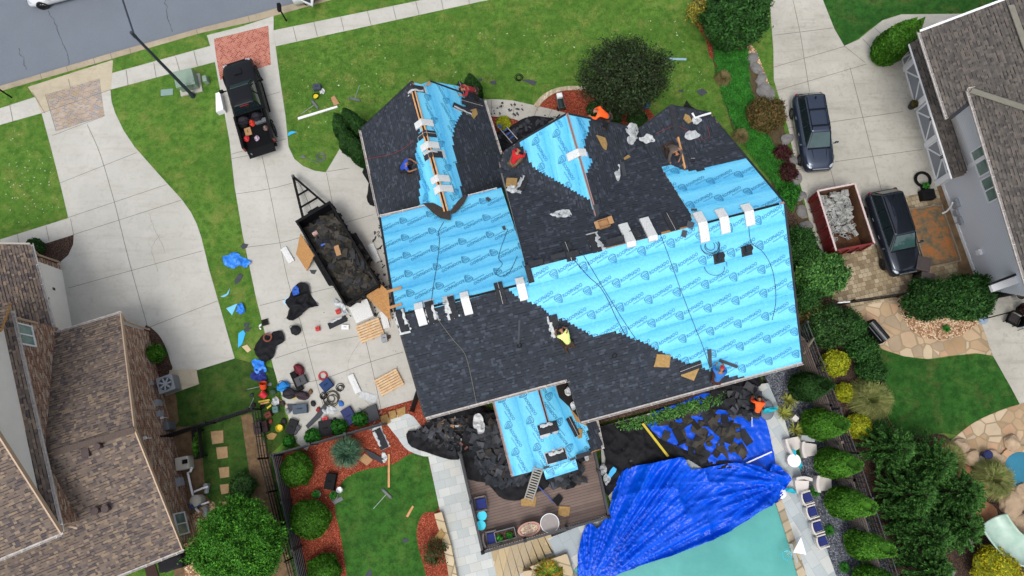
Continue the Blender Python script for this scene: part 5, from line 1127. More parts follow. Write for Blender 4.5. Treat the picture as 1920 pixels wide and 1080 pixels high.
def suv(name,pf,pr,L,W,H,paint,label,rim,side_mat,kind='wagon',group=None,z=.8):
    a,b=P(*pf,z),P(*pr,z);d=a-b;ang=math.atan2(d[1],d[0]);c=(a+b)/2
    e=empty(name,(c[0],c[1],c0z),ang,label,'car',group);h=W/2;f,r_=L/2,-L/2;hz=H*.60;bz=H*.62
    st=[(r_,hz*.85,h*.70,hz*.6,h*.80,.45),(r_+.06,hz+.02,h*.80,hz*.75,h*.90,.32),(r_+.3,bz+.03,h*.86,hz*.8,h*.98,.26),(r_+1.2,bz+.02,h*.88,hz*.8,h,.24),(.5,bz,h*.88,hz*.78,h,.24),(1.0,hz,h*.87,hz*.76,h,.24),(f-1.0,hz-.03,h*.86,hz*.72,h*.99,.24),(f-.45,hz-.10,h*.80,hz*.66,h*.94,.26),(f-.15,hz-.2,h*.68,hz*.55,h*.83,.28),(f-.02,hz-.36,h*.5,hz*.42,h*.66,.34)]
    body=car_body(e,st,paint)
    zb=bz-.01;xr0,xr1=r_+.12,1.12;tr0,tr1=r_+.45,.42
    o0=outline(xr0,xr1,h*.80,h*.80,zb,hz-.02,.2,.22);o1=outline(tr0,tr1,h*.64,h*.62,H-.07,H-.09,.16,.14);cabin(e,o0,o1,paint,CGL,CWS)
    ws=[(xr1-.02,h*.66,hz+.03),(xr1-.02,-h*.66,hz+.03),(tr1+.02,-h*.52,H-.05),(tr1+.02,h*.52,H-.05)];n=np.cross(np.array(ws[1])-ws[0],np.array(ws[2])-ws[0]);n=n if n[2]>0 else -n;quadplate('windscreen',ws,side_mat,e,.02,n)
    rw=[(xr0+.0,h*.6,zb+.08),(xr0,-h*.6,zb+.08),(tr0-.02,-h*.5,H-.07),(tr0-.02,h*.5,H-.07)];n=np.cross(np.array(rw[1])-rw[0],np.array(rw[2])-rw[0]);n=n if n[2]>0 else -n;quadplate('rear_window',rw,CGL,e,.02,n)
    pillars(e,[((xr1-.1,s*h*.74,zb),(tr1-.02,s*h*.59,H-.07)) for s in (1,-1)]+[((xr0+.1,s*h*.76,zb),(tr0+.05,s*h*.61,H-.08)) for s in (1,-1)]+[((x,s*h*.805,zb),(x+.0,s*h*.635,H-.08)) for s in (1,-1) for x in (-.15,-1.15)],paint,.06)
    bm=bmesh.new()
    for s in (1,-1):tube(bm,[(xr0+.15,s*h*.83,zb+.02),(-.3,s*h*.835,zb+.02),(xr1-.15,s*h*.79,hz+.02)],.014,5)
    obj('window_trim',bm,CHR,e)
    for s in (1,-1):
        bm=bmesh.new();tube(bm,[(tr0+.15,s*h*.55,H-.02),(tr0+.25,s*h*.56,H+.05),(tr1-.25,s*h*.55,H+.05),(tr1-.1,s*h*.54,H-.01)],.022,6);obj('roof_rail',bm,PLAS,e)
        bm=bmesh.new();ball(bm,(.88,s*(h+.10),hz+.08),(.07,.12,.075),2);box(bm,(.92,s*(h-.03),hz+.04),(.05,.16,.03));obj('mirror',bm,paint,e)
        for x in (f-.85,r_+.95):wheel(e,x,s*(h-.10),.35,.22,rim,s)
        bm=bmesh.new();ball(bm,(f-.30,s*h*.66,hz-.24),(.22,.13,.07),2,Matrix.Rotation(-s*.5,3,'Z'));obj('headlight',bm,LAMP,e)
        bm=bmesh.new();ball(bm,(r_+.08,s*h*.74,hz-.12),(.10,.12,.13),2);obj('tail_light',bm,REDL,e)
        for x in (.15,-.9):bm=bmesh.new();box(bm,(x,s*(h+.005),hz*.82),(.2,.03,.03));obj('door_handle',bm,CHR,e)
    bm=bmesh.new()
    for x in (.05,-.95) if kind=='wagon' else ():box(bm,(x,0,H+.065),(.07,h*1.1,.03),bev=.01)
    if kind=='wagon':obj('roof_bar',bm,PLAS,e)
    else:
        bm.free();bm=bmesh.new()
        for y in (-.28,-.1,.1,.28):box(bm,(-1.3,y,H+.005),(1.3,.03,.012))
        obj('roof_rib',bm,paint,e)
    bm=bmesh.new();ball(bm,(tr0+.25,0,H+.04),(.09,.03,.05),2);obj('antenna_fin',bm,PLAS,e)
    bm=bmesh.new()
    for s in (1,-1):tube(bm,[(xr1+.1,s*.45*h,hz+.012),(f-.5,s*.36*h,hz-.095)],.012,4)
    tube(bm,[(xr1+.04,y*h*.7,hz+.02-.01*abs(y)) for y in (-1,-.5,0,.5,1)],.03,5);obj('bonnet_crease',bm,PLAS if kind!='wagon' else PLAS,e)
    bm=bmesh.new();box(bm,(f-.07,0,hz-.36),(.06,W*.55,.18),bev=.02);obj('grille',bm,PLAS,e);bm=bmesh.new();box(bm,(f-.06,0,hz-.26),(.08,W*.5,.035),bev=.01);obj('grille_bar',bm,CHR,e)
    return e
c0z=0.03
suv('parked_car',(1538,311),(1515,184),4.75,1.86,1.68,P_NAVY,'dark navy wagon with roof bars parked on the pale concrete drive',RIM,CWS)
suv('parked_car',(1697,495),(1657,376),4.95,1.98,1.76,P_BLK,'black glossy sport utility car parked between the red dumpster and the clay pit',RIMD,CWS,'suv')
c0z=-.12
wc=suv('parked_car',(50,-8),(180,-42),4.6,1.82,1.45,P_WHT,'white car on the street at top left, only its wheel and corner in view',RIMD,CWS,'sedan',z=.4)
# ---- black pickup with an open loaded bed
pa,pb=P(443,117,.9),P(484,262,.9);d_=pa-pb;ang=math.atan2(d_[1],d_[0]);L=5.75;cc=pa-d_/np.linalg.norm(d_)*L/2
pk=empty('pickup_truck',(cc[0],cc[1],.03),ang,'black crew cab pickup with tailgate down and tools in its bed','pickup');h=.98;f=L/2;r_=-L/2;HZ=1.18
PBK=6*[0]
car_body(pk,[(-.75,HZ+.0,.88,.95,.98,.4),(-.6,HZ+.02,.88,.95,.98,.35),(.6,HZ,.87,.93,.98,.35),(1.15,HZ-.03,.87,.93,.98,.35),(2.0,HZ-.05,.86,.9,.98,.36),(2.55,HZ-.1,.82,.85,.95,.4),(2.8,HZ-.2,.75,.75,.88,.45),(2.87,HZ-.35,.68,.65,.8,.5)],P_BLK2)
o0=outline(-.72,1.28,.82,.80,HZ,HZ-.04,.08,.2);o1=outline(-.62,.62,.66,.64,1.80,1.79,.1,.14);cabin(pk,o0,o1,P_BLK2,CGL,CWS)
ws=[(1.27,.68,HZ+.02),(1.27,-.68,HZ+.02),(.65,-.55,1.81),(.65,.55,1.81)];quadplate('windscreen',ws,CWS,pk,.02,(1,0,.9));pillars(pk,[((1.18,s*.76,HZ),(.57,s*.61,1.8)) for s in (1,-1)]+[((-.68,s*.79,HZ),(-.58,s*.63,1.8)) for s in (1,-1)]+[((.2,s*.81,HZ),(.12,s*.65,1.8)) for s in (1,-1)],P_BLK2,.07)
quadplate('bonnet_scoop',[(2.25,.2,HZ),(2.25,-.2,HZ),(1.85,-.25,HZ+.05),(1.85,.25,HZ+.05)],P_BLK2,pk,.06)
bm=bmesh.new();box(bm,(-1.82,0,.72),(2.1,1.62,.06));[box(bm,(-1.82+x*.0,y,.755),(2.1,.03,.012)) for x in (0,) for y in np.arange(-.75,.8,.125)];obj('bed_floor',bm,mat('bed_liner','141517',.85,.3,6,spec=.1),pk)
for s in (1,-1):
    bm=bmesh.new();box(bm,(-1.82,s*.90,.90),(2.12,.16,.56),bev=.03);obj('bed_side',bm,P_BLK2,pk);bm=bmesh.new();box(bm,(-1.82,s*.90,1.195),(2.1,.12,.03),bev=.01);obj('bed_rail',bm,PLAS,pk)
    bm=bmesh.new();box(bm,(-2.84,s*.91,.95),(.10,.14,.36),bev=.03);obj('tail_light',bm,REDL,pk);bm=bmesh.new();box(bm,(2.80,s*.70,.88),(.12,.28,.16),bev=.03);obj('headlight',bm,LAMP,pk)
    bm=bmesh.new();box(bm,(1.0,s*1.20,1.28),(.16,.26,.24),bev=.05);box(bm,(1.0,s*1.02,1.2),(.05,.2,.05));obj('mirror',bm,PLAS,pk)
    for x in (1.95,-1.85):wheel(pk,x,s*.86,.42,.28,RIMD,s,6);bm=bmesh.new();tube(bm,[(x+.52*math.cos(a),s*.985,.42+.52*math.sin(a)) for a in np.linspace(-.2,math.pi+.2,14)],.05,6);obj('wheel_arch',bm,PLAS,pk)
    bm=bmesh.new();tube(bm,[(1.3,s*1.02,.42),(-.7,s*1.02,.42)],.05,6);obj('side_step',bm,PLAS,pk)
bm=bmesh.new();box(bm,(-.78,0,.98),(.05,1.7,.5));obj('bed_front',bm,P_BLK2,pk)
tgb=bmesh.new();box(tgb,(-3.16,0,.74),(.56,1.60,.07),bev=.02);tgo=obj('tailgate',tgb,PLAS,pk);bm=bmesh.new();box(bm,(-3.2,.62,.78),(.14,.05,.004),.5);obj('badge',bm,CHR,tgo)
bm=bmesh.new();box(bm,(-2.92,0,.5),(.2,1.8,.2),bev=.04);obj('rear_bumper',bm,PLAS,pk);bm=bmesh.new();box(bm,(2.86,0,.62),(.2,1.8,.28),bev=.06);box(bm,(2.85,0,.88),(.08,1.15,.2),bev=.03);obj('front_bumper',bm,PLAS,pk)
bm=bmesh.new()
for x in (-.92,-1.42):tube(bm,[(x,-.86,1.2),(x,-.82,1.45),(x,.82,1.45),(x,.86,1.2)],.03,6)
for y in (-.8,.8):tube(bm,[(-.92,y,1.45),(-1.42,y,1.45)],.03,6)
obj('bed_rack',bm,PLAS,pk)
bm=bmesh.new();tube(bm,[(-.62,y,1.74) for y in (-.25,.25)],.035,6);obj('brake_light',bm,REDL,pk)
PM=Matrix.LocRotScale(Vector((cc[0],cc[1],.03)),Matrix.Rotation(ang,3,'Z').to_euler(),None)
def pkp(x,y,z):return PM @ Vector((x,y,z))
# ---- white truck on the street with its door open
td=P(640,-40,.9)-P(520,0,.9);a2=math.atan2(td[1],td[0]);tc=P(608,-47,.9)
tw=empty('parked_van',(tc[0],tc[1],-.12),a2,'white van on the street at the top edge with a door standing open','van')
car_body(tw,[(-2.4,1.0,.85,.9,.95,.4),(-2.2,1.15,.88,.95,.98,.3),(1.0,1.15,.88,.95,.98,.3),(2.0,1.05,.85,.9,.96,.3),(2.5,.8,.7,.7,.85,.35)],P_WHT);cabin(tw,outline(-2.3,1.3,.84,.82,1.15,1.12),outline(-2.2,.6,.76,.72,2.0,2.0),P_WHT,CGL,CWS)
for s in (1,-1):
    for x in (1.5,-1.5):wheel(tw,x,s*.86,.36,.24,RIMD,s)
dp=[P(558,-22,1.0),P(562,0,1.0),P(586,11,1.0),P(590,-24,1.0)];bm=bmesh.new();slab3(bm,dp,(0,0,1),.12);o=obj('door',bm,P_WHT,tw,world=True);bm=bmesh.new();slab3(bm,[P(564,-12,1.03),P(566,-1,1.03),P(582,6,1.03),P(583,-12,1.03)],(0,0,1),.02);obj('door_window',bm,CGL,o,world=True)

# ---- black dump trailer full of torn shingles
tz=1.55;TR=[P(556,415,tz),P(620,382,tz),P(709,532,tz),P(646,567,tz)]
ce=sum(TR)/4;dl=(TR[3]+TR[2]-TR[0]-TR[1])/2;LL=np.linalg.norm(dl);ta=math.atan2(-dl[1],-dl[0]);WW=(np.linalg.norm(TR[1]-TR[0])+np.linalg.norm(TR[2]-TR[3]))/2
trl=empty('dump_trailer',(ce[0],ce[1],.03),ta,'black steel dump trailer heaped with torn shingles on the drive','trailer');TB=mat('trailer_paint','131417',.6,.3,4,spec=.15)
Wd=WW
TM_inv=Matrix.LocRotScale(Vector((ce[0],ce[1],.03)),Matrix.Rotation(ta,3,'Z').to_euler(),None).inverted()
bm=bmesh.new();box(bm,(0,0,.62),(LL,Wd,.1));obj('floor',bm,TB,trl)
for s in (1,-1):
    bm=bmesh.new();box(bm,(0,s*Wd/2,1.08),(LL,.05,.9));box(bm,(0,s*Wd/2,tz),(LL+.1,.11,.09),bev=.01);[box(bm,(x,s*(Wd/2+.05),1.05),(.08,.07,.86)) for x in np.linspace(-LL/2+.1,LL/2-.1,7)];obj('side_panel',bm,TB,trl)
    bm=bmesh.new();box(bm,(-.25,s*(Wd/2+.20),.92),(1.9,.3,.05),bev=.02);box(bm,(-1.15,s*(Wd/2+.20),.75),(.05,.3,.3));box(bm,(.65,s*(Wd/2+.20),.75),(.05,.3,.3));obj('mudguard',bm,TB,trl)
    for x in (.2,-.7):wheel(trl,x,s*(Wd/2+.2),.36,.22,RIMD,s,5)
bm=bmesh.new();box(bm,(LL/2,0,1.1),(.06,Wd,.95));box(bm,(LL/2,0,tz+.02),(.16,Wd+.14,.12),bev=.02);obj('front_panel',bm,TB,trl)
bm=bmesh.new();box(bm,(-LL/2,0,.95),(.06,Wd,.62));[box(bm,(-LL/2-.05,0,z),(.07,Wd,.07)) for z in (.7,1.0,1.27)];[box(bm,(-LL/2-.06,y,.98),(.09,.09,.66)) for y in (-.95,-.05,.05,.95)];obj('tailgate',bm,TB,trl)
_tw=TM_inv @ Vector(P(549,330,.65));tip=Vector((_tw.x,_tw.y,.6));bm=bmesh.new()
for s in (1,-1):
    a=Vector((LL/2,s*.9,.6));m_=(a+tip)/2;dv=tip-a;box(bm,tuple(m_),(dv.length,.12,.14),math.atan2(dv.y,dv.x))
for t in (.10,.36,.6):x=LL/2+(tip.x-LL/2)*t;w_=1.8*(1-t);box(bm,(x,tip.y*t,.62),(.08,w_,.1))
obj('tongue',bm,TB,trl);bm=bmesh.new();cyl(bm,tip+Vector((-.1,0,-.5)),tip+Vector((-.1,0,.3)),.05);ball(bm,tip,(.12,.1,.09),2);obj('coupler',bm,GREYD,trl);bm=bmesh.new();box(bm,(LL/2+.3,0,.85),(.35,.7,.3),bev=.03);cyl(bm,(LL/2+.2,.1,.9),(LL/2+.2,.1,1.5),.06);obj('pump_box',bm,TB,trl)
bm=bmesh.new();tube(bm,curve([tip+Vector((-.2,.05,.1)),tip+Vector((-.5,.1,.3)),tip+Vector((-.8,-.1,.1)),(LL/2+.3,.1,1.0)],5),.012,5);obj('cable',bm,PLAS,trl)
TM=Matrix.LocRotScale(Vector((ce[0],ce[1],.03)),Matrix.Rotation(ta,3,'Z').to_euler(),None)
def scraps(n,pos,s0,s1,flat=.35,th=.012):
    """one mesh of irregular torn shingle pieces at random attitude"""
    bm=bmesh.new()
    for _ in range(n):
        x,y,z=pos();w_,l_=rng.uniform(s0,s1),rng.uniform(s0,s1)*.6;k=rng.integers(4,7);a=np.sort(rng.uniform(0,6.28,k));R=Matrix.Rotation(rng.normal(0,flat),3,'X') @ Matrix.Rotation(rng.normal(0,flat),3,'Y') @ Matrix.Rotation(rng.uniform(0,6.28),3,'Z')
        if rng.random()<.55:q=[(-w_/2,-l_/2),(w_/2,-l_/2),(w_/2*rng.uniform(.7,1),l_/2),(-w_/2,l_/2*rng.uniform(.6,1))]
        else:q=[(math.cos(t)*w_/2,math.sin(t)*l_/1.6) for t in a]
        t_=[bm.verts.new(R @ Vector((u,v,0))+Vector((x,y,z))) for u,v in q];b_=[bm.verts.new(R @ Vector((u,v,-th))+Vector((x,y,z))) for u,v in q]
        bm.faces.new(t_);m_=len(q)
        for i in range(m_):bm.faces.new((t_[i],b_[i],b_[(i+1) % m_],t_[(i+1) % m_]))
    return bm
OLDSH=m_leaf('torn_shingle',['24231f','38352e','45413a','1b1b1d','2e3136','4c463e'],.92)
NEWSC=m_leaf('dark_shingle_scrap',['2b2e33','3a3e44','202225','4b4e53','35302c'],.92)
def tp():
    x,y=rng.uniform(-LL/2+.15,LL/2-.5),rng.uniform(-Wd/2+.12,Wd/2-.12);return x,y,.72+.5*max(0,1-(y/1.1)**2)*max(.15,1-((x-.1)/(LL/2))**2)+rng.uniform(0,.08)
bm=scraps(520,tp,.35,.95,.16);bm.transform(TM);tag(obj('torn_shingles',bm,OLDSH),kind='stuff')
for lx,ly,m,l,sz in ((1.75,.55,'a_red','crushed red and white drink carton on the shingles in the trailer',.2),(.9,.5,'','blue plastic bottle among the torn shingles in the trailer',.1),(.15,-.05,'tan','torn piece of tan cardboard on top of the trailer load',.3)):
    w=TM @ Vector((lx,ly,1.42 if m!='tan' else 1.34));bm=bmesh.new();
    if m=='tan':box(bm,tuple(w),(.6,.28,.04),1.9,bev=.01)
    elif m:box(bm,tuple(w-Vector((0,0,.2))),(.3,.22,.15),.6,bev=.02)
    else:cyl(bm,w-Vector((.12,0,.25)),w+Vector((.12,.1,-.22)),.08,.06,10)
    tag(obj({'a_red':'carton','tan':'cardboard','':'bottle'}[m],bm,{'a_red':mat('red_card','8a3a34',.8,.4,20,col2='c0b8b0'),'tan':mat('cardboard','a9825a',.85,.15,6),'':mat('blue_plastic','2450a8',.3,.2)}[m]),l,{'a_red':'carton','tan':'cardboard','':'bottle'}[m])
# ---- red skip
sz_=1.45;SK=[P(1533,357,sz_),P(1602,346,sz_),P(1638,452,sz_),P(1568,474,sz_)];ce2=sum(SK)/4
RED=mat('red_skip_paint','7d1f22',.5,.3,3,col2='5a1a1a');RUST=mat('rusty_steel','6e4526',.85,.45,2.5,bump=.3,col2='3c2a1c');RIMW=mat('pale_skip_rim','c9b6b4',.5,.15,5)
dl=(SK[3]+SK[2]-SK[0]-SK[1])/2;L2=np.linalg.norm(dl);a3=math.atan2(dl[1],dl[0]);W2s=(np.linalg.norm(SK[1]-SK[0])+np.linalg.norm(SK[2]-SK[3]))/2
sk=empty('dumpster',(ce2[0],ce2[1],.03),a3,'red open dumpster holding broken concrete blocks beside the black car','dumpster')
bm=bmesh.new();box(bm,(0,0,.15),(L2-.1,W2s-.1,.12));obj('floor',bm,RUST,sk)
for nm,c,s in (('side_panel',(0,W2s/2,.8),(L2,.06,1.25)),('side_panel',(0,-W2s/2,.8),(L2,.06,1.25)),('end_panel',(L2/2,0,.8),(.06,W2s-.07,1.25)),('end_panel',(-L2/2,0,.8),(.06,W2s-.07,1.25))):
    bm=bmesh.new();box(bm,c,s);rbs=[(c[0]+x,c[1]+(.06 if c[1]>0 else -.06),.78) for x in np.linspace(-L2/2+.2,L2/2-.2,6)] if s[0]>1 else [(c[0]+(.06 if c[0]>0 else -.06),y,.78) for y in np.linspace(-W2s/2+.2,W2s/2-.2,4)]
    for q in rbs:box(bm,q,(.1,.08,1.2) if s[0]>1 else (.08,.1,1.2))
    o=obj(nm,bm,RED,sk);bm=bmesh.new();box(bm,(c[0]*.975 if s[0]<1 else 0,c[1]*.96 if s[1]<1 else 0,.8),(s[0]-.1 if s[0]>1 else .02,s[1]-.1 if s[1]>1 else .02,1.2));obj('inner_lining',bm,RUST,o)
    bm=bmesh.new();box(bm,(c[0],c[1],sz_),(s[0]+.06 if s[0]>1 else .1,s[1]+.05 if s[1]>1 else .1,.06),bev=.01);obj('top_rim',bm,RIMW if not (s[0]<1 and c[0]>0) else RED,sk)
bm=bmesh.new();[box(bm,(L2/2+.07,y,.5),(.06,.2,.12)) for y in (-.5,.1,.6)];obj('latch',bm,PLAS,sk)
SM=Matrix.LocRotScale(Vector((ce2[0],ce2[1],.03)),Matrix.Rotation(a3,3,'Z').to_euler(),None)
BLKM=m_leaf('concrete_block',['9b9d9c','828483','b0b2b0','8b8c88']);
bm=bmesh.new();[box(bm,c,s,0) for c,s in (((0,.085,0),(.4,.03,.2)),((0,-.085,0),(.4,.03,.2)),((.185,0,0),(.03,.139,.2)),((-.185,0,0),(.03,.139,.2)),((0,0,0),(.03,.139,.2)))];bme=bpy.data.meshes.new('concrete_block');bm.to_mesh(bme);bm.free();bme.materials.append(BLKM)
for i in range(120):
    x=-L2/2+.25+abs(rng.normal(0,1.25));x=min(x,L2/2-rng.uniform(.6,1.3));y=rng.uniform(-W2s/2+.2,W2s/2-.35);z=.35+.6*max(0,1-(x+L2/2)/3.2)+rng.uniform(0,.12)
    o=obj('concrete_block',None,None,None,me=bme);o.matrix_world=SM @ Matrix.Translation((x,y,z)) @ Matrix.Rotation(rng.uniform(0,6.3),4,'Z') @ Matrix.Rotation(rng.choice([0,1.57,.4,-.5]),4,'X');o.scale=(.95+rng.uniform(-.15,.1),)*3 if i % 3 else (.5,.9,.9);tag(o,'broken grey hollow concrete block heaped in the red dumpster','block','concrete blocks in the red dumpster')
def rp():x=rng.uniform(-L2/2+.15,L2/2-1.3);return x,rng.uniform(-W2s/2+.15,W2s/2-.2),.25+.42*max(0,1-(x+L2/2)/3.0)+rng.uniform(0,.05)
bm=scraps(900,rp,.05,.16,.5,.05);bm.transform(SM);tag(obj('rubble',bm,m_leaf('rubble',['8a8a86','6d6a62','a5a5a2','5a4a3a','75604a'])),kind='stuff')
# ================================================================ PEOPLE
SKIN=mat('skin','9a6a4c',.6,.12,6);SKIN2=mat('skin_dark','5f3f2d',.6,.12,6);HAIR=mat('black_hair','15110f',.7,.2)
def skinned(name,J,E,R,m,parent,root=0,sub=1):
    me=bpy.data.meshes.new(name);me.from_pydata([tuple(j) for j in J],E,[]);me.materials.append(m)
    o=bpy.data.objects.new(name,me);COL.objects.link(o);o.parent=parent
    md=o.modifiers.new('skin','SKIN');md.use_smooth_shade=True;md.branch_smoothing=.4
    for i,r in enumerate(R):sv=me.skin_vertices[0].data[i];sv.radius=(r,r) if not hasattr(r,'__len__') else r;sv.use_root=(i==root)
    o.modifiers.new('subdivision','SUBSURF').levels=sub;o.modifiers['subdivision'].render_levels=sub;return o
def hand(J,E,R,wi,fwd,side,curl):
    """palm, five fingers of unequal length and a side thumb grown from wrist joint wi"""
    w_=Vector(J[wi]);f=Vector(fwd).normalized();s=Vector(side).normalized();dn=f.cross(s).normalized();dn=dn if dn.z<0 else -dn
    pi=len(J);J.append(tuple(w_+f*.055));E.append((wi,pi));R.append((.034,.018))
    for k,(off,ln) in enumerate(((-.030,.062),(-.010,.078),(.010,.083),(.030,.075))):
        a=len(J);b0=w_+f*.095+s*off;J+=[tuple(b0),tuple(b0+f*ln*.5+dn*curl*.02),tuple(b0+f*ln*.85+dn*curl*.055)];E+=[(pi,a),(a,a+1),(a+1,a+2)];R+=[.010,.009,.007]
    a=len(J);J+=[tuple(w_+f*.035+s*.045),tuple(w_+f*.075+s*.062+dn*curl*.02)];E+=[(pi,a),(a,a+1)];R+=[.011,.008]
def person(px,py,pl,face,pose,shirt,trousers,label,sleeve='long',hat=None,skin=None,vest=None,boots='boot_brown',hair=HAIR,group=None,zc=.5):
    skin=skin or SKIN;b=pl.at(px,py,0);b=np.array(b)
    d=ray(px,py);b=b+d/abs(d[2])*(-zc)*0  # feet point
    e=empty('person',tuple(b),face,label,'person',group);e.scale=(1.13,)*3;c,s_=math.cos(face),math.sin(face)
    def gz(x,y):return pl.z(b[0]+x*c-y*s_,b[1]+x*s_+y*c)-b[2]
    K={}
    if pose=='bend':
        K=dict(pel=(0,0,.86),sp=(.16,0,1.0),ch=(.38,0,1.06),nk=(.50,0,1.08),hd=(.62,0,1.03),sh=.19,el=(.52,.27,.80),wr=(.72,.17,.58),hip=.1,kn=(.10,.16,.47),an=(-.06,.17,.09),toe=(.14,.19,.04))
    elif pose=='kneel':
        K=dict(pel=(-.12,0,.36),sp=(.02,0,.52),ch=(.22,0,.66),nk=(.34,0,.72),hd=(.46,0,.70),sh=.19,el=(.40,.26,.44),wr=(.58,.15,.18),hip=.11,kn=(.24,.18,.10),an=(-.20,.18,.08),toe=(-.36,.18,.05))
    elif pose=='crouch':
        K=dict(pel=(-.16,0,.30),sp=(-.08,0,.48),ch=(.08,0,.68),nk=(.17,0,.78),hd=(.27,0,.84),sh=.19,el=(.26,.28,.50),wr=(.48,.18,.28),hip=.11,kn=(.28,.22,.46),an=(.08,.20,.09),toe=(.28,.24,.04))
    elif pose=='sit':
        K=dict(pel=(-.05,0,.14),sp=(-.10,0,.32),ch=(-.06,0,.54),nk=(0,0,.66),hd=(.07,0,.74),sh=.19,el=(.10,.30,.42),wr=(.32,.28,.26),hip=.11,kn=(.38,.20,.38),an=(.62,.20,.10),toe=(.78,.24,.08))
    elif pose=='reach':
        K=dict(pel=(-.1,0,.52),sp=(.06,0,.66),ch=(.28,0,.72),nk=(.40,0,.74),hd=(.50,0,.74),sh=.19,el=(.50,.30,.55),wr=(.76,.14,.40),hip=.11,kn=(.14,.22,.30),an=(-.18,.2,.09),toe=(0,.22,.04))
    g=lambda p,k=1.0:(p[0],p[1],p[2]+gz(p[0],p[1])*k)
    J=[g(K['pel'],.6),g(K['sp'],.6),g(K['ch'],.6),g(K['nk'],.6)];E=[(0,1),(1,2),(2,3)];R=[(.13,.10),(.115,.09),(.14,.095),(.055,.052)]
    hdp=Vector(g(K['hd'],.6));nk=Vector(J[3]);hv=(hdp-nk).normalized();J+=[tuple(nk+hv*.06),tuple(hdp)];E+=[(3,4),(4,5)];R+=[.055,.098]
    J.append(tuple(hdp+hv*.07));E.append((5,6));R.append(.075);idx={}
    for q in (1,-1):
        a=len(J);sh=(K['ch'][0]+.06,q*K['sh'],K['ch'][2]+.04);el=(K['el'][0],q*K['el'][1],K['el'][2]);wr=(K['wr'][0],q*K['wr'][1],K['wr'][2])
        if pose in ('kneel','bend') and q==-1:wr=(wr[0]-.08,wr[1]*1.4,wr[2]+.05)
        J+=[g(sh,.6),g(el,.8),g(wr)];E+=[(2,a),(a,a+1),(a+1,a+2)];R+=[.062,.046,.030];idx['a%d' % q]=a
        fw=Vector(J[a+2])-Vector(J[a+1]);hand(J,E,R,a+2,fw,(0,-q,.1),1.0)
    for q in (1,-1):
        a=len(J);J+=[g((K['pel'][0],q*K['hip'],K['pel'][2]-.03),.6),g((K['kn'][0],q*K['kn'][1],K['kn'][2])),g((K['an'][0],q*K['an'][1],K['an'][2])),g((K['toe'][0],q*K['toe'][1],K['toe'][2]))]
        E+=[(0,a),(a,a+1),(a+1,a+2),(a+2,a+3)];R+=[.098,.062,.042,.034];idx['l%d' % q]=a
    skinned('body',J,E,R,skin,e,0,1)
    def sub(name,keys,grow,m,ends=()):
        ix={k:i for i,k in enumerate(keys)};E2=[(ix[a],ix[b_]) for a,b_ in E if a in ix and b_ in ix];JJ=[J[k] for k in keys]
        RR=[tuple(x*grow+.012 for x in (R[k] if hasattr(R[k],'__len__') else (R[k],R[k]))) for k in keys];return skinned(name,JJ,E2,RR,m,e,0,1)
    ka,kb=idx['a1'],idx['a-1'];ka2,kb2=ka,kb
    arms=[ka,ka+1,kb,kb+1]
    if sleeve=='long':
        for a in (ka,kb):J.append(tuple(Vector(J[a+1]).lerp(Vector(J[a+2]),.85)));R.append(.036);E.append((a+1,len(J)-1));arms.append(len(J)-1)
    else:
        arms=[ka,kb]
        for a in (ka,kb):J.append(tuple(Vector(J[a]).lerp(Vector(J[a+1]),.65)));R.append(.055);E.append((a,len(J)-1));arms.append(len(J)-1)
    J.append(tuple(Vector(J[2]).lerp(Vector(J[3]),.55)));R.append((.10,.09));E.append((2,len(J)-1));sub('shirt',[0,1,2,len(J)-1]+arms,1.22,shirt)
    la,lb=idx['l1'],idx['l-1'];sub('trousers',[0,la,la+1,la+2,lb,lb+1,lb+2],1.12,trousers)
    for a in (la,lb):
        A,T=Vector(J[a+2]),Vector(J[a+3]);dv=(T-A);bm=bmesh.new();ball(bm,(A+T)/2+Vector((0,0,.0)),(dv.length*.5+.08,.055,.055),2,dv.to_track_quat('X','Z').to_matrix());ball(bm,A+Vector((0,0,.04)),(.058,.055,.075),2);obj('boot',bm,mat(boots,'3a2c20' if 'brown' in boots else '17181a',.8,.2),e,smooth=True)
    # face: nose, ears, eyes, mouth; eyes at half the head height
    fwdv=Vector((.55,0,-.83)) if pose in ('bend',) else Vector((.8,0,-.5));upv=hv;fw=(fwdv-upv*fwdv.dot(upv)).normalized();sd=upv.cross(fw).normalized();hc=hdp+upv*.02;bm=bmesh.new()
    ball(bm,hc+fw*.105,(.016,.016,.026),1)
    for q in (1,-1):ball(bm,hc+sd*q*.095,(.014,.022,.03),1)
    obj('face',bm,skin,e,smooth=True);bm=bmesh.new()
    for q in (1,-1):ball(bm,hc+fw*.088+sd*q*.033+upv*.02,.011,1)
    ball(bm,hc+fw*.09-upv*.055,(.012,.022,.008),1);obj('eyes_and_mouth',bm,HAIR,e)
    R_=Matrix((fw,sd,upv)).transposed();bm=bmesh.new();ball(bm,hc+upv*.030-fw*.018,(.108,.104,.105),3,R_)
    bmesh.ops.bisect_plane(bm,geom=bm.verts[:]+bm.edges[:]+bm.faces[:],plane_co=hc+upv*.025,plane_no=upv+fw*.35,clear_inner=True)
    if hat:
        bmesh.ops.create_circle(bm,cap_ends=True,radius=.07,segments=14,matrix=Matrix.Translation(hc+fw*.13+upv*.045) @ R_.to_4x4() @ Matrix.Diagonal((1,1.1,1,1)));obj('cap',bm,hat,e,smooth=True)
    else:obj('hair',bm,hair,e,smooth=True)
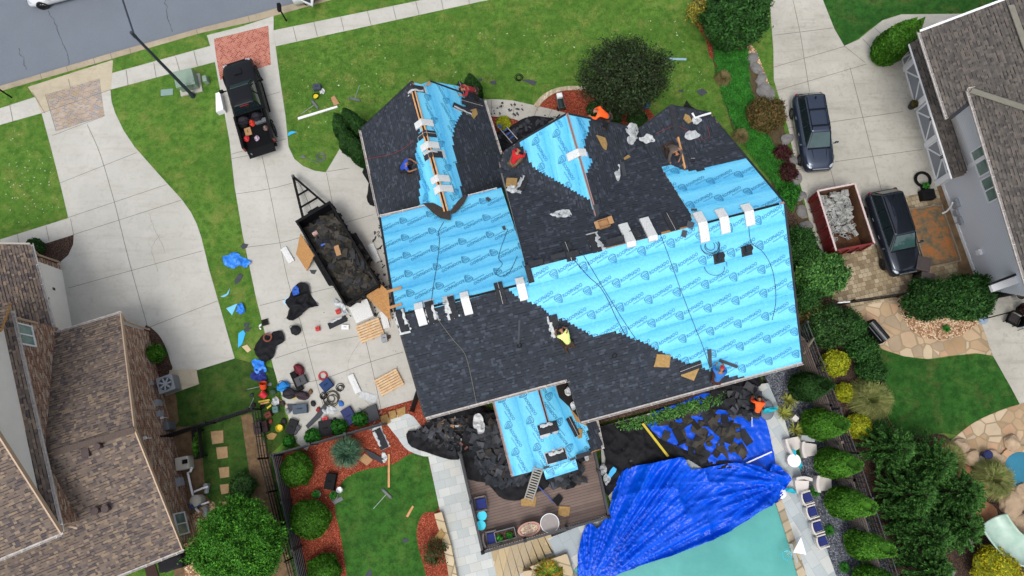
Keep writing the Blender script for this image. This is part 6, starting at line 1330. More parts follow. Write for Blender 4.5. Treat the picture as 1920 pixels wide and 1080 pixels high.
    if vest:
        ix=[0,1,2];skinned('harness',[J[0],J[1],J[2]],[(0,1),(1,2)],[(.175,.03),(.16,.03),(.15,.03)],vest,e)
        bm=bmesh.new();tube(bm,[Vector(J[0])+Vector((.17*math.cos(t),.17*math.sin(t),.03)) for t in np.linspace(0,6.28,14)],.028,6);ball(bm,Vector(J[0])+Vector((-.05,.18,0)),(.07,.05,.09),2);ball(bm,Vector(J[0])+Vector((-.05,-.18,0)),(.07,.05,.09),2);obj('tool_belt',bm,mat('leather_belt','4a2f1e',.8,.3),e)
    return e
C=lambda n,c:mat(n,c,.85,.25,7,bump=.3,bscale=14)
ORANGE=NT('hi_vis_orange');ORANGE=ORANGE.fin('ff5a0a',.7);LIME=NT('hi_vis_lime').fin('d8f08a',.7)
BLKT=C('black_trousers','17181c');TANT=C('tan_trousers','6b5a42');JEAN=C('dark_jeans','222838');BELT=mat('leather_belt','4a2f1e',.8,.3)
person(893,186,WR,math.radians(200),'bend',C('maroon_shirt','8c1a26'),BLKT,'worker in a dark red shirt bending over shingles at the wing eave',vest=BELT,skin=SKIN)
person(762,320,WL,math.radians(-5),'crouch',C('blue_tee','1f4fc0'),BLKT,'worker in a blue tee shirt and dark shorts crouched on the wing slope','short',vest=None)
person(966,306,GL,math.radians(50),'crouch',C('bright_red_shirt','c4161e'),TANT,'worker in a bright red shirt squatting beside the valley of the front gable',vest=BELT,hair=HAIR)
person(1136,237,GR,math.radians(170),'bend',ORANGE,BLKT,'worker in a hi vis orange shirt leaning over the front gable rake',vest=BELT,hair=HAIR)
person(1255,285,QL,math.radians(-70),'kneel',C('brown_shirt','5d5148'),C('dark_work_trousers','2c2420'),'worker in a brown shirt kneeling where the roof meets the small peak',vest=BELT)
person(1062,642,BK,math.radians(125),'kneel',LIME,C('brown_work_trousers','31241c'),'worker in a pale lime shirt kneeling at the stepped shingle edge','short',vest=BELT)
person(1341,708,BK,math.radians(80),'crouch',C('mid_blue_shirt','2f74c4'),C('maroon_trousers','40201f'),'worker in a blue shirt and red cap squatting at the rear eave',hat=mat('red_cap','b81c30',.7,.15),vest=BELT)
person(1408,775,HP(TZ+.12),math.radians(80),'bend',ORANGE,C('black_trousers',''),'worker in an orange shirt bending over the torn shingles on the blue tarp',skin=SKIN,hair=HAIR)
# ================================================================ FENCES, STREET FURNITURE
def fence(name,tops,H,label,m,rails=(.1,.95),pick=None,slats=None,z0=0.0,posts=2.0,zt=None,postw=.08,group=None,cat='fence'):
    """fence along plan line given by top-edge pixels; pickets and/or horizontal slats; posts are parts"""
    T=[P(x,y,z0+H) for x,y in tops];e=empty(name,(T[0][0],T[0][1],z0),0,label,cat,group)
    for a,b in zip(T[:-1],T[1:]):
        a=np.array([a[0],a[1],0]);b=np.array([b[0],b[1],0]);L=np.linalg.norm(b-a);ang=math.atan2(b[1]-a[1],b[0]-a[0]);c=(a+b)/2;n=max(1,int(round(L/posts)))
        for i in range(n+1):p=a+(b-a)*i/n;bm=bmesh.new();box(bm,(p[0],p[1],z0+(H+.08)/2),(postw,postw,H+.08),ang);box(bm,(p[0],p[1],z0+H+.09),(postw*1.3,postw*1.3,.03),ang);obj('post',bm,m,e,world=True)
        bm=bmesh.new()
        for r in rails:box(bm,(c[0],c[1],z0+H*r),(L,.045,.05),ang)
        obj('rails',bm,m,e,world=True)
        if slats:
            bm=bmesh.new();s_,gap=slats
            k=0.08
            while k+s_<H:box(bm,(c[0],c[1],z0+k+s_/2),(L,.03,s_),ang+rng.normal(0,.0006));k+=s_+gap
            obj('slats',bm,m,e,world=True)
        if pick:
            bm=bmesh.new()
            for t in np.arange(pick,L,pick):p=a+(b-a)*t/L;box(bm,(p[0],p[1],z0+H/2),(.02,.02,H-.05),ang)
            obj('pickets',bm,m,e,world=True)
    return e
FB_=mat('black_fence_metal','15161a',.5,.2,4,spec=.25);FG=mat('charcoal_fence_board','33373d',.6,.25,5,col2='1f2226');FW=mat('weathered_fence_board','75685e',.85,.35,6,bump=.3,bscale=20,col2='4c433d');FM=mat('dark_rail_fence','3e424a',.5,.25,4)
fence('fence',[(302,818),(465,766)],1.3,'black metal fence running from the brick house across the side yard',FB_,(.08,.5,.72,.97),.12)
fence('fence',[(472,766),(486,860),(552,1120)],1.3,'black rail fence running down beside the narrow side lawn',FB_,(.08,.4,.7,.97),.5)
fence('fence',[(714,794),(512,852)],1.5,'charcoal slatted fence between the tool pile and the red mulch',FG,(.97,),None,(.16,.1),posts=1.9,postw=.1)
fence('fence',[(510,854),(568,1125)],1.5,'charcoal slatted fence running down beside the boxwoods',FG,(.97,),None,(.16,.1),posts=2.1,postw=.1)
fence('fence',[(1494,622),(1512,640),(1556,760),(1600,900),(1668,1120)],2.0,'weathered brown slatted fence behind the arborvitae row',FW,(.97,),None,(.15,.10),z0=.4,posts=2.4,postw=.1)
fence('fence',[(1514,604),(1607,850),(1694,1110)],1.5,'dark metal rail fence backing the weathered slatted fence',FM,(.06,.3,.5,.7,.98),.25,z0=.25,posts=2.7)
for i,(x,y) in enumerate([(1555,826),(1583,906),(1610,990),(1646,1078)]):
    a,b=P(x-12,y-2,2.2),P(x+30,y+10,1.9);bm=bmesh.new();box(bm,tuple((a+b)/2),(np.linalg.norm(b-a)*.6,.1,.09),math.atan2(*(b-a)[:2][::-1]));tag(obj('fence_brace',bm,FB_),['black brace joining the two fences beside the third arborvitae','black brace joining the two fences beside the fourth arborvitae','black brace joining the two fences beside the fifth arborvitae','black brace joining the two fences at the bottom edge'][i],'brace','braces between the fences')
g=empty('gate',tuple(P(1512,660,0)),0,'small weathered timber gate standing open at the head of the slatted fence','gate');a,b,c,d=P(1505,658,.5),P(1524,631,.5),P(1526,634,1.9),P(1508,662,1.9);bm=bmesh.new()
for p,q in ((a,b),(b,c),(c,d),(d,a),(a,c)):tube(bm,[p,q],.045,4)
obj('frame',bm,mat('pale_timber','85796a',.8,.2),g,world=True)
# black railing by the paved yard
fence('fence',[(1562,572),(1600,563),(1700,549)],1.0,'low black railing along the bottom of the paved yard',FB_,(.1,.97),.14)
bm=bmesh.new();box(bm,tuple(P(1582,567,1.1)),(.65,.05,.14),.06);tag(obj('sign',bm,WTRIM),'blank white plate fixed on the low black railing','sign')
# street lamp: tapered pole with a long arm over the road
LP_=P(362,180,0);sl_=empty('street_lamp',tuple(LP_),0,'tall dark street lamp leaning out over the road','street lamp');top=np.array([LP_[0],LP_[1],0.0])
hh=6.8;Tp=P(253,62,1);r0=np.linalg.norm(P(362,180,0)[:2]);
# height at which the plumb pole reaches the pixel of its elbow
best=min(np.linspace(2,14,200),key=lambda z:np.linalg.norm(P(253,62,z)[:2]-LP_[:2]));print('lamp height',best)
bm=bmesh.new();cyl(bm,LP_,LP_+np.array([0,0,best]),.11,.075,12);cyl(bm,LP_,LP_+np.array([0,0,.35]),.17,.13,12);LM=mat('lamp_post_paint','2a3240',.5,.15);obj('pole',bm,LM,sl_,world=True)
e1=LP_+np.array([0,0,best-.1]);e2=P(228,-6,best+.35);e3=P(222,-24,best+.35);bm=bmesh.new();tube(bm,[e1,e1+(e2-e1)*.5,e2],.05,8);cyl(bm,e1-np.array([0,0,.1]),e1+np.array([0,0,.3]),.1,.09,10);obj('arm',bm,LM,sl_,world=True)
bm=bmesh.new();box(bm,tuple(e3),(.3,.7,.14),.3,bev=.04);obj('lamp_head',bm,LM,sl_,world=True)
# second pole top at the left edge
b0=P(22,183,0);bm=bmesh.new();cyl(bm,b0,b0+np.array([0,0,1.2]),.05,.05,8);mb=empty('mailbox',tuple(b0),0,'black mailbox on a post at the left edge beside the kerb','mailbox');obj('post',bm,PLAS,mb,world=True);bm=bmesh.new();box(bm,tuple(b0+np.array([-.05,.1,1.3])),(.25,.5,.28),.2,bev=.06);obj('box',bm,PLAS,mb,world=True)
b0=P(537,39,0);mb=empty('mailbox',tuple(b0),0,'black mailbox on a post beside the red brick apron','mailbox');bm=bmesh.new();cyl(bm,b0,b0+np.array([0,0,1.1]),.05,.05,8);obj('post',bm,PLAS,mb,world=True);bm=bmesh.new();box(bm,tuple(b0+np.array([-.03,.1,1.22])),(.24,.55,.26),.15,bev=.07);obj('box',bm,PLAS,mb,world=True)
# utility boxes on the lawn
GRN=mat('utility_green','7f9484',.6,.15,3);b0=P(358,160,0);ub=empty('transformer_box',tuple(b0),.25,'pale green transformer box on the lawn beside the lamp post','utility box');bm=bmesh.new();box(bm,(0,0,.05),(1.35,1.25,.1));obj('plinth',bm,CONC2,ub)
bm=bmesh.new();box(bm,(0,.05,.5),(1.1,.95,.8),bev=.05);obj('cabinet',bm,GRN,ub);bm=bmesh.new();slab3(bm,[(-.58,-.5,.82),(.58,-.5,.82),(.56,.5,.98),(-.56,.5,.98)],(0,-.15,1),.1);o=obj('lid',bm,GRN,ub);bm=bmesh.new();box(bm,(.3,-.44,.55),(.08,.04,.12));obj('lock',bm,GREYD,ub)
bm=bmesh.new();box(bm,tuple(P(386,150,.25)),(.28,.4,.5),.3,bev=.05);tag(obj('utility_box',bm,GRN),'small pale green utility pedestal beside the pickup','utility box')
bm=bmesh.new();box(bm,tuple(P(313,173,.02)),(.75,.42,.04),.1,bev=.01);tag(obj('valve_cover',bm,mat('green_cover','7d9690',.7,.15,3)),'flat pale green valve cover set in the lawn','valve cover')
# ================================================================ TARPS, BUNDLES, TOOLS AND LITTER
TARP=NT('blue_tarp_plastic');v=TARP.coord();TARP.bump(TARP.noise(TARP.coord(-.9,scale=(1,3.5,1)),1.4,4,.5,1.0),.2,.05)
TARP=TARP.fin(TARP.mix(TARP.noise(v,.8,4),'0040bc','0058e0'),.30,spec=.26)
TARPL=mat('light_blue_tarp','2f86e8',.4,.2,3,bump=.4,bscale=8);BFELT=mat('black_sheeting','121316',.75,.3,3,bump=.6,bscale=7,col2='1d1e22',spec=.2)
PAPER=mat('white_wrapper','c3c6c6',.6,.12,9,bump=.4,bscale=9,col2='9fa4a6');FOAM=mat('tan_foam','a98a56',.9,.2,9,bump=.4,bscale=25,col2='8a6c3e');CARD=mat('cardboard','a9825a',.85,.15,6)
PRN=NT('printed_wrapper');v=PRN.coord();PRN=PRN.fin(PRN.mix(PRN.ramp(PRN.noise(v,22,3,.8),[(.56,(0,0,0)),(.62,(.55,)*3)]),'d0d2d0','5d6a70'),.5)
def T_(z):return HP(z)
# --- the big pool tarp: folds fan out from its lower left corner
O1=P(1100,1105,TZ);O2=P(1470,905,TZ)
def ftarp(x,y):
    a1=math.atan2(y-O1[1],x-O1[0]);r1=math.hypot(x-O1[0],y-O1[1]);a2=math.atan2(y-O2[1],x-O2[0]);r2=math.hypot(x-O2[0],y-O2[1])
    k1=min(1,r1/2.5)*math.exp(-max(0,r1-6.5)/5.0);k2=min(1,r2/1.5)*math.exp(-max(0,r2-2)/2.5);f=lambda q:max(0,q)**3
    h=k1*.24*f(ridged(a1*9,r1*.05,1,3)) + k1*.11*f(ridged(a1*22,r1*.07,1,8)) + k2*.22*f(ridged(a2*5,r2*.12,1,5))+k2*.09*f(ridged(a2*14,r2*.12,1,2))
    m=1-math.exp(-max(0,r1-3)/3)
    u,w_=x*.86+y*.5,y*.86-x*.5;h+=.22*m*f(ridged(u*.2,w_*.7,1,7)) + .13*m*f(ridged(u*.42+w_*.3,w_*.8-u*.25,1,11)) + .05*m*f(ridged(u*.25,w_*1.9,1,4));return h*1.7+.02
cl=cloth('tarp',smoothpoly([(1086,1150),(1083,1060),(1084,1030),(1092,1000),(1105,975),(1118,990),(1140,960),(1148,925),(1160,893),(1174,878),(1215,868),(1270,857),(1282,862),(1295,880),(1335,874),(1375,867),(1405,870),(1440,884),(1478,898),(1472,912),(1457,934),(1425,952),(1395,974),(1355,997),(1300,1022),(1230,1048),(1165,1073),(1120,1100)],2),T_(TZ),TARP,ftarp,res=.075,lift=.03)
tag(cl,'huge wrinkled royal blue tarp pulled over the pool corner and terrace','tarp')
cl=cloth('tarp_bunch',smoothpoly([(1440,880),(1452,870),(1478,893),(1477,905),(1462,925),(1450,938),(1440,915)],3),T_(TZ+.15),TARP,lambda x,y:.25*ridged(x,y,2.2,3)+.1*ridged(x,y,6,1),res=.06);tag(cl,'bunched end of the blue tarp heaped beside the round white table','tarp')
def f2(x,y):return .05*max(0,ridged(x,y,2.4,2))**2+.03*nz(x,y,7,5)
cl=cloth('tarp',smoothpoly([(1206,793),(1232,770),(1275,756),(1318,738),(1342,742),(1380,768),(1420,772),(1436,790),(1446,830),(1454,872),(1440,886),(1405,870),(1375,868),(1335,870),(1305,852),(1262,838),(1230,815)],2),T_(TZ),TARP,f2,res=.09,lift=.02);tag(cl,'flat blue tarp strewn with torn shingles along the rear wall','tarp')
for px,z,lab in (([(1122,806),(1150,795),(1200,788),(1235,822),(1290,846),(1340,862),(1385,866),(1420,874),(1380,876),(1320,880),(1290,862),(1240,868),(1175,880),(1158,905),(1140,930),(1128,905),(1135,860)],TZ+.0,'wide black sheeting spread between the deck and the blue tarps'),
                   ([(1332,735),(1360,722),(1400,712),(1424,706),(1425,722),(1410,735),(1405,760),(1385,772),(1350,768),(1325,765)],TZ+.03,'black sheeting bunched under the rear eave corner'),
                   ([(766,808),(790,806),(800,790),(835,775),(905,760),(935,790),(910,850),(880,842),(860,862),(830,858),(800,848),(772,838),(763,822)],.05,'black sheeting heaped with torn shingles at the left of the deck')):
    cl=cloth('sheeting',smoothpoly(px,2),T_(z),BFELT,lambda x,y:.14*max(0,ridged(x,y,1.3,2))**2+.06*max(0,ridged(x,y,3.4,6)),res=.09,lift=.035);tag(cl,lab,'sheeting')
cl=cloth('sheeting',smoothpoly([(872,800),(940,770),(1090,780),(1098,862),(1065,880),(1085,905),(1062,918),(1040,905),(1020,918),(1000,925),(975,937),(955,938),(935,930),(912,905),(876,898),(868,860)],2),T_(DZ+.01),BFELT,lambda x,y:.10*max(0,ridged(x,y,1.6,9))**2+.04*max(0,ridged(x,y,4,6)),res=.09,lift=.03);tag(cl,'black sheeting draped over the deck boards beneath the little roof','sheeting')
cl=cloth('sheeting',smoothpoly([(915,262),(930,290),(960,300),(1005,255),(1030,230),(1050,215),(1044,222),(1015,220),(985,222),(960,238),(930,250)],2),T_(.03),BFELT,lambda x,y:.2*max(0,ridged(x,y,1.3,2)),res=.1,lift=.03);tag(cl,'black sheeting strung along the front walk below the gable','sheeting')
cl=cloth('sheeting',[(1287,188),(1296,200),(1318,212),(1330,222),(1290,225),(1278,208)],T_(.02),BFELT,res=.12);tag(cl,'black triangle of sheeting on the lawn by the right roof corner','sheeting')
cl=cloth('sheeting',smoothpoly([(688,312),(696,318),(705,345),(708,385),(694,385),(688,370),(692,345),(680,325)],2),T_(.04),BFELT,lambda x,y:.12*max(0,ridged(x,y,2,2)),res=.08);tag(cl,'black sheeting trailing on the drive along the garage wing','sheeting')
# scraps scattered as uncounted litter
def reg(px,z,top=.05):
    poly=[P(x,y,z)[:2] for x,y in px];xs=[p[0] for p in poly];ys=[p[1] for p in poly]
    def f():
        for _ in range(200):
            x,y=rng.uniform(min(xs),max(xs)),rng.uniform(min(ys),max(ys))
            if inpoly(x,y,poly):break
        return x,y,z+.05+rng.uniform(0,top)
    return f
for px,z,n,s0,s1,m,top in (([(1235,790),(1290,765),(1335,748),(1375,775),(1400,800),(1395,850),(1330,862),(1290,845),(1240,815)],TZ+.03,85,.3,.95,OLDSH,.03),([(1360,735),(1400,718),(1425,740),(1432,765),(1405,785),(1370,775)],TZ+.12,80,.3,.7,NEWSC,.3),
                                 ([(775,815),(830,785),(925,775),(925,840),(850,852)],.15,150,.2,.6,NEWSC,.18),([(880,800),(940,790),(960,880),(1000,900),(950,918),(900,890)],DZ+.05,160,.25,.8,NEWSC,.2),([(1030,880),(1090,870),(1092,900),(1055,918),(1030,905)],DZ+.08,40,.3,.9,NEWSC,.15),
                                 ([(1150,800),(1280,850),(1200,870),(1150,880)],TZ+.02,16,.15,.4,NEWSC,.02),([(930,255),(1000,225),(1040,222),(960,285)],.12,60,.2,.5,NEWSC,.1),([(740,460),(700,560),(720,570),(735,500)],.02,0,.1,.3,NEWSC,.01)):
    if n:tag(obj('shingle_litter',scraps(n,reg(px,z,top),s0,s1,.14),m),kind='stuff')
bm=scraps(110,reg([(700,420),(722,420),(745,600),(640,600),(700,560)],.0,.0),.05,.3,.1,.006);b2=scraps(50,reg([(500,450),(735,560),(760,760),(560,800)],.0,.0),.02,.06,.1,.006);m_=bpy.data.meshes.new('t');b2.to_mesh(m_);b2.free();bm.from_mesh(m_);tag(obj('drive_litter',bm,NEWSC),kind='stuff')
bm=scraps(70,reg([(790,790),(930,772),(930,850),(880,850)],.9,.3),.06,.3,.3);tag(obj('mixed_debris',bm,m_leaf('mixed_debris',['c4c6c8','6a3c2c','8a6f4a','3c4048','5c4a38','a9a9a6'])),kind='stuff')
bm=scraps(34,reg([(915,190),(1040,205),(1040,225),(920,216)],.0,.0),.05,.24,.1,.008);tag(obj('walk_litter',bm,NEWSC),kind='stuff')
bm=scraps(160,reg([(560,90),(1300,30),(1330,170),(1250,185),(1040,155),(900,170),(760,140),(560,280)],-.04,0),.04,.12,.1,.006);tag(obj('lawn_litter',bm,m_leaf('fallen_leaf',['b9b59a','8f9a52','c7c3b4','6d5a3a'])),kind='stuff')
bm=scraps(70,reg([(5,230),(90,270),(120,400),(10,430)],-.04,0),.05,.1,.1,.006);tag(obj('lawn_litter',bm,mat('pale_leaf','b5b79a',.9,.2)),kind='stuff')
bm=scraps(150,reg([(500,870),(700,820),(760,850),(640,900),(620,980),(640,1080),(575,1080)],-.03,0),.05,.12,.2,.01);tag(obj('mulch_chips',bm,m_leaf('mulch_chip',['b0593c','6a2c1c','9a4a30','c98a6a'])),kind='stuff')

# --- shingle bundles
def bundle(pa,pb,px,py,ln,wd,kind,label,group=None,ang=None,lift=.02,th=.11,ridge_dir=None,name='shingle_bundle'):
    """bundle draped over plane(s); ang = heading of its long side"""
    hz=(lambda x,y:min(pa.z(x,y),pb.z(x,y))) if pb else (lambda x,y:pa.z(x,y))
    c=pa.at(px,py,lift) if pb is None else min((pa.at(px,py,lift),pb.at(px,py,lift)),key=lambda q:q[2])
    if ang is None:rd=np.array(ridge_dir);rd=rd[:2]/np.linalg.norm(rd[:2]);d=np.array([-rd[1],rd[0]])
    else:d=np.array([math.cos(ang),math.sin(ang)])
    q=np.array([-d[1],d[0]]);e=empty(name,tuple(c),0,label,'shingle bundle',group)
    def surf(u,v,h):
        x,y=c[0]+d[0]*u+q[0]*v,c[1]+d[1]*u+q[1]*v;hs=np.mean([hz(c[0]+d[0]*(u+k)+q[0]*v,c[1]+d[1]*(u+k)+q[1]*v) for k in (-.22,-.1,0,.1,.22)]);return np.array([x,y,max(hs,hz(x,y))+lift+h])
    def slab(nm,L_,W_,h0,h1,m,wob=0.0,par=e,n=12,uo=0,vo=0):
        bm=bmesh.new();R=[]
        for i in range(n+1):
            u=-L_/2+L_*i/n+uo;w_=W_/2*(1+wob*nz(u*6,h0*9,1,3));w2=W_/2*(1+wob*nz(u*6,h0*9,1,8));R.append([surf(u,-w_+vo,h0),surf(u,w2+vo,h0),surf(u,w2+vo,h1),surf(u,0+vo,h1+.012),surf(u,-w_+vo,h1)])
        loft(bm,R);return obj(nm,bm,m,par,world=True)
    if kind=='white':slab('wrapper',ln,wd,0,th,PRN,.05);slab('shingle_stack',ln*.92,wd*.98,-.005,th*.5,SH_FLAT)
    elif kind=='dark':
        for k in range(3):slab('shingle_layer',ln*(1-.04*k),wd*(1-.05*k),k*th*.3,(k+.8)*th*.3,SH_FLAT,uo=.01*k,vo=rng.uniform(-.015,.015))
    else:
        slab('torn_wrapper',ln*rng.uniform(.9,1.15),wd*rng.uniform(1.1,1.3),-.005,.012,PAPER,.55,uo=rng.uniform(-.1,.1),vo=rng.uniform(-.08,.08));slab('paper_flap',ln*rng.uniform(.5,.9),wd*.3,.09,.125,PAPER,.8,uo=rng.uniform(-.15,.15),vo=wd*rng.choice([-.36,.36]))
        for k in range(2):slab('shingle_layer',ln*(1-.04*k),wd*(1-.06*k),.015+k*th*.4,.015+(k+.8)*th*.4,SH_FLAT,vo=rng.uniform(-.02,.02))
    if kind!='white':bm=bmesh.new();pts=[surf(u,.01,th*(.92 if kind=='dark' else .85)) for u in np.linspace(-ln/2,ln/2,10)];tube(bm,pts,.008,4);obj('seal_strip',bm,WTRIM,e,world=True)
    return e
wr=W2_-W1;g='shingle bundles astride the wing ridge'
for px,py,k,l in ((777,166,'mix','open dark bundle with torn wrapper at the outer end of the wing ridge'),(794,230,'white','white wrapped bundle highest on the exposed wing ridge board'),(799,250,'dark','bare dark bundle between two white ones on the wing ridge'),(805,272,'white','white wrapped bundle at the middle of the wing ridge'),(811,289,'mix','opened dark bundle with white paper at the middle of the wing ridge'),(825,335,'white','white wrapped bundle, upper of the pair near the valley membranes'),(831,354,'white','white wrapped bundle lowest on the wing ridge near the valley membranes')):bundle(WL,WR,px,py,.95,.36,k,l,g,ridge_dir=wr)
rb=B2-B1;g='shingle bundles astride the main ridge'
for px,py,ln,k,l in ((1066,471,1.0,'dark','bare dark bundle farthest left on the main ridge'),(1114,456,1.0,'mix','opened dark bundle in torn white paper on the main ridge'),(1176,441,1.25,'white','white wrapped bundle left of the square vent on the main ridge'),(1216,430,1.25,'white','white wrapped bundle right of the square vent on the main ridge'),(1258,416,1.0,'dark','bare dark bundle between white ones on the main ridge'),(1317,423,1.4,'white','tall white wrapped stack where the front underlayment begins'),(1357,412,1.15,'white','white wrapped bundle, middle of the three at the right of the ridge'),(1404,401,1.0,'white','white wrapped bundle nearest the right end of the main ridge')):bundle(BK,FB,px,py,ln,.42,k,l,g,ridge_dir=rb,th=.16 if ln>1.2 else .11)
ra=A2-A1;g='shingle bundles astride the left ridge'
for px,py,k,l in ((754,600,'mix','opened bundle with curled white paper at the left end of the left ridge'),(788,588,'white','plain white wrapped bundle beside an opened one on the left ridge'),(808,585,'mix','opened dark bundle in white paper beside the plain white one on the left ridge'),(847,576,'mix','oval dark bundle wrapped round with white paper on the left ridge'),(874,568,'white','narrow white wrapped bundle right of the oval one on the left ridge'),(938,548,'dark','bare dark bundle alone on the blue of the left ridge'),(978,541,'white','white wrapped bundle at the foot of the main rake')):bundle(BK,FA,px,py,1.0,.38,k,l,g,ridge_dir=ra)
bundle(GL,GR,1082,288,.95,.38,'white','white wrapped bundle alone on the front gable ridge',ridge_dir=G2-G1)
bundle(BK,None,1040,612,.95,.4,'mix','opened dark bundle in front of the worker in lime',ang=math.radians(105));bundle(PL_,PRr,1028,803,1.0,.5,'mix','opened bundle across the upper part of the rear porch ridge',ridge_dir=PR2-PR1);bundle(PL_,PRr,1043,856,1.0,.5,'mix','large dark bundle across the lower end of the rear porch ridge',ridge_dir=PR2-PR1)
bundle(WR,None,886,195,1.1,.45,'dark','dark shingles being handled by the worker in the dark red shirt',ang=.1);bundle(WR,None,868,205,1.0,.3,'mix','flat dark bundle on white paper left of the worker in dark red',ang=-.15);bundle(WR,None,867,168,.9,.22,'dark','dark shingle strip standing at the wing roof tip',ang=1.9)
bundle(FB,None,1278,299,1.2,.4,'dark','dark bundle lying at the top of the front blue underlayment',ang=-.05);bundle(FB,None,981,344,.95,.32,'mix','bowed dark bundle with white edge below the worker in bright red',ang=1.2);bundle(PRr,None,1075,800,1.0,.3,'dark','dark strip bundle on the right slope of the rear porch',ang=-1.1)
bundle(BK,None,1295,690,1.1,.35,'dark','pair of dark shingles laid by the foam pads near the rear eave',ang=.35)
bundle(GROUND,None,540,479,1.0,.36,'white','white wrapped bundle alone on the drive left of the trailer',ang=-1.0,lift=.03);bundle(GROUND,None,702,475,1.15,.36,'white','white wrapped bundle on the drive between trailer and house',ang=-1.15,lift=.03);bundle(GROUND,None,633,604,1.1,.36,'mix','dark bundle on its white wrapper beside the small white box',ang=.45,lift=.03);bundle(GROUND,None,722,600,1.0,.36,'white','white wrapped bundle standing under the plywood by the house',ang=-1.3,lift=.03);bundle(GROUND,None,665,720,1.1,.34,'white','white wrapped bundle beside the pallet on the lower drive',ang=-1.1,lift=.03)

# --- generic loose things
def O(nm,bm,m,lab,cat,grp=None,**k):return tag(obj(nm,bm,m,**k),lab,cat,grp)
def plate(nm,px,pl,m,lab,cat,th=.02,lift=.03,grp=None):
    bm=bmesh.new();slab3(bm,[pl.at(x,y,lift+th) for x,y in px],pl.n,th);return O(nm,bm,m,lab,cat,grp)
def crumple(nm,px,py,r,pl,m,lab,cat,h=.12,grp=None,asp=1.0,rot=0.0,lift=.03):
    k=11;pts=[]
    for i in range(k):a=i*2*math.pi/k;q=r*(.72+.45*rng.random());x,y=math.cos(a)*q*asp,math.sin(a)*q/asp;pts.append((px+x*math.cos(rot)-y*math.sin(rot),py+x*math.sin(rot)+y*math.cos(rot)))
    s_=rng.uniform(0,99);c=cloth(nm,smoothpoly(pts,2),pl,m,lambda x,y:h*max(0,ridged(x,y,3.2,s_))**1.5+h*.3*nz(x,y,9,s_),res=max(.035,r/180),lift=lift);return tag(c,lab,cat,grp)
G0=GROUND
for px,py,r,pl,l,a in ((1186,246,13,GR,'upper crumpled white wrapper heap between the two front gables',1),(1188,264,13,GR,'lower crumpled white wrapper heap between the two front gables',1.3),(1214,262,11,QL,'grey and white wrapper left of the small front peak',1.4),(1053,401,12,FB,'white wrapper lying alone on the main dark slope',1.7),(1305,228,8,QR,'small white wrapper near the white pipe elbow',1.1),(1297,255,11,QR,'square white wrapper among the red hose on the right peak',1.2),(1157,316,14,FB,'long curled white wrapper below the orange shirted worker',.5),(1291,280,9,FB,'white wrapper at the grey shingles on the right front slope',1.2),(1266,286,9,FB,'white wrapper on the tan foam beside the kneeling worker',1.4),(960,356,9,FB,'white wrapper below the worker in bright red',1.2)):crumple('wrapper',px,py,r,pl,PAPER,l,'wrapper',.14,'discarded white wrappers on the roof',a)
for px,pl,l in (([(1119,253),(1135,258),(1139,270),(1137,281),(1131,276)],GR,'sliver of tan foam below the orange shirted worker'),([(1232,664),(1258,666),(1255,689),(1226,688),(1229,678)],BK,'curled tan foam pad at the stepped shingle edge'),([(1283,692),(1311,691),(1301,714),(1277,705)],BK,'pointed tan foam pad near the rear eave'),([(1285,213),(1293,217),(1298,228),(1291,231),(1282,222)],QR,'oval tan foam pad on the right front peak'),([(1272,275),(1290,287),(1288,293),(1263,286)],FB,'tan foam board at the right front slope'),([(1169,296),(1178,290),(1182,293),(1171,299)],FB,'small tan foam piece with white strip on the dark slope'),([(950,333),(970,334),(968,350),(948,349)],FB,'tan foam pad beside the white wrapper below the worker in bright red'),([(879,207),(893,203),(896,214),(889,222)],WR,'tan foam pad under the dark red worker'),([(1085,803),(1093,805),(1091,821),(1084,823)],PRr,'tan foam pad on the porch roof edge')):plate('foam_pad',px,pl,FOAM,l,'foam pad',.05,.04,'tan foam pads on the roof')
for px,l in (([(977,928),(1003,927),(1006,935),(1003,950),(977,948)],'tan foam square under the foot of the ladder'),([(1048,949),(1069,950),(1067,967),(1059,969),(1046,965)],'tan foam square beside the blue handled broom')):plate('foam_pad',px,T_(DZ),FOAM,l,'foam pad',.06,.01,'foam squares on the deck')
for px,pl,l in (([(1163,305),(1170,304),(1175,329),(1168,330)],FB,'grey shingle strip on the main dark slope'),([(1112,385),(1120,382),(1127,410),(1122,412)],GR,'long grey shingle at the lower end of the front gable ridge'),([(1098,390),(1107,381),(1126,375),(1127,379),(1110,386),(1100,394)],FB,'bowed grey shingle across the front gable ridge end'),([(1136,396),(1148,402),(1146,405),(1135,399)],FB,'small grey shingle right of the front gable ridge'),([(1326,656),(1334,655),(1335,688),(1330,690)],BK,'upright grey shingle beside the worker in the red cap'),([(1350,673),(1385,686),(1382,691),(1348,678)],BK,'loose grey shingle lying on the blue right of the red cap'),([(1296,391),(1307,391),(1307,395),(1296,395)],FB,'small dark rectangle on the blue beside the white stack'),([(1280,431),(1289,433),(1286,446),(1277,443)],BK,'dark shingle offcut on blue, left of the white stack'),([(1290,413),(1303,418),(1298,431),(1287,425)],BK,'larger dark shingle offcut touching the white stack'),([(1162,720),(1168,719),(1170,725),(1164,727)],BK,'single pale shingle tab high on the rear slope'),([(910,371),(915,369),(921,374),(915,378)],FA,'small dark offcut on the upper left blue slope'),([(941,425),(946,423),(949,430),(944,431)],FA,'small dark offcut near the main left rake'),([(1175,283),(1189,275),(1192,278),(1178,288)],FB,'grey strip beside the small tan foam piece'),([(1270,272),(1286,268),(1290,274),(1278,279)],FB,'grey shingles folded by the white wrapper on the right')):plate('loose_shingle',px,pl,mat('grey_shingle_face','41454c',.9,.25,8),l,'shingle',.015,.05)
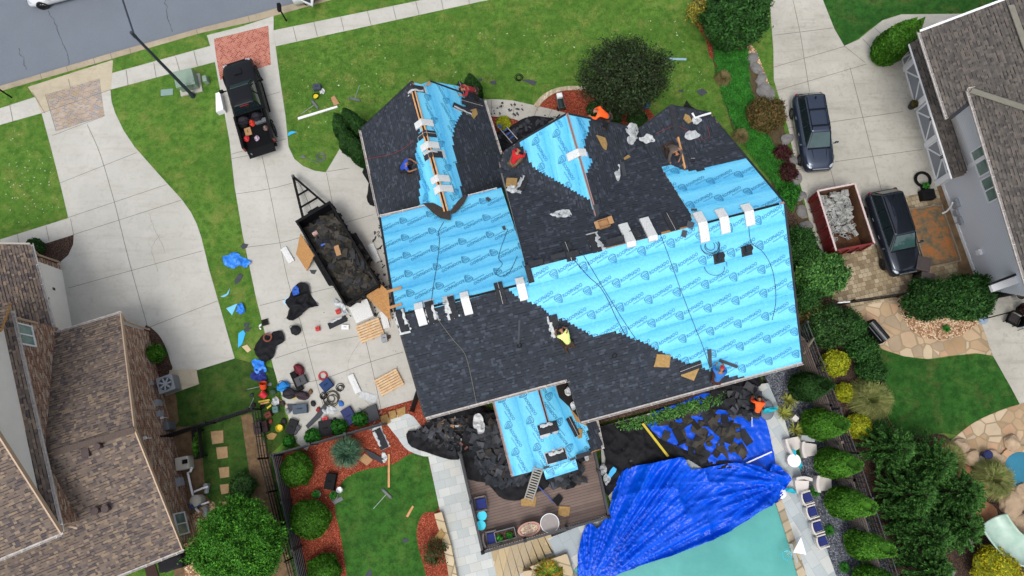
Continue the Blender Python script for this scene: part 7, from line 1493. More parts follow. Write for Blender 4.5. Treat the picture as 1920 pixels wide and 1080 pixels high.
# white pipe elbow on the right peak
bm=bmesh.new();tube(bm,[QR.at(1298,212,.12),QR.at(1303,221,.12),QR.at(1318,216,.14),QR.at(1332,212,.16)],.055,8);O('pipe',bm,WTRIM,'white pipe elbow lying on the right front peak','pipe')
# open cardboard box
c=FB.at(1131,421,.1);bm=bmesh.new();R=Matrix.Rotation(.3,3,'Z')
for o,s in (((0,0,0),(.5,.38,.02)),((.25,0,.12),(.02,.38,.24)),((-.25,0,.12),(.02,.38,.24)),((0,.19,.12),(.48,.02,.24)),((0,-.19,.12),(.48,.02,.24)),((.35,.04,.24),(.2,.36,.015)),((-.33,0,.22),(.16,.36,.015))):box(bm,tuple(Vector(c)+R @ Vector(o)),s,.3)
O('cardboard_box',bm,CARD,'open cardboard box below the front gable ridge','box')
# ropes, hoses and cords over the roof
def rope(pts,r,m,lab,cat='rope',nm='rope',lift=.03,n=6):
    q=[pl.at(x,y,lift) for x,y,pl in pts];bm=bmesh.new();tube(bm,[p+np.array([0,0,.012*nz(i*.7,0,1,r*99)]) for i,p in enumerate(curve(q,n))],r,5);return O(nm,bm,m,lab,cat)
RB=mat('dark_rope','1c3550',.8,.2);RG=mat('green_rope','2e3a2a',.8,.2);RR=mat('red_hose','7a2f2c',.6,.2);RK=mat('grey_rope','6c6a5f',.8,.2)
rope([(1062,470,BK),(1100,515,BK),(1130,545,BK),(1160,605,BK),(1192,665,BK),(1208,710,BK),(1217,758,BK)],.014,RB,'dark blue lifeline running from the main ridge to the rear eave past the lower vent')
rope([(1091,473,BK),(1125,530,BK),(1165,595,BK),(1185,625,BK),(1222,680,BK)],.012,RB,'thin lifeline right beside the longer dark blue one')
rope([(1232,425,BK),(1250,470,BK),(1275,540,BK),(1300,605,BK),(1318,650,BK),(1332,692,BK)],.012,RB,'lifeline from the main ridge down to the worker in the red cap')
rope([(812,585,BK),(822,600,BK),(848,635,BK),(872,665,BK),(884,710,BK),(893,756,BK)],.014,RK,'pale rope curving down the left rear slope to the eave')
rope([(832,416,FA),(822,435,FA),(824,450,FA),(820,490,FA),(812,540,FA),(808,575,FA)],.012,RB,'dark cord down the upper left blue slope')
rope([(952,430,FA),(935,480,FA),(942,495,FA),(930,510,FA),(938,518,FA),(955,510,FA),(970,480,FA)],.012,RB,'looped blue cord near the main left rake')
rope([(686,298,WL),(730,290,WL),(758,278,WL),(775,262,WL)],.014,RR,'reddish hose across the outer wing slope','hose','hose')
rope([(710,378,WL),(735,348,WL),(750,332,WL)],.010,RG,'thin lifeline to the worker in the blue tee shirt')
rope([(850,304,WR),(880,300,WR),(905,282,WR),(934,262,WR)],.016,RG,'dark hose across the inner wing slope','hose','hose')
rope([(1110,232,GR),(1150,270,GR),(1168,300,GR),(1185,290,GR),(1230,300,FB)],.012,RG,'green rope from the orange shirted worker across the front slope');rope([(1150,235,GR),(1162,262,GR),(1168,295,GR)],.012,RG,'short green rope by the wrapper heaps');rope([(1030,350,GL),(1040,400,FB),(1060,440,FB),(1080,465,FB)],.010,RG,'thin dark line down the main dark slope')
rope([(1230,250,QL),(1265,236,QL),(1280,240,QR),(1300,250,QR),(1312,262,QR),(1330,255,QR),(1325,235,QR)],.012,RR,'red hose looping over the right front peak','hose','hose')
def coil(c,r,n,th,m,lab,nm='hose_coil',cat='hose',wob=.15):
    bm=bmesh.new();t=np.linspace(0,n*2*math.pi,n*22);tube(bm,[Vector(c)+Vector((math.cos(a)*r*(1+wob*math.sin(a*.31+1)),math.sin(a)*r*(1+wob*math.cos(a*.27)),.02+.015*math.sin(a*.9)+.004*a/3)) for a in t],th,5);return O(nm,bm,m,lab,cat)
coil(BK.at(1332,462,.04),.32,4,.013,RB,'tangled blue cord below the tall white stack',wob=.4);coil(BK.at(1342,500,.04),.36,1,.012,RB,'loose loop of cord below the left square vent',wob=.5);rope([(1404,424,BK),(1409,455,BK),(1430,472,BK),(1448,505,BK),(1455,560,BK),(1448,600,BK)],.012,RB,'cord trailing down the right part of the blue slope')
coil(P(606,705,.04),.21,5,.025,mat('red_air_hose','b0343c',.5,.15),'coiled red air hose on the lower drive');coil(P(1730,337,.1),.42,5,.035,PLAS,'coiled black hose beside the white garage door');coil(P(638,727,.04),.17,3,.02,PLAS,'loose black cable loops beside the navy bag',wob=.4);coil(P(973,146,.03),.2,3,.02,PLAS,'black cable coil on the front lawn',wob=.3);coil(P(602,295,.03),.22,4,.012,mat('grey_cable','6f6d78',.6,.2),'grey cable coil on the small lawn tip by the drive',wob=.3)
coil(P(502,633,.16),.22,3,.02,mat('copper_cord','8a4a34',.7,.2),'copper coloured cord lying on the black sheeting by the drive');coil(P(622,748,.06),.3,5,.022,mat('olive_cord','4a4434',.8,.2),'heaped olive safety ropes on the lower drive',wob=.5);coil(P(607,742,.08),.14,4,.02,PLAS,'small black rope coil beside the olive ropes',wob=.4)
def crate(nm,px,py,s,rz,m,lab,cat,z=.03,lid=None,bev=.03):
    e=empty(nm,tuple(P(px,py,z)),rz,lab,cat);bm=bmesh.new();box(bm,(0,0,s[2]/2),s,bev=bev);obj('body',bm,m,e)
    bm=bmesh.new();box(bm,(0,0,s[2]+.012),(s[0]*.96,s[1]*.96,.024),bev=.008);obj('lid',bm,lid or m,e);bm=bmesh.new();tube(bm,[(-s[0]*.2,0,s[2]+.02),(-s[0]*.15,0,s[2]+.07),(s[0]*.15,0,s[2]+.07),(s[0]*.2,0,s[2]+.02)],.012,5);obj('handle',bm,PLAS,e);return e
def bag(px,py,s,rz,m,lab,z=.03,nm='bag',strap=True):
    e=empty(nm,tuple(P(px,py,z)),rz,lab,'bag');bm=bmesh.new();bmesh.ops.create_icosphere(bm,subdivisions=3,radius=1);sd=rng.uniform(0,50)
    for v in bm.verts:q=v.co.copy();f=1+.22*noise.noise(q*1.8+Vector((sd,0,0)))+.08*noise.noise(q*5);v.co=Vector((q.x*s[0]/2,q.y*s[1]/2,max(q.z,-.6)*s[2]/2+s[2]*.3))*f
    obj('body',bm,m,e,smooth=True)
    if strap:bm=bmesh.new();tube(bm,curve([(-s[0]*.35,s[1]*.1,s[2]*.7),(-s[0]*.1,s[1]*.5,s[2]*.9),(s[0]*.2,s[1]*.42,s[2]*.8),(s[0]*.38,0,s[2]*.65)],4),.016,5);bm2=bm;tube(bm2,[(-s[0]*.3,-s[1]*.2,s[2]*.78),(0,-s[1]*.25,s[2]*.86),(s[0]*.3,-s[1]*.2,s[2]*.76)],.01,4);obj('strap',bm2,PLAS,e)
    return e
def bucket(px,py,r,h,m,lab,z=.03,tilt=0.0,inner=None):
    e=empty('bucket',tuple(P(px,py,z+(r if tilt else 0))),rng.uniform(0,6),lab,'bucket');e.rotation_euler=(tilt,0,e.rotation_euler[2]);bm=bmesh.new();t=[i*math.pi/10 for i in range(20)]
    loft(bm,[[(math.cos(a)*q*r,math.sin(a)*q*r,z_) for a in t] for q,z_ in ((.82,0),(1,h),(1.04,h),(.95,h),(.78,.03))]);obj('body',bm,m,e,smooth=False)
    bm=bmesh.new();cyl(bm,(0,0,.02),(0,0,h*.55),r*.82,r*.88,20);obj('contents',bm,inner or SLOT,e);bm=bmesh.new();tube(bm,[(math.cos(a)*r*1.05,math.sin(a)*r*1.05*.8,h*.95+.0) for a in np.linspace(.2,math.pi-.2,9)],.008,4);obj('handle',bm,PLAS,e);return e
def tool(px0,py0,px1,py1,m,lab,head='rake',nm='tool',z=.05,hm=None,r=.016):
    a,b=P(px0,py0,z),P(px1,py1,z);d=(b-a)/np.linalg.norm(b-a);e=empty(nm,tuple(b),math.atan2(d[1],d[0]),lab,'tool');L=np.linalg.norm(b-a);bm=bmesh.new();cyl(bm,(-L,0,0),(0,0,0),r,seg=8);obj('handle',bm,m,e)
    bm=bmesh.new()
    if head=='rake':[tube(bm,[(0,0,0),(.2,y,0),(.24,y,-.03)],.008,4) for y in np.linspace(-.16,.16,9)];box(bm,(.18,0,.0),(.02,.34,.02))
    elif head=='magnet':box(bm,(.02,0,.02),(.14,.62,.07),bev=.02);cyl(bm,(.02,.33,0),(.02,.37,0),.06);cyl(bm,(.02,-.33,0),(.02,-.37,0),.06)
    elif head=='fork':slab3(bm,[(0,-.02,.01),(.24,-.11,.01),(.3,0,.01),(.24,.11,.01),(0,.02,.01)],(0,0,1),.02)
    elif head=='broom':box(bm,(.05,0,0),(.10,.42,.07),bev=.01)
    else:box(bm,(0,0,0),(.06,.16,.04))
    obj('head',bm,hm or GREYD,e);return e
def board(px,z,m,lab,cat='board',th=.03,nm='board',tilt=None):bm=bmesh.new();pts=[P(x,y,(z if tilt is None else tilt[i])) for i,(x,y) in enumerate(px)];n=np.cross(pts[1]-pts[0],pts[2]-pts[0]);slab3(bm,pts,n if n[2]>0 else -n,th);return O(nm,bm,m,lab,cat)
board([(563,438),(589,479),(575,508),(555,476)],0,OSB,'plywood sheet leaning on the left side of the trailer',tilt=[1.0,1.0,.08,.08],nm='plywood');board([(683,552),(711,530),(728,546),(733,602)],0,OSB,'plywood sheet propped between trailer tailgate and house',tilt=[.9,1.0,1.0,.3],nm='plywood')
def pallet(pts,lab,full=None):
    A,B,C_,D=[P(x,y,.03) for x,y in pts];c=(A+B+C_+D)/4;u=(B-A+C_-D)/2;v=(D-A+C_-B)/2;U,V=np.linalg.norm(u),np.linalg.norm(v);e=empty('pallet',tuple(c),math.atan2(u[1],u[0]),lab,'pallet','pallets on the drive');n=7
    for k,zz in ((n,.135),(3,.012)):
        for i in range(k):bm=bmesh.new();y=-V/2+V*(i+.5)/k;box(bm,(0,y,zz),(U,V/n*.74,.022));obj('deck_board',bm,PINEL,e)
    for x in (-U/2+.06,0,U/2-.06):bm=bmesh.new();box(bm,(x,0,.073),(.09,V,.097));obj('stringer',bm,PINE,e)
    return e
pallet([(668,612),(712,595),(720,628),(678,645)],'pale pallet partly covered by the white sheet of wrapped bundles');pallet([(702,712),(744,692),(758,720),(717,745)],'bare pale pallet on the lower drive')
board([(652,572),(688,560),(700,592),(668,606)],.5,PRN,'white wrapped cube of bundles stacked by the trailer tailgate','pallet load',.45,'pallet_load');plate('white_sheet',[(672,745),(677,733),(708,742),(704,757)],G0,PAPER,'flat white board beside the lower pallet','board',.02);
crumple('plastic_wrap',640,578,14,G0,mat('clear_plastic','b9c0c2',.25,.2,9),'twisted clear plastic wrap beside the white cube','plastic wrap',.2,asp=1.5,rot=.9);
for a in ((636,585,(.28,.24,.28),.4,mat('red_plastic','c0322c',.5,.15),'red box beside the clear plastic wrap'),(597,617,(.24,.24,.2),.2,mat('red_plastic',''),'small red box alone on the drive'),(648,614,(.42,.26,.12),0,WTRIM,'small white carton beside the dark bundle'),(722,635,(.34,.42,.3),.2,GREY,'grey box beside the garage wall')):crate('box',a[0],a[1],a[2],a[3],a[4],a[5],'box')
bucket(668,557,.15,.2,mat('dark_red_lid','6a1414',.5,.2),'dark red bucket tucked under the trailer tailgate')
board([(404,175),(412,172),(419,205),(405,210)],.5,WTRIM,'white chest on the grass beside the pickup','chest',.45,'chest')
# things in the pickup bed
for x,y,z,s,m,l,nm in ((-1.35,.05,.78,(.42,.34,.4),'r','orange red bag in the pickup bed','bag'),(-1.3,.55,.78,(.4,.5,.35),'k','dark strap heap in the pickup bed','bag'),(-2.2,.62,.78,(.4,.34,.28),'r2','red bag near the pickup tailgate','bag'),(-2.35,.05,.78,(.36,.3,.2),'w','pale pink bag near the pickup tailgate','bag'),(-1.9,-.6,.78,(.35,.3,.25),'p','patterned bag at the right wall of the pickup bed','bag')):
    w=pkp(x,y,z);mm={'r':mat('orange_red_fabric','d0321a',.7,.2),'k':PLAS,'r2':mat('red_fabric','c4282c',.7,.2),'w':mat('pale_pink_fabric','b9a3b4',.8,.2),'p':mat('patterned_fabric','9a7a70',.8,.4,20,col2='2a2a30')}[m];e=bag(900,500,s,ang,mm,l);e.location=w
for x,y,s,m,l in ((-1.75,.45,(.5,.4,.06),CARD,'tan board in the pickup bed'),(-1.4,-.5,(.25,.8,.18),GREYD,'grey roll of sheeting in the pickup bed')):e=crate('box',900,500,s,ang,m,l,'box');e.location=pkp(x,y,.77)
for y,l in ((.45,'left black sack stacked under the pickup bed rack'),(-.35,'right black sack stacked under the pickup bed rack')):e=bag(900,500,(.55,.7,.6),ang,mat('dark_purple_sack','1b1722',.8,.3),l);e.location=pkp(-1.12,y,.8)

fence('gate',[(786,716),(768,770)],1.4,'black slatted gate standing by the rear left corner of the house',FB_,(.06,.97),None,(.1,.07),posts=1.2,cat='gate')
for px,l in (([(712,781),(726,776),(732,792),(718,798)],'tan foam pad at the end of the charcoal fence'),([(728,772),(741,769),(744,783),(731,787)],'tan foam pad in the middle of the row by the garden walk'),([(743,768),(760,762),(760,776),(746,783)],'tan foam pad nearest the house in the row by the garden walk')):plate('foam_pad',px,GROUND,FOAM,l,'foam pad',.05,.05)
# --- grass strip and tool pile
NAVYF=C('navy_fabric','1c2c52');BLKF=C('black_fabric','16161a');MAR=C('maroon_fabric','6e1f2c')
for a in ((437,490,17,TARPL,'blue plastic sheet crumpled at the edge of the drive, left part',1.1,.3),(457,492,13,TARPL,'blue plastic sheet crumpled at the edge of the drive, right part',1.2,.2),(453,580,10,TARPL,'small blue sheet beside a pale blue triangle on the grass strip',.8,.0),(487,688,15,TARPL,'folded bright blue cover on the grass at the black sheeting',1.2,.9),(487,705,14,C('deep_blue_cloth','1a2a7a'),'deep blue cloth under the bright blue cover',1.1,0)):crumple('plastic_sheet',a[0],a[1],a[2],G0,a[3],a[4],'sheet',.25,asp=a[5],rot=a[6])
plate('underlayment_offcut',[(424,578),(445,569),(435,591)],G0,mat('pale_blue_felt','76c4e2',.5,.1),'pale blue triangle of underlayment on the grass strip','offcut');plate('underlayment_offcut',[(447,625),(456,619),(460,625),(454,645),(446,652)],G0,mat('bright_blue_felt','35b0ea',.5,.1),'bright blue pointed underlayment offcut on the grass strip','offcut');plate('underlayment_offcut',[(413,556),(425,551),(431,540),(428,552),(420,557)],G0,mat('pale_blue_felt',''),'thin bluish offcut at the left edge of the grass strip','offcut');plate('underlayment_offcut',[(540,249),(546,246),(557,247),(545,252),(540,255)],G0,mat('bright_blue_felt',''),'blue offcut at the drive edge below the pickup','offcut')
for px,l in (([(451,462),(455,456),(466,458),(462,465),(455,467)],'dark shingle scrap where the drive meets the grass strip'),([(440,525),(449,512),(456,516),(450,527),(441,534)],'dark folded shingle below the crumpled blue sheet'),([(457,606),(469,605),(464,614),(457,612)],'upper of two dark scraps near the bright blue offcut'),([(458,616),(473,613),(465,622),(458,620)],'lower of two dark scraps near the bright blue offcut'),([(977,150),(992,149),(1008,153),(1000,160),(990,155)],'dark scrap on the front lawn beside the cable coil'),([(919,152),(930,151),(931,158),(921,158)],'dark scrap on the lawn right of the thuja, lower one'),([(896,148),(904,147),(904,151),(898,152)],'dark scrap on the lawn right of the thuja, upper one'),([(1305,170),(1318,166),(1327,173),(1315,180)],'dark scrap on the lawn right of the crape myrtle'),([(1272,169),(1281,167),(1281,172),(1274,172)],'small dark scrap on the lawn below the crape myrtle'),([(754,1012),(764,1009),(767,1014),(757,1019)],'dark scrap on the garden lawn'),([(684,1080),(692,1068),(698,1070),(696,1082)],'dark scrap at the bottom of the garden lawn'),([(580,506),(594,506),(590,514),(584,513)],'dark scrap below the leaning plywood')):plate('shingle_scrap',px,G0,mat('grey_shingle_face',''),l,'shingle scrap',.012,.025)
cl=cloth('sheeting',smoothpoly([(484,640),(495,628),(508,630),(513,622),(530,621),(535,640),(520,650),(515,668),(500,680),(486,672),(478,656)],2),T_(.03),BFELT,lambda x,y:.16*max(0,ridged(x,y,2.2,2)),res=.06);tag(cl,'black sheeting with copper cord at the drive edge','sheeting')
cl=cloth('sheeting',smoothpoly([(552,540),(565,530),(580,535),(584,555),(598,574),(582,578),(566,592),(552,602),(538,597),(545,580),(535,568),(545,555)],2),T_(.03),BFELT,lambda x,y:.2*max(0,ridged(x,y,2.0,7)),res=.06);tag(cl,'large black cloth heap on the drive left of the trailer','sheeting');crumple('jacket',556,546,8,T_(.15),C('blue_fabric','2a5cb8'),'blue jacket on top of the black cloth heap','jacket',.1,asp=.8);plate('wrapper',[(530,566),(537,558),(542,556),(536,572)],G0,mat('pale_blue_film','a8cfe6',.4,.1),'pale blue film beside the black cloth heap','wrapper')
bag(556,620,(.55,.6,.45),.8,BLKF,'round black backpack alone on the drive');bag(562,694,(.75,.5,.4),-.9,MAR,'maroon bag on the lower drive');bag(533,725,(.7,.6,.4),.3,C('sky_blue_fabric','1f86d8'),'bright blue bag at the edge of the tool pile');bag(545,738,(.8,.6,.5),.1,C('dark_grey_fabric','26222a'),'large dark bag beneath the bright blue one');bag(568,742,(.8,.45,.35),-.2,C('mauve_fabric','3a2c34'),'mauve and black bag with long strap on the drive')
crate('tool_case',558,715,(1.15,.34,.25),-1.1,PLAS,'long black tool case beside the grey speaker shaped case','case');crate('tool_case',567,714,(.5,.6,.35),-1.1,C('grey_fabric','4a4c50'),'grey case with round dial on the lower drive','case');e=crate('suitcase',614,722,(.62,.55,.3),.7,C('navy_case_fabric','1d3a68'),'navy soft case beside the red hose coil','case')
crate('suitcase',565,767,(.8,.5,.3),.12,C('slate_case_fabric','4b5866'),'slate grey wheeled bag below the tool pile','case');crate('suitcase',656,780,(.6,.95,.22),.55,C('open_case_lining','2c3664'),'open navy suitcase beside the black fence','suitcase');crate('tool_box',613,803,(.75,.85,.3),.15,BLKF,'black open toolbag full of small parts against the fence','bag')
crate('tool_bag',487,802,(.5,.65,.3),.25,C('brown_leather','3c2c2a'),'brown leather tool bag on the grass beside the black fence','bag');crate('tool_bag',498,800,(.42,.6,.3),.25,C('dark_maroon','2c181c'),'dark toolbag with white handles beside the brown one','bag');crate('tool_box',549,800,(.5,.8,.2),-.3,BLKF,'black case lying at the fence corner','case');crate('tool_box',557,806,(.25,.5,.14),-.6,C('grey_fabric',''),'small grey pouch beside the black case','pouch')
bucket(494,728,.2,.35,mat('orange_plastic','d8481c',.5,.15),'orange bucket on the grass at the tool pile',tilt=.9);bucket(498,744,.2,.35,mat('bright_red_plastic','cc2430',.5,.15),'bright red bucket lying beside the orange one',tilt=1.1);bucket(527,803,.2,.3,mat('yellow_plastic','d8c020',.5,.15),'yellow bucket near the fence corner',inner=mat('yellow_plastic',''));bucket(683,780,.2,.35,mat('orange_plastic',''),'orange bucket inside the dark folded sheet',inner=mat('rusty_red','8a3420',.7,.2))
crate('helmet',611,786,(.3,.24,.2),.3,mat('bright_red_plastic',''),'red plastic case beside the white wrapper by the fence','case',bev=.08)
for px,l in (([(573,798),(577,804),(600,783),(622,752),(613,750),(590,780)],'long grey shingle strips laid diagonally on the drive'),([(538,757),(556,758),(556,762),(542,775)],'grey triangular shingle at the grass edge')):plate('shingle_strip',px,G0,mat('grey_shingle_face',''),l,'shingle',.04)
board([(676,770),(704,757),(712,785),(684,795)],.25,mat('dark_slate_plate','35393f',.7,.2),'dark slate board with tools lying on it by the fence','board',.2,'board')
crumple('wrapper',620,770,11,G0,PAPER,'white wrapper on the grey strips beside the toolbag','wrapper',.15,asp=1.3);crumple('bag',518,752,8,G0,PAPER,'white plastic bag in the tool pile on the grass','bag',.2)
for a in ((464,730,500,722,'fork','pale handled rake head on the side lawn grass'),(476,746,465,770,'x','thin rod on the grass by the fence'),(516,742,540,762,'fork','wooden handled tool crossing the tool pile'),(672,765,718,788,'fork','shovel lying across the dark slate board'),(716,770,698,798,'fork','second shovel by the black fence'),(600,773,606,812,'x','thin white rod leaning to the fence')):tool(a[0],a[1],a[2],a[3],PINE if 'wood' in a[5] else GREY,a[5],a[4])
for i,(x0,y0,x1,y1,l) in enumerate([(484,752,505,748,'short yellow level on the grass in the tool pile'),(488,756,504,752,'wooden lath on the grass in the tool pile'),(500,764,508,758,'yellow square tool on the grass'),(549,746,558,741,'yellow strap across the mauve bag')]):board([(x0,y0),(x1,y1),(x1+1,y1+3),(x0+1,y0+3)],.12,mat('yellow_tool','c8b42c',.6,.15) if 'yellow' in l else PINE,l,'tool',.03,'hand_tool')
crate('battery_box',519,768,(.3,.35,.25),.2,C('teal_box','5a7a78'),'teal and white box on the grass below the tool pile','box');crate('box',505,778,(.35,.3,.25),.5,C('rust_brown_box','6a3028'),'rusty brown nail box on the grass','box');bucket(493,763,.13,.12,PLAS,'small black tub on the grass')
for x,y,s,c,l in ((512,735,.3,'2c4a2e','green cloth glove heap between the orange and blue bags'),(476,760,.22,'17181b','black tape roll beside the thin rod on the grass'),(540,771,.25,'8a8f92','grey nail tray at the grass edge below the mauve bag'),(533,790,.28,'17181b','black pouch right of the maroon toolbox on the grass'),(583,735,.24,'6a4a2c','brown glove on the drive right of the mauve bag strap'),(588,757,.26,'17181b','black cable bundle above the slate wheeled bag'),(597,768,.22,'8a2420','dark red oil can beside the slate wheeled bag'),(640,757,.26,'2f6ec0','blue cloth beside the heap of olive ropes'),(628,788,.24,'17181b','black hose end above the open toolbag'),(642,793,.24,'5c6a5a','grey green cap near the open navy suitcase'),(689,768,.22,'6f6a60','grey trowel at the top of the slate board'),(575,770,.2,'c8c4b8','pale cup at the end of the slate wheeled bag'),(508,790,.22,'7a2a22','red brown pouch above the yellow bucket'),(472,741,.2,'2a2c30','dark glove at the rake head on the side lawn'),(569,700,.16,'d0d2d0','round white lid beside the maroon bag'),(552,770,.2,'9aa09a','small metal can left of the slate wheeled bag'),(531,757,.26,'3a2a24','brown strap pile below the bright blue bag'),(729,632,.2,'4a3a2a','small brown tool between grey box and garage wall')):bag(x,y,(s*1.3,s,s*.7),s*20,mat('small_'+c,c,.8,.3,12),l,nm='small_tool',strap=False)
board([(453,650),(463,646),(471,656),(464,661)],.05,mat('cream_board','c9b48e',.8,.1),'cream board lying on the grass strip','board',.03);plate('foam_board',[(499,816),(510,811),(520,814),(513,824),(503,824)],G0,FOAM,'tan foam hexagon on the grass by the fence corner','foam pad',.05)
crate('tray',498,605,(.38,.38,.08),.3,mat('cream_tray','b5ac98',.7,.2),'square cream tray at the edge of the drive','tray',lid=SLOT)
bm=bmesh.new();[ball(bm,P(x,y,.06),(.12,.06,.05),1,Matrix.Rotation(r,3,'Z')) for x,y,r in ((488,610,.9),)];O('foam_cup',bm,WTRIM,'white foam piece highest beside the cream tray','foam piece')
bm=bmesh.new();[ball(bm,P(x,y,.06),(.10,.05,.05),1,Matrix.Rotation(r,3,'Z')) for x,y,r in ((488,616,-.8),)];O('foam_cup',bm,WTRIM,'white foam piece lowest beside the cream tray','foam piece')
# small lawn things near the garage wing
bucket(593,182,.19,.15,PLAS,'black tub with yellow reel on the front lawn',inner=mat('yellow_plastic','d8c020',.5,.15));crate('tool_box',596,166,(.5,.38,.25),.1,C('slate_tool_case','39434e'),'slate tool case above the black tub on the front lawn','case');crumple('bag',605,173,5,G0,PAPER,'white bag beside the black tub on the front lawn','bag',.12)
board([(620,183),(627,179),(636,194),(626,198)],.06,CARD,'bent tan cardboard on the front lawn','cardboard',.03,'cardboard');board([(558,220),(632,198),(633,201),(559,224)],.08,WTRIM,'long white downspout section lying on the front lawn','downspout',.07,'downspout')
tool(674,160,665,186,GREY,'magnetic sweeper standing alone on the front lawn','magnet');tool(564,214,590,196,GREY,'magnetic sweeper beside the white downspout','magnet');tool(600,308,573,296,GREYD,'short shovel on the small lawn tip by the drive','fork');tool(700,954,725,926,mat('pale_green_metal','9fb3a4',.5,.1),'magnetic sweeper lying on the garden lawn','magnet')
board([(1243,108),(1287,109),(1287,113),(1243,112)],.05,mat('pale_blue_metal','8fb0bc',.5,.1),'thin pale blue metal strip on the front lawn','metal strip',.03,'metal_strip')
board([(727,851),(731,851),(731,914),(727,914)],.1,PINE,'long pine board standing across the mulch edge','board',.04);board([(773,948),(776,950),(765,970),(761,968)],.05,PINE,'short pine offcut on the garden lawn','board',.04);board([(672,862),(684,850),(699,862),(688,873)],.06,CARD,'tan cardboard on the red mulch','cardboard',.03,'cardboard');board([(827,991),(835,1003),(825,1018),(815,1007)],.4,FOAM,'tan foam board resting on the garden wall','foam pad',.05,'foam_pad')
bundle(GROUND,None,714,823,1.15,.45,'mix','opened dark bundle in white paper on the red mulch',ang=-1.1,lift=.03);crumple('wrapper',721,858,8,G0,PAPER,'white wrapper below the opened bundle on the mulch','wrapper',.12,asp=.7);board([(680,840),(700,849),(722,862),(716,869),(695,858)],.1,mat('dark_roll_paper','25282c',.7,.2),'dark rolled felt on the red mulch','felt roll',.08,'felt_roll')
def pot(px,py,r,h,m,lab,leaf=None,z=.02,nm='plant_pot'):
    e=empty(nm,tuple(P(px,py,z)),0,lab,'plant pot');bm=bmesh.new();t=[i*math.pi/9 for i in range(18)];loft(bm,[[(math.cos(a)*q*r,math.sin(a)*q*r,z_) for a in t] for q,z_ in ((.7,0),(1,h),(1.06,h),(.9,h),(.85,h*.85))]);obj('pot',bm,m,e)
    bm=bmesh.new();cyl(bm,(0,0,h*.7),(0,0,h*.88),r*.85,seg=16);obj('soil',bm,MULCHB,e)
    if leaf:d=unit(260,0);o=obj('foliage',None,None,e,me=quads(leaves(d*np.array([r*.95,r*.95,r*.8])*rng.uniform(.3,1,(len(d),1))+np.array([0,0,h]),d,.09,2.0,.7),leaf,'foliage'))
    return e
PW=mat('pale_pot','a9aba6',.7,.15,6);pot(597,926,.22,.35,PW,'pale plant pot with green leaves, left of the pair on the mulch',L_LIR);pot(629,928,.22,.35,PW,'pale plant pot with green leaves beside the white bucket',L_LIR);bucket(639,918,.16,.3,WTRIM,'white bucket beside the plant pots',inner=WTRIM);crate('crate',622,902,(.55,.85,.35),-.15,PLAS,'black plastic crate on the red mulch','crate');plate('tray',[(622,940),(640,931),(644,937),(627,946)],G0,GREYD,'dark tray with weeds beside the plant pots','tray')
# stepping stones
STN=mat('sandstone_step','a88b66',.9,.2,4,bump=.3,col2='8f7352')
for i,(x,y,s) in enumerate([(407,821,12),(416,850,11),(420,887,10),(421,918,9),(424,949,8)]):board([(x-s,y-s),(x+s-1,y-s-2),(x+s,y+s-3),(x-s+3,y+s)],.03,STN,['stepping stone nearest the black fence','second stepping stone on the narrow side lawn','middle stepping stone on the narrow side lawn','fourth stepping stone on the narrow side lawn','stepping stone nearest the big bright green tree'][i],'stepping stone',.04,'stepping_stone')
# pool equipment beside the brick house
pe=empty('pool_pump',tuple(P(352,868,.05)),.2,'white pool heater on a pad beside the brick house','pool heater');bm=bmesh.new();box(bm,(0,0,.35),(.75,.7,.7),bev=.08);obj('body',bm,mat('cream_casing','b9b5a8',.6,.1),pe);bm=bmesh.new();box(bm,(.2,.05,.72),(.28,.22,.04));obj('vent',bm,PLAS,pe)
pe=empty('pool_filter',tuple(P(375,938,.05)),0,'white domed pool filter with blue strap beside the brick house','pool filter');bm=bmesh.new();cyl(bm,(0,0,0),(0,0,.5),.32,seg=20);ball(bm,(0,0,.5),(.32,.32,.22),3);obj('tank',bm,mat('cream_casing',''),pe);bm=bmesh.new();cyl(bm,(-.1,-.25,.5),(-.1,-.25,.75),.1,seg=12);box(bm,(.1,-.28,.55),(.5,.08,.08),.3);obj('valve',bm,mat('valve_blue','28467a',.5,.2),pe)
pe=empty('pool_pipes',tuple(P(360,905,.05)),0,'run of white pool pipes from heater to filter','pipes');bm=bmesh.new();tube(bm,[P(x,y,z) for x,y,z in ((360,876,.5),(357,884,.5),(352,886,.4),(357,910,.4),(362,930,.4),(368,955,.35),(374,960,.3))],.06,8);tube(bm,[P(x,y,.45) for x,y in ((364,922),(378,916),(390,912))],.05,8);tube(bm,[P(x,y,.5) for x,y in ((371,948),(392,941))],.05,8);obj('pipe',bm,WTRIM,pe,world=True)
for x,y,l in ((390,917,'pool pump at the upper end of the white pipes'),(388,960,'pool pump at the lower end of the white pipes')):bm=bmesh.new();b0=P(x,y,.05);cyl(bm,b0+np.array([0,-.2,.15]),b0+np.array([0,.15,.15]),.13,seg=14);cyl(bm,b0+np.array([0,.2,0]),b0+np.array([0,.2,.35]),.12,seg=14);O('pool_pump',bm,GREY,l,'pump')
bn=empty('bench',tuple(P(378,832,.02)),-1.35,'black slatted bench on the narrow side lawn','bench');bm=bmesh.new();[box(bm,(0,y,.45),(1.6,.09,.03)) for y in (-.22,-.11,0,.11,.22)];obj('seat',bm,FB_,bn);bm=bmesh.new();[box(bm,(0,.28,z),(1.6,.03,.09)) for z in (.6,.73,.86)];obj('backrest',bm,FB_,bn)
for x in (-.7,.7):bm=bmesh.new();box(bm,(x,0,.22),(.06,.5,.44));obj('leg',bm,FB_,bn)
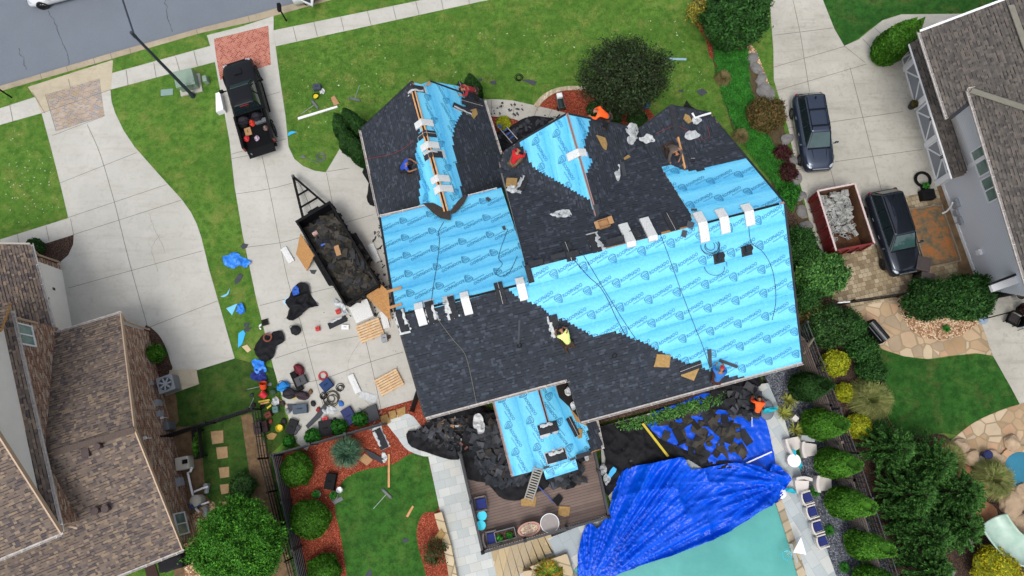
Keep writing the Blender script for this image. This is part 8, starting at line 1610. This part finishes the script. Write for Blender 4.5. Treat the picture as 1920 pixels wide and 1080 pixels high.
gc=empty('grill',tuple(P(338,1050,.02)),.25,'covered black grill below the brown roof at the bottom edge','grill');bm=bmesh.new();box(bm,(0,0,.55),(1.3,.7,1.1),bev=.12);obj('cover',bm,BFELT,gc);board([(300,1040),(345,1025),(352,1055),(310,1075)],.04,mat('dark_mat','2a2d31',.8,.2),'dark mat under the covered grill','mat',.03,'mat')
board([(270,1062),(290,1055),(300,1090),(280,1100)],.06,mat('dark_brown_mat','3a2420',.9,.2),'brown door mat beside the covered grill','mat',.03,'mat')
# front bed cylinder stand and bits
gs=empty('compressor',tuple(P(1050,195,.02)),.2,'white topped air compressor standing in the red front bed','compressor');bm=bmesh.new();cyl(bm,(0,-.45,.25),(0,.25,.25),.2,seg=16);obj('tank',bm,mat('dark_green_tank','20302c',.5,.2),gs);bm=bmesh.new();box(bm,(0,.25,.55),(.34,.3,.25),bev=.04);obj('motor',bm,WTRIM,gs);bm=bmesh.new();tube(bm,[(-.2,.3,.5),(-.2,-.5,.5),(.2,-.5,.5),(.2,.3,.5)],.02,6);obj('frame',bm,GREYD,gs)
for s in (-.22,.22):bm=bmesh.new();cyl(bm,(s-.03,-.35,.14),(s+.03,-.35,.14),.14,seg=14);obj('wheel',bm,TYRE,gs)
ld=empty('stepladder',tuple(P(952,254,.05)),-.9,'blue stepladder folded beside the front gable eave','ladder');bm=bmesh.new();[tube(bm,[(-.7,y,.4),(.7,y,.4)],.025,6) for y in (-.2,.2)];obj('rails',bm,WHT,ld);bm=bmesh.new();[box(bm,(x,0,.42),(.07,.36,.03)) for x in (-.5,-.2,.1,.4)];box(bm,(-.6,0,.44),(.25,.42,.06));obj('step',bm,mat('blue_plastic','2450a8',.3,.2),ld)
crumple('jacket',1146,202,6,T_(.3),C('blue_fabric',''),'blue cloth caught under the crape myrtle left side','cloth',.1);crumple('jacket',1212,198,8,T_(.3),C('blue_fabric',''),'blue cloth under the crape myrtle near the right peak','cloth',.15)
# --- deck furniture
def armchair(px,py,z,rz,frame,cush,lab,s=1.0,group=None,nm='armchair'):
    e=empty(nm,tuple(P(px,py,z)),rz,lab,'chair',group);e.scale=(s,s,s);bm=bmesh.new();box(bm,(0,0,.28),(.66,.62,.12),bev=.03);obj('seat',bm,frame,e)
    bm=bmesh.new();box(bm,(.03,0,.38),(.52,.50,.12),bev=.04)
    for x in (-.08,.14):box(bm,(x,0,.443),(.012,.48,.01))
    box(bm,(.03,.0,.443),(.5,.012,.01));obj('cushion',bm,cush,e);bm=bmesh.new()
    R=[]
    for y in np.linspace(-.34,.34,9):x=-.33-.07*(1-(y/.34)**2);R.append([(x-.04,y,.3),(x+.04,y,.3),(x+.02,y,.78),(x-.06,y,.78)])
    loft(bm,R);obj('backrest',bm,frame,e,smooth=False)
    for s_ in (1,-1):bm=bmesh.new();box(bm,(0,s_*.34,.5),(.6,.08,.05),bev=.02);box(bm,(.25,s_*.34,.38),(.06,.07,.22));obj('armrest',bm,frame,e)
    for x in (-.27,.27):
        for y in (-.26,.26):bm=bmesh.new();cyl(bm,(x,y,0),(x,y,.24),.025,.03,8);obj('leg',bm,frame,e)
    return e
WICK=mat('grey_wicker','6f6766',.8,.3,25,bump=.5,bscale=40);NAVC=mat('navy_cushion','1b2a6e',.85,.15,5);armchair(902,943,DZ,.2,WICK,NAVC,'wicker armchair with navy cushion above the cyan stools');armchair(923,1007,DZ,.2,WICK,NAVC,'wicker armchair with navy cushion in the lower deck corner')
CY=mat('cyan_plastic','08c3dc',.4,.08,3)
for x,y,l in ((905,965,'round cyan stool nearer the upper wicker armchair'),(903,983,'round cyan stool nearer the lower deck corner')):e=empty('stool',tuple(P(x,y,DZ)),0,l,'stool','cyan stools on the deck');bm=bmesh.new();cyl(bm,(0,0,.42),(0,0,.48),.24,seg=28);obj('seat',bm,CY,e);bm=bmesh.new();cyl(bm,(0,0,0),(0,0,.42),.2,.12,16);obj('base',bm,CY,e)
ft=empty('fire_table',tuple(P(992,989,DZ)),HA+.02,'oval copper pink fire table filled with pale beads on the deck','fire table');bm=bmesh.new();t=np.linspace(0,2*math.pi,33)[:-1];loft(bm,[[(math.cos(a)*.6*q,math.sin(a)*.34*q,z) for a in t] for q,z in ((.7,0),(.9,.5),(1,.6),(.98,.63),(.8,.63),(.78,.56))]);obj('body',bm,mat('copper_pink','a57a6c',.45,.15,metal=.2),ft)
bm=scraps(300,lambda:(lambda a,r:(math.cos(a)*.44*r,math.sin(a)*.25*r,.60))(rng.uniform(0,6.28),rng.random()**.5),.03,.07,.5,.03);o=obj('beads',bm,m_leaf('pale_beads',['cbb8a0','ddd0bc','b89a80']),ft);o['kind']='stuff'
rt=empty('table',tuple(P(1030,978,DZ)),0,'round grey topped table with white rim on the deck','table');bm=bmesh.new();cyl(bm,(0,0,.66),(0,0,.70),.46,seg=36);obj('tabletop',bm,mat('stone_top','8e8784',.6,.15,6),rt);bm=bmesh.new();tube(bm,[(math.cos(a)*.46,math.sin(a)*.46,.69) for a in np.linspace(0,2*math.pi,37)],.022,6);obj('rim',bm,WTRIM,rt);bm=bmesh.new();cyl(bm,(0,0,0),(0,0,.66),.05,seg=10);cyl(bm,(0,0,0),(0,0,.04),.28,seg=20);obj('pedestal',bm,GREYD,rt)
pb=empty('planter_box',tuple(P(948,1000,DZ)),HA,'dark planter box with two green plants on the deck','planter');bm=bmesh.new()
for o_,s in (((0,.25,.3),(1.05,.04,.6)),((0,-.25,.3),(1.05,.04,.6)),((.52,0,.3),(.04,.46,.6)),((-.52,0,.3),(.04,.46,.6))):box(bm,o_,s)
obj('box',bm,GREYD,pb);bm=bmesh.new();box(bm,(0,0,.25),(1.0,.46,.45));obj('soil',bm,MULCHB,pb)
for x in (-.3,.2):d=unit(200,0);obj('foliage',None,None,pb,me=quads(leaves(d*np.array([.17,.2,.2])*rng.uniform(.2,1,(len(d),1))+np.array([x,-.1,.5]),d,.08,2,.7),L_LIR,'foliage'))
def ladder(a,b,w_,lab,n=11):
    a,b=Vector(a),Vector(b);d=(b-a).normalized();s=d.cross(Vector((0,0,1))).normalized();e=empty('ladder',tuple(a),0,lab,'ladder');m=mat('aluminium','b4b2ac',.35,.15,6,metal=.3)
    for q in (1,-1):bm=bmesh.new();tube(bm,[a+s*q*w_/2,b+s*q*w_/2],.035,6);obj('rail',bm,m,e,world=True)
    up_=s.cross(d)
    for i in range(n):c=a.lerp(b,(i+.5)/n);bm=bmesh.new();box(bm,tuple(c),(w_,.085,.03),rot=Matrix((s,d,up_)).transposed());obj('rung',bm,m,e,world=True)
    return e
ladder(P(991,937,DZ+.08),LP.at(1010,877,.35),.42,'aluminium ladder leaning from the deck to the low porch roof',13);bm=bmesh.new();tube(bm,[P(1010,912,DZ+.3),P(1038,942,DZ+.1)],.025,8);bt=empty('broom',tuple(P(1038,942,DZ)),0,'blue handled broom lying on the deck','broom');obj('handle',bm,mat('blue_plastic',''),bt,world=True);bm=bmesh.new();slab3(bm,[P(1036,938,DZ+.12),P(1048,926,DZ+.12),P(1056,935,DZ+.12),P(1046,950,DZ+.12)],(0,0,1),.06);obj('head',bm,PLAS,bt,world=True)
for x,y,r,z,l in ((895,790,13,1.6,'large white wrapper heap between the rear eave and porch'),(902,804,10,1.6,'lower white wrapper below the large heap near the porch'),(1065,735,8,3.0,'white wrapper by the vent on the porch roof edge'),(1075,762,7,2.9,'white wrapper near the dark hole on the porch roof'),(1130,880,8,.6,'white wrapper at the right of the deck rail, upper'),(1137,898,9,.6,'white wrapper at the right of the deck rail, lower'),(1100,858,5,1.6,'white wrapper at the deck corner near the porch eave')):crumple('wrapper',x,y,r,T_(z),PAPER,l,'wrapper',.15,'white wrappers around the deck',.8)
board([(1144,882),(1150,875),(1156,879),(1155,884),(1145,896),(1140,891)],.7,mat('bright_blue_felt',''),'bright blue card beside the deck rail','card',.03,'card');board([(1203,795),(1207,793),(1255,855),(1251,857)],.7,mat('yellow_tool',''),'long yellow pole on the black sheeting','pole',.05,'pole');board([(1393,870),(1447,846),(1448,848),(1395,872)],.75,WTRIM,'long white pole lying on the blue tarp','pole',.05,'pole')
bm=bmesh.new();tube(bm,[P(1410,782,TZ+.9),P(1410,800,TZ+.1)],.02,6);O('shovel_handle',bm,WTRIM,'pale tool handle beside the worker in orange on the tarp','tool')
bm=bmesh.new();[tube(bm,curve([P(x+rng.uniform(-4,4),y+rng.uniform(-4,4),.35) for x,y in q],5),.014,4) for q in ([(812,790),(818,820),(825,835),(840,815),(830,810)],[(820,795),(850,805),(875,806),(900,795)])];O('rope',bm,mat('olive_cord',''),'olive rope tangled on the shingle heap left of the deck','rope')
# bricks on the deck edge heap
bm=bmesh.new();[box(bm,tuple(P(x,y,1.45)),(.2,.1,.07),r) for x,y,r in ((865,832,-.7),)];O('brick',bm,mat('loose_brick','7a4f40',.9,.2),'loose brick left of two on the heap at the deck rail','brick');bm=bmesh.new();box(bm,tuple(P(874,840,1.45)),(.22,.1,.07),.8);O('brick',bm,mat('loose_brick',''),'loose brick right of two on the heap at the deck rail','brick')

# --- pool side furniture
IV=mat('ivory_plastic','c9c3bd',.5,.06,3)
def tub_chair(px,py,rz,lab):
    e=empty('lounge_chair',tuple(P(px,py,TZ)),rz,lab,'chair','white curved chairs beside the pool');e.scale=(.8,.8,.85);bm=bmesh.new();R=[]
    R=[[(x,y*w_,z) for x,y,z in ((xx,-1,.0),(xx,1,.0),(xx,1,h),(xx,-1,h))] for xx,w_,h in ((-.42,.45,.36),(-.2,.44,.34),(.1,.40,.33),(.42,.34,.38))]
    loft(bm,R);obj('seat',bm,IV,e);bm=bmesh.new();R=[]
    for t in np.linspace(-1,1,11):y=t*.50;x=-.46-.10*(1-t*t);R.append([(x-.10,y,0),(x+.05,y,0),(x+.04,y,.72),(x-.10,y,.74)])
    loft(bm,R);obj('backrest',bm,IV,e);bm=bmesh.new();R=[[(-.46-.10*(1-t*t)-.17,t*.52,.70),(-.46-.10*(1-t*t)+.03,t*.52,.70),(-.46-.10*(1-t*t)+.02,t*.52,.78),(-.46-.10*(1-t*t)-.15,t*.52,.78)] for t in np.linspace(-1,1,11)];loft(bm,R);obj('top_roll',bm,IV,e);return e
tub_chair(1486,832,.35,'white curved chair highest, above the round white table');tub_chair(1515,843,.0,'white curved chair close to the round arborvitae behind the side table');tub_chair(1500,913,-.75+math.pi/2*-.55,'white curved chair just above the navy chairs');tub_chair(1542,907,-.05,'white curved chair set back in the gravel')
e=empty('side_table',tuple(P(1482,863,TZ)),0,'round white drum table beside the blue tarp','table');bm=bmesh.new();cyl(bm,(0,0,0),(0,0,.5),.31,.33,32);obj('drum',bm,IV,e);bm=bmesh.new();cyl(bm,(0,0,.5),(0,0,.53),.345,seg=32);obj('tabletop',bm,WTRIM,e)
TQ=C('turquoise_towel','12a9bd');crumple('towel',1496,868,8,T_(TZ+.02),TQ,'turquoise cloth fanned beside the round white table','towel',.1,asp=.6,rot=-.5);crumple('towel',1489,848,5,T_(TZ+.75),TQ,'turquoise towel over the end of the top white chair','towel',.05,asp=.6,rot=-.4);crumple('towel',1481,920,8,T_(TZ+.1),TQ,'turquoise towel by the bunched end of the tarp','towel',.15,asp=1.6,rot=.3);crumple('towel',1442,769,9,T_(TZ+.4),TQ,'turquoise towel on the grey pouf near the worker in orange','towel',.12,asp=1.7,rot=-.2)
bm=bmesh.new();vs=ball(bm,P(1437,768,TZ+.2),(.42,.55,.2),3);O('pouf',bm,C('grey_fabric_light','6e7680'),'grey pouf under a turquoise towel beside the pool deck','pouf');bm=bmesh.new();c=P(1464,924,TZ+.2);ball(bm,c,(.3,.3,.16),3);O('float',bm,WTRIM,'white ring float beside the turquoise towel','float')
for x,y,l in ((1508,932,'topmost of the four navy cushioned pool chairs'),(1517,958,'second navy cushioned pool chair from the top'),(1527,986,'third navy cushioned pool chair from the top'),(1536,1013,'lowest of the four navy cushioned pool chairs')):armchair(x,y,TZ,.28-math.pi*0,IV,NAVC,l,.88,'navy cushioned chairs in a row by the pool','pool_chair')
for i,(x,y,l) in enumerate(((1512,824,'white square post planter below the top arborvitae pair'),(1515,826,''),(1486,786,''))):
    if not l:continue
    bm=bmesh.new();box(bm,tuple(P(x,y-2,TZ+.25)),(.7,.3,.5),-.1,bev=.02);O('planter',bm,mat('pale_grey_box','9ea3a6',.6,.1),'pale grey rectangular box between the two upper white chairs','planter')
bm=bmesh.new();b0=P(1484,785,TZ);cyl(bm,b0,b0+np.array([0,0,.6]),.13,.19,4);O('planter',bm,IV,'tall tapered white planter among the spiky plants','planter')
# poolside hoop
hp=empty('pool_hoop',tuple(P(1492,1030,TZ)),.2,'white poolside basketball hoop with net over the water','pool hoop');bm=bmesh.new();slab3(bm,[P(1487,1036,TZ+.5),P(1502,1007,TZ+1.15),P(1512,1040,TZ+.9)],(-.3,0,1),.06);obj('backboard',bm,WTRIM,hp,world=True);bm=bmesh.new();slab3(bm,[P(1480,1020,TZ+.1),P(1486,1020,TZ+.4),P(1497,1050,TZ+.4),P(1494,1060,TZ+.1)],(0,0,1),.3);obj('base',bm,IV,hp,world=True)
rc=P(1476,1041,TZ+.7);bm=bmesh.new();tube(bm,[rc+np.array([math.cos(a)*.23,math.sin(a)*.23,0]) for a in np.linspace(0,6.283,25)],.015,5);obj('ring',bm,CY,hp,world=True);bm=bmesh.new()
for i in range(10):a=i*.6283;tube(bm,[rc+np.array([math.cos(a)*.23,math.sin(a)*.23,0]),rc+np.array([math.cos(a+.3)*.17,math.sin(a+.3)*.17,-.18]),rc+np.array([math.cos(a+.6)*.12,math.sin(a+.6)*.12,-.35])],.008,4)
obj('net',bm,WTRIM,hp,world=True)
# --- neighbour's yard
gr=empty('grill',tuple(P(1632,625,.02)),-.95,'black lidded grill standing on the flagstone path','grill');bm=bmesh.new();box(bm,(0,0,.45),(1.3,.55,.8),bev=.04);obj('cabinet',bm,PLAS,gr);bm=bmesh.new();cyl(bm,(-.6,0,.88),(.6,0,.88),.26,seg=18);obj('hood',bm,mat('gloss_black','15171b',.25,.2),gr);bm=bmesh.new();tube(bm,[(-.5,-.28,.95),(.5,-.28,.95)],.02,6);obj('handle',bm,CHR,gr)
BIN=mat('brown_bin','3f3736',.6,.15,4)
for x,y,l in ((1713,503,'brown wheeled bin nearer the black car'),(1720,532,'brown wheeled bin nearer the round shrubs')):
    e=empty('wheelie_bin',tuple(P(x,y,.03)),-.25,l,'bin','brown bins by the paved yard');bm=bmesh.new();box(bm,(0,0,.5),(.62,.7,.95),taper=1.12,bev=.04);obj('body',bm,BIN,e);bm=bmesh.new();box(bm,(0,0,1.02),(.74,.82,.07),bev=.03);cyl(bm,(-.05,-.1,1.04),(-.05,-.1,1.075),.2,seg=16);obj('lid',bm,BIN,e)
    for s in (-.3,.3):bm=bmesh.new();cyl(bm,(s-.03,.36,.12),(s+.03,.36,.12),.12,seg=12);obj('wheel',bm,TYRE,e)
crate('crate',1734,368,(.75,.6,.4),.1,PLAS,'black plastic box beside the coiled hose','box');pot(1730,352,.2,.3,PLAS,'black pot with trailing green plant by the coiled hose',L_LIR);pot(1707,201,.24,.4,mat('dark_pot','23262c',.6,.2),'dark pot with fern between the white garage doors',L_RED)
pit=[(1703,392),(1765,385),(1801,489),(1736,502)];
for i in range(4):
    a,b=P(*pit[i],.08),P(*pit[(i+1) % 4],.08);d=b-a;bm=bmesh.new();box(bm,tuple((a+b)/2+np.array([0,0,.003*i])),(np.linalg.norm(d),.06,.14),math.atan2(d[1],d[0]));O('form_board',bm,mat('pale_timber','85796a',.8,.2),['form board along the upper edge of the clay pit','form board along the house side of the clay pit','form board along the lower edge of the clay pit','form board along the car side of the clay pit'][i],'board','form boards round the clay pit')
ROCK=mat('tan_boulder','b39c80',.9,.3,2.2,bump=.6,bscale=7,col2='8f7b66');ROCK2=mat('rusty_boulder','9a6a48',.9,.3,2.5,bump=.6,bscale=7);ROCKG=mat('grey_boulder','7d7c7a',.9,.3,3,bump=.6,bscale=8)
def rock(px,py,s,m,lab,z=0.0,seed=0,grp=None,nm='boulder',flat=.6):
    bm=bmesh.new();bmesh.ops.create_icosphere(bm,subdivisions=3,radius=1)
    for v in bm.verts:q=v.co.copy();f=1+.35*noise.noise(q*1.3+Vector((seed*3.1,0,0)))+.1*noise.noise(q*4+Vector((seed,2,0)));v.co=Vector((q.x*s[0],q.y*s[1],q.z*s[2]*flat))*f+Vector((0,0,s[2]*.25))
    bmesh.ops.transform(bm,matrix=Matrix.Translation(Vector(P(px,py,z))) @ Matrix.Rotation(seed*1.7,4,'Z'),verts=bm.verts);return tag(obj(nm,bm,m),lab,'boulder',grp)
rks=[(1895,829,(.45,.42,.4),ROCK,'rounded pale boulder on the flagstone patio'),(1795,838,(.55,.4,.4),ROCK,'boulder at the left end of the row above the ornamental grass'),(1820,858,(.45,.4,.4),ROCK,'boulder between the ornamental grass and the blue pot'),(1838,863,(.35,.3,.3),ROCKG,'small grey boulder below the blue pot'),(1862,860,(.5,.42,.4),ROCK,'pale boulder right of the blue pot'),(1808,888,(.5,.35,.35),ROCK2,'rusty slab boulder beside the ornamental grass'),(1845,958,(.65,.5,.35),ROCK2,'large rusty flat boulder at the head of the slide'),(1893,945,(.7,.6,.5),ROCK,'large pink white boulder left of the dry waterfall'),(1905,975,(.5,.4,.4),ROCK,'pale boulder beside the slide entrance'),(1915,925,(.5,.45,.4),ROCK,'boulder at the right edge below the ornamental grass'),(1880,925,(.4,.3,.3),ROCK,'long pale boulder under the round ornamental grass'),(1858,985,(.4,.25,.3),ROCK,'white capped boulder at the slide top'),(1812,1010,(.4,.35,.3),ROCKG,'grey boulder beside the conifers near the slide'),(1840,880,(.35,.3,.3),ROCK,'small tan boulder between two ornamental grasses'),(1775,1070,(.4,.3,.3),ROCKG,'grey boulder near the bottom edge'),(1915,1000,(.5,.4,.3),ROCK,'boulder at the right edge above the slide curve'),(1800,905,(.4,.3,.3),ROCK,'boulder below the rusty slab boulder')]
for i,r in enumerate(rks):rock(r[0],r[1],r[2],r[3],r[4],0,i+1)
for i,(x,y) in enumerate([(1410,110),(1418,128),(1427,148),(1434,165),(1443,178),(1482,300),(1492,335),(1498,368),(1503,398),(1510,425),(1428,172),(1475,262),(1505,450)]):rock(x,y,(.42,.3,.25),ROCKG,['grey edging rock topmost in the curve by the juniper','second grey edging rock below the juniper','third grey edging rock below the juniper','fourth grey edging rock below the juniper','grey edging rock beside the brownish shrub','grey edging rock beside the upper burgundy shrub','grey edging rock beside the lower burgundy shrub','grey edging rock beside the small bright green shrub','grey edging rock left of the red dumpster top','grey edging rock left of the red dumpster middle','tan edging rock just above the brownish shrub','grey edging rock at the navy wagon rear wheel','lowest grey edging rock by the red dumpster'][i],0,i+30,'edging rocks along the neighbour drive')
bm=bmesh.new();b0=P(1842,852,.0);cyl(bm,b0,b0+np.array([0,0,.5]),.16,.24,18);cyl(bm,b0+np.array([0,0,.5]),b0+np.array([0,0,.55]),.24,.18,18);O('garden_pot',bm,mat('cobalt_glaze','1c2256',.25,.15),'cobalt blue glazed pot among the boulders','pot')
bm=bmesh.new();c=P(1916,884,0);t=np.linspace(0,2*math.pi,29)[:-1];R=[[(c[0]+math.cos(a)*r,c[1]+math.sin(a)*r,z) for a in t] for r,z in ((1.35,0),(1.35,.16),(1.02,.16),(1.0,.02),(.5,-.0))];loft(bm,R,caps=False);O('spa_pool',bm,FLAG,'round stone rimmed spa pool at the right edge','spa');bm=bmesh.new();cyl(bm,c+np.array([0,0,.08]),c+np.array([0,0,.1]),1.01,seg=28);tag(obj('spa_water',bm,mat('spa_water_blue','2f7a94',.15,.3,1.2)),kind='structure')
sd=empty('water_slide',tuple(P(1880,1000,.3)),0,'pale green open water slide curving off the right edge','slide');SP=curve([(1855,975,.9),(1868,995,.85),(1888,1018,.75),(1915,1032,.6),(1960,1035,.5)],6);Q3=[P(x,y,z) for x,y,z in SP];bm=bmesh.new();R=[]
for i,p in enumerate(Q3):
    d=Q3[min(i+1,len(Q3)-1)]-Q3[max(i-1,0)];d/=np.linalg.norm(d);s=np.array([-d[1],d[0],0]);R.append([p+s*.72*math.sin(a)+np.array([0,0,.5-.5*math.cos(a)])*1.0 for a in np.linspace(-1.5,1.5,12)]+[p+s*.78*math.sin(a)+np.array([0,0,.44-.5*math.cos(a)]) for a in np.linspace(1.5,-1.5,12)])
loft(bm,R);obj('chute',bm,mat('slide_fibreglass','8fae9d',.35,.25,1.5,col2='b4c6bb'),sd,world=True,smooth=True)
um=empty('umbrella_stand',tuple(P(1842,599,.03)),0,'closed black umbrella pole in a pale round base on the patio','umbrella');bm=bmesh.new();b0=P(1842,599,.03);cyl(bm,b0,b0+np.array([0,0,.12]),.27,.24,20);obj('base',bm,mat('pale_blue_base','8ea1b8',.6,.15),um,world=True);bm=bmesh.new();cyl(bm,b0,b0+np.array([0,0,3.2]),.03,seg=8);obj('pole',bm,PLAS,um,world=True)
armchair(1893,600,.03,2.6,PLAS,mat('brown_mesh','2c2526',.7,.2),'black mesh patio chair under the umbrella pole',1.0);e=empty('table',tuple(P(1918,614,.03)),0,'small pale blue round patio table at the right edge','table');bm=bmesh.new();cyl(bm,(0,0,.45),(0,0,.48),.33,seg=20);obj('tabletop',bm,mat('pale_aqua','8fb6c0',.4,.3,9),e)
for k in range(4):a=k*1.57+.5;bm=bmesh.new();tube(bm,[(math.cos(a)*.1,math.sin(a)*.1,.44),(math.cos(a)*.36,math.sin(a)*.36,0)],.015,5);obj('leg',bm,PLAS,e)
pot(1903,556,.3,.5,PW,'white round pot on the patio at the right edge');pot(1912,582,.33,.4,PLAS,'dark pot with red leaved plant on the patio',L_BURG);e=empty('grill',tuple(P(1880,545,.03)),.2,'covered dark grill on the patio below the siding','grill');bm=bmesh.new();box(bm,(0,0,.5),(1.0,.75,1.0),bev=.12);obj('cover',bm,BFELT,e);bm=bmesh.new();box(bm,(.1,-.1,1.005),(.2,.08,.01));obj('badge',bm,WTRIM,e)
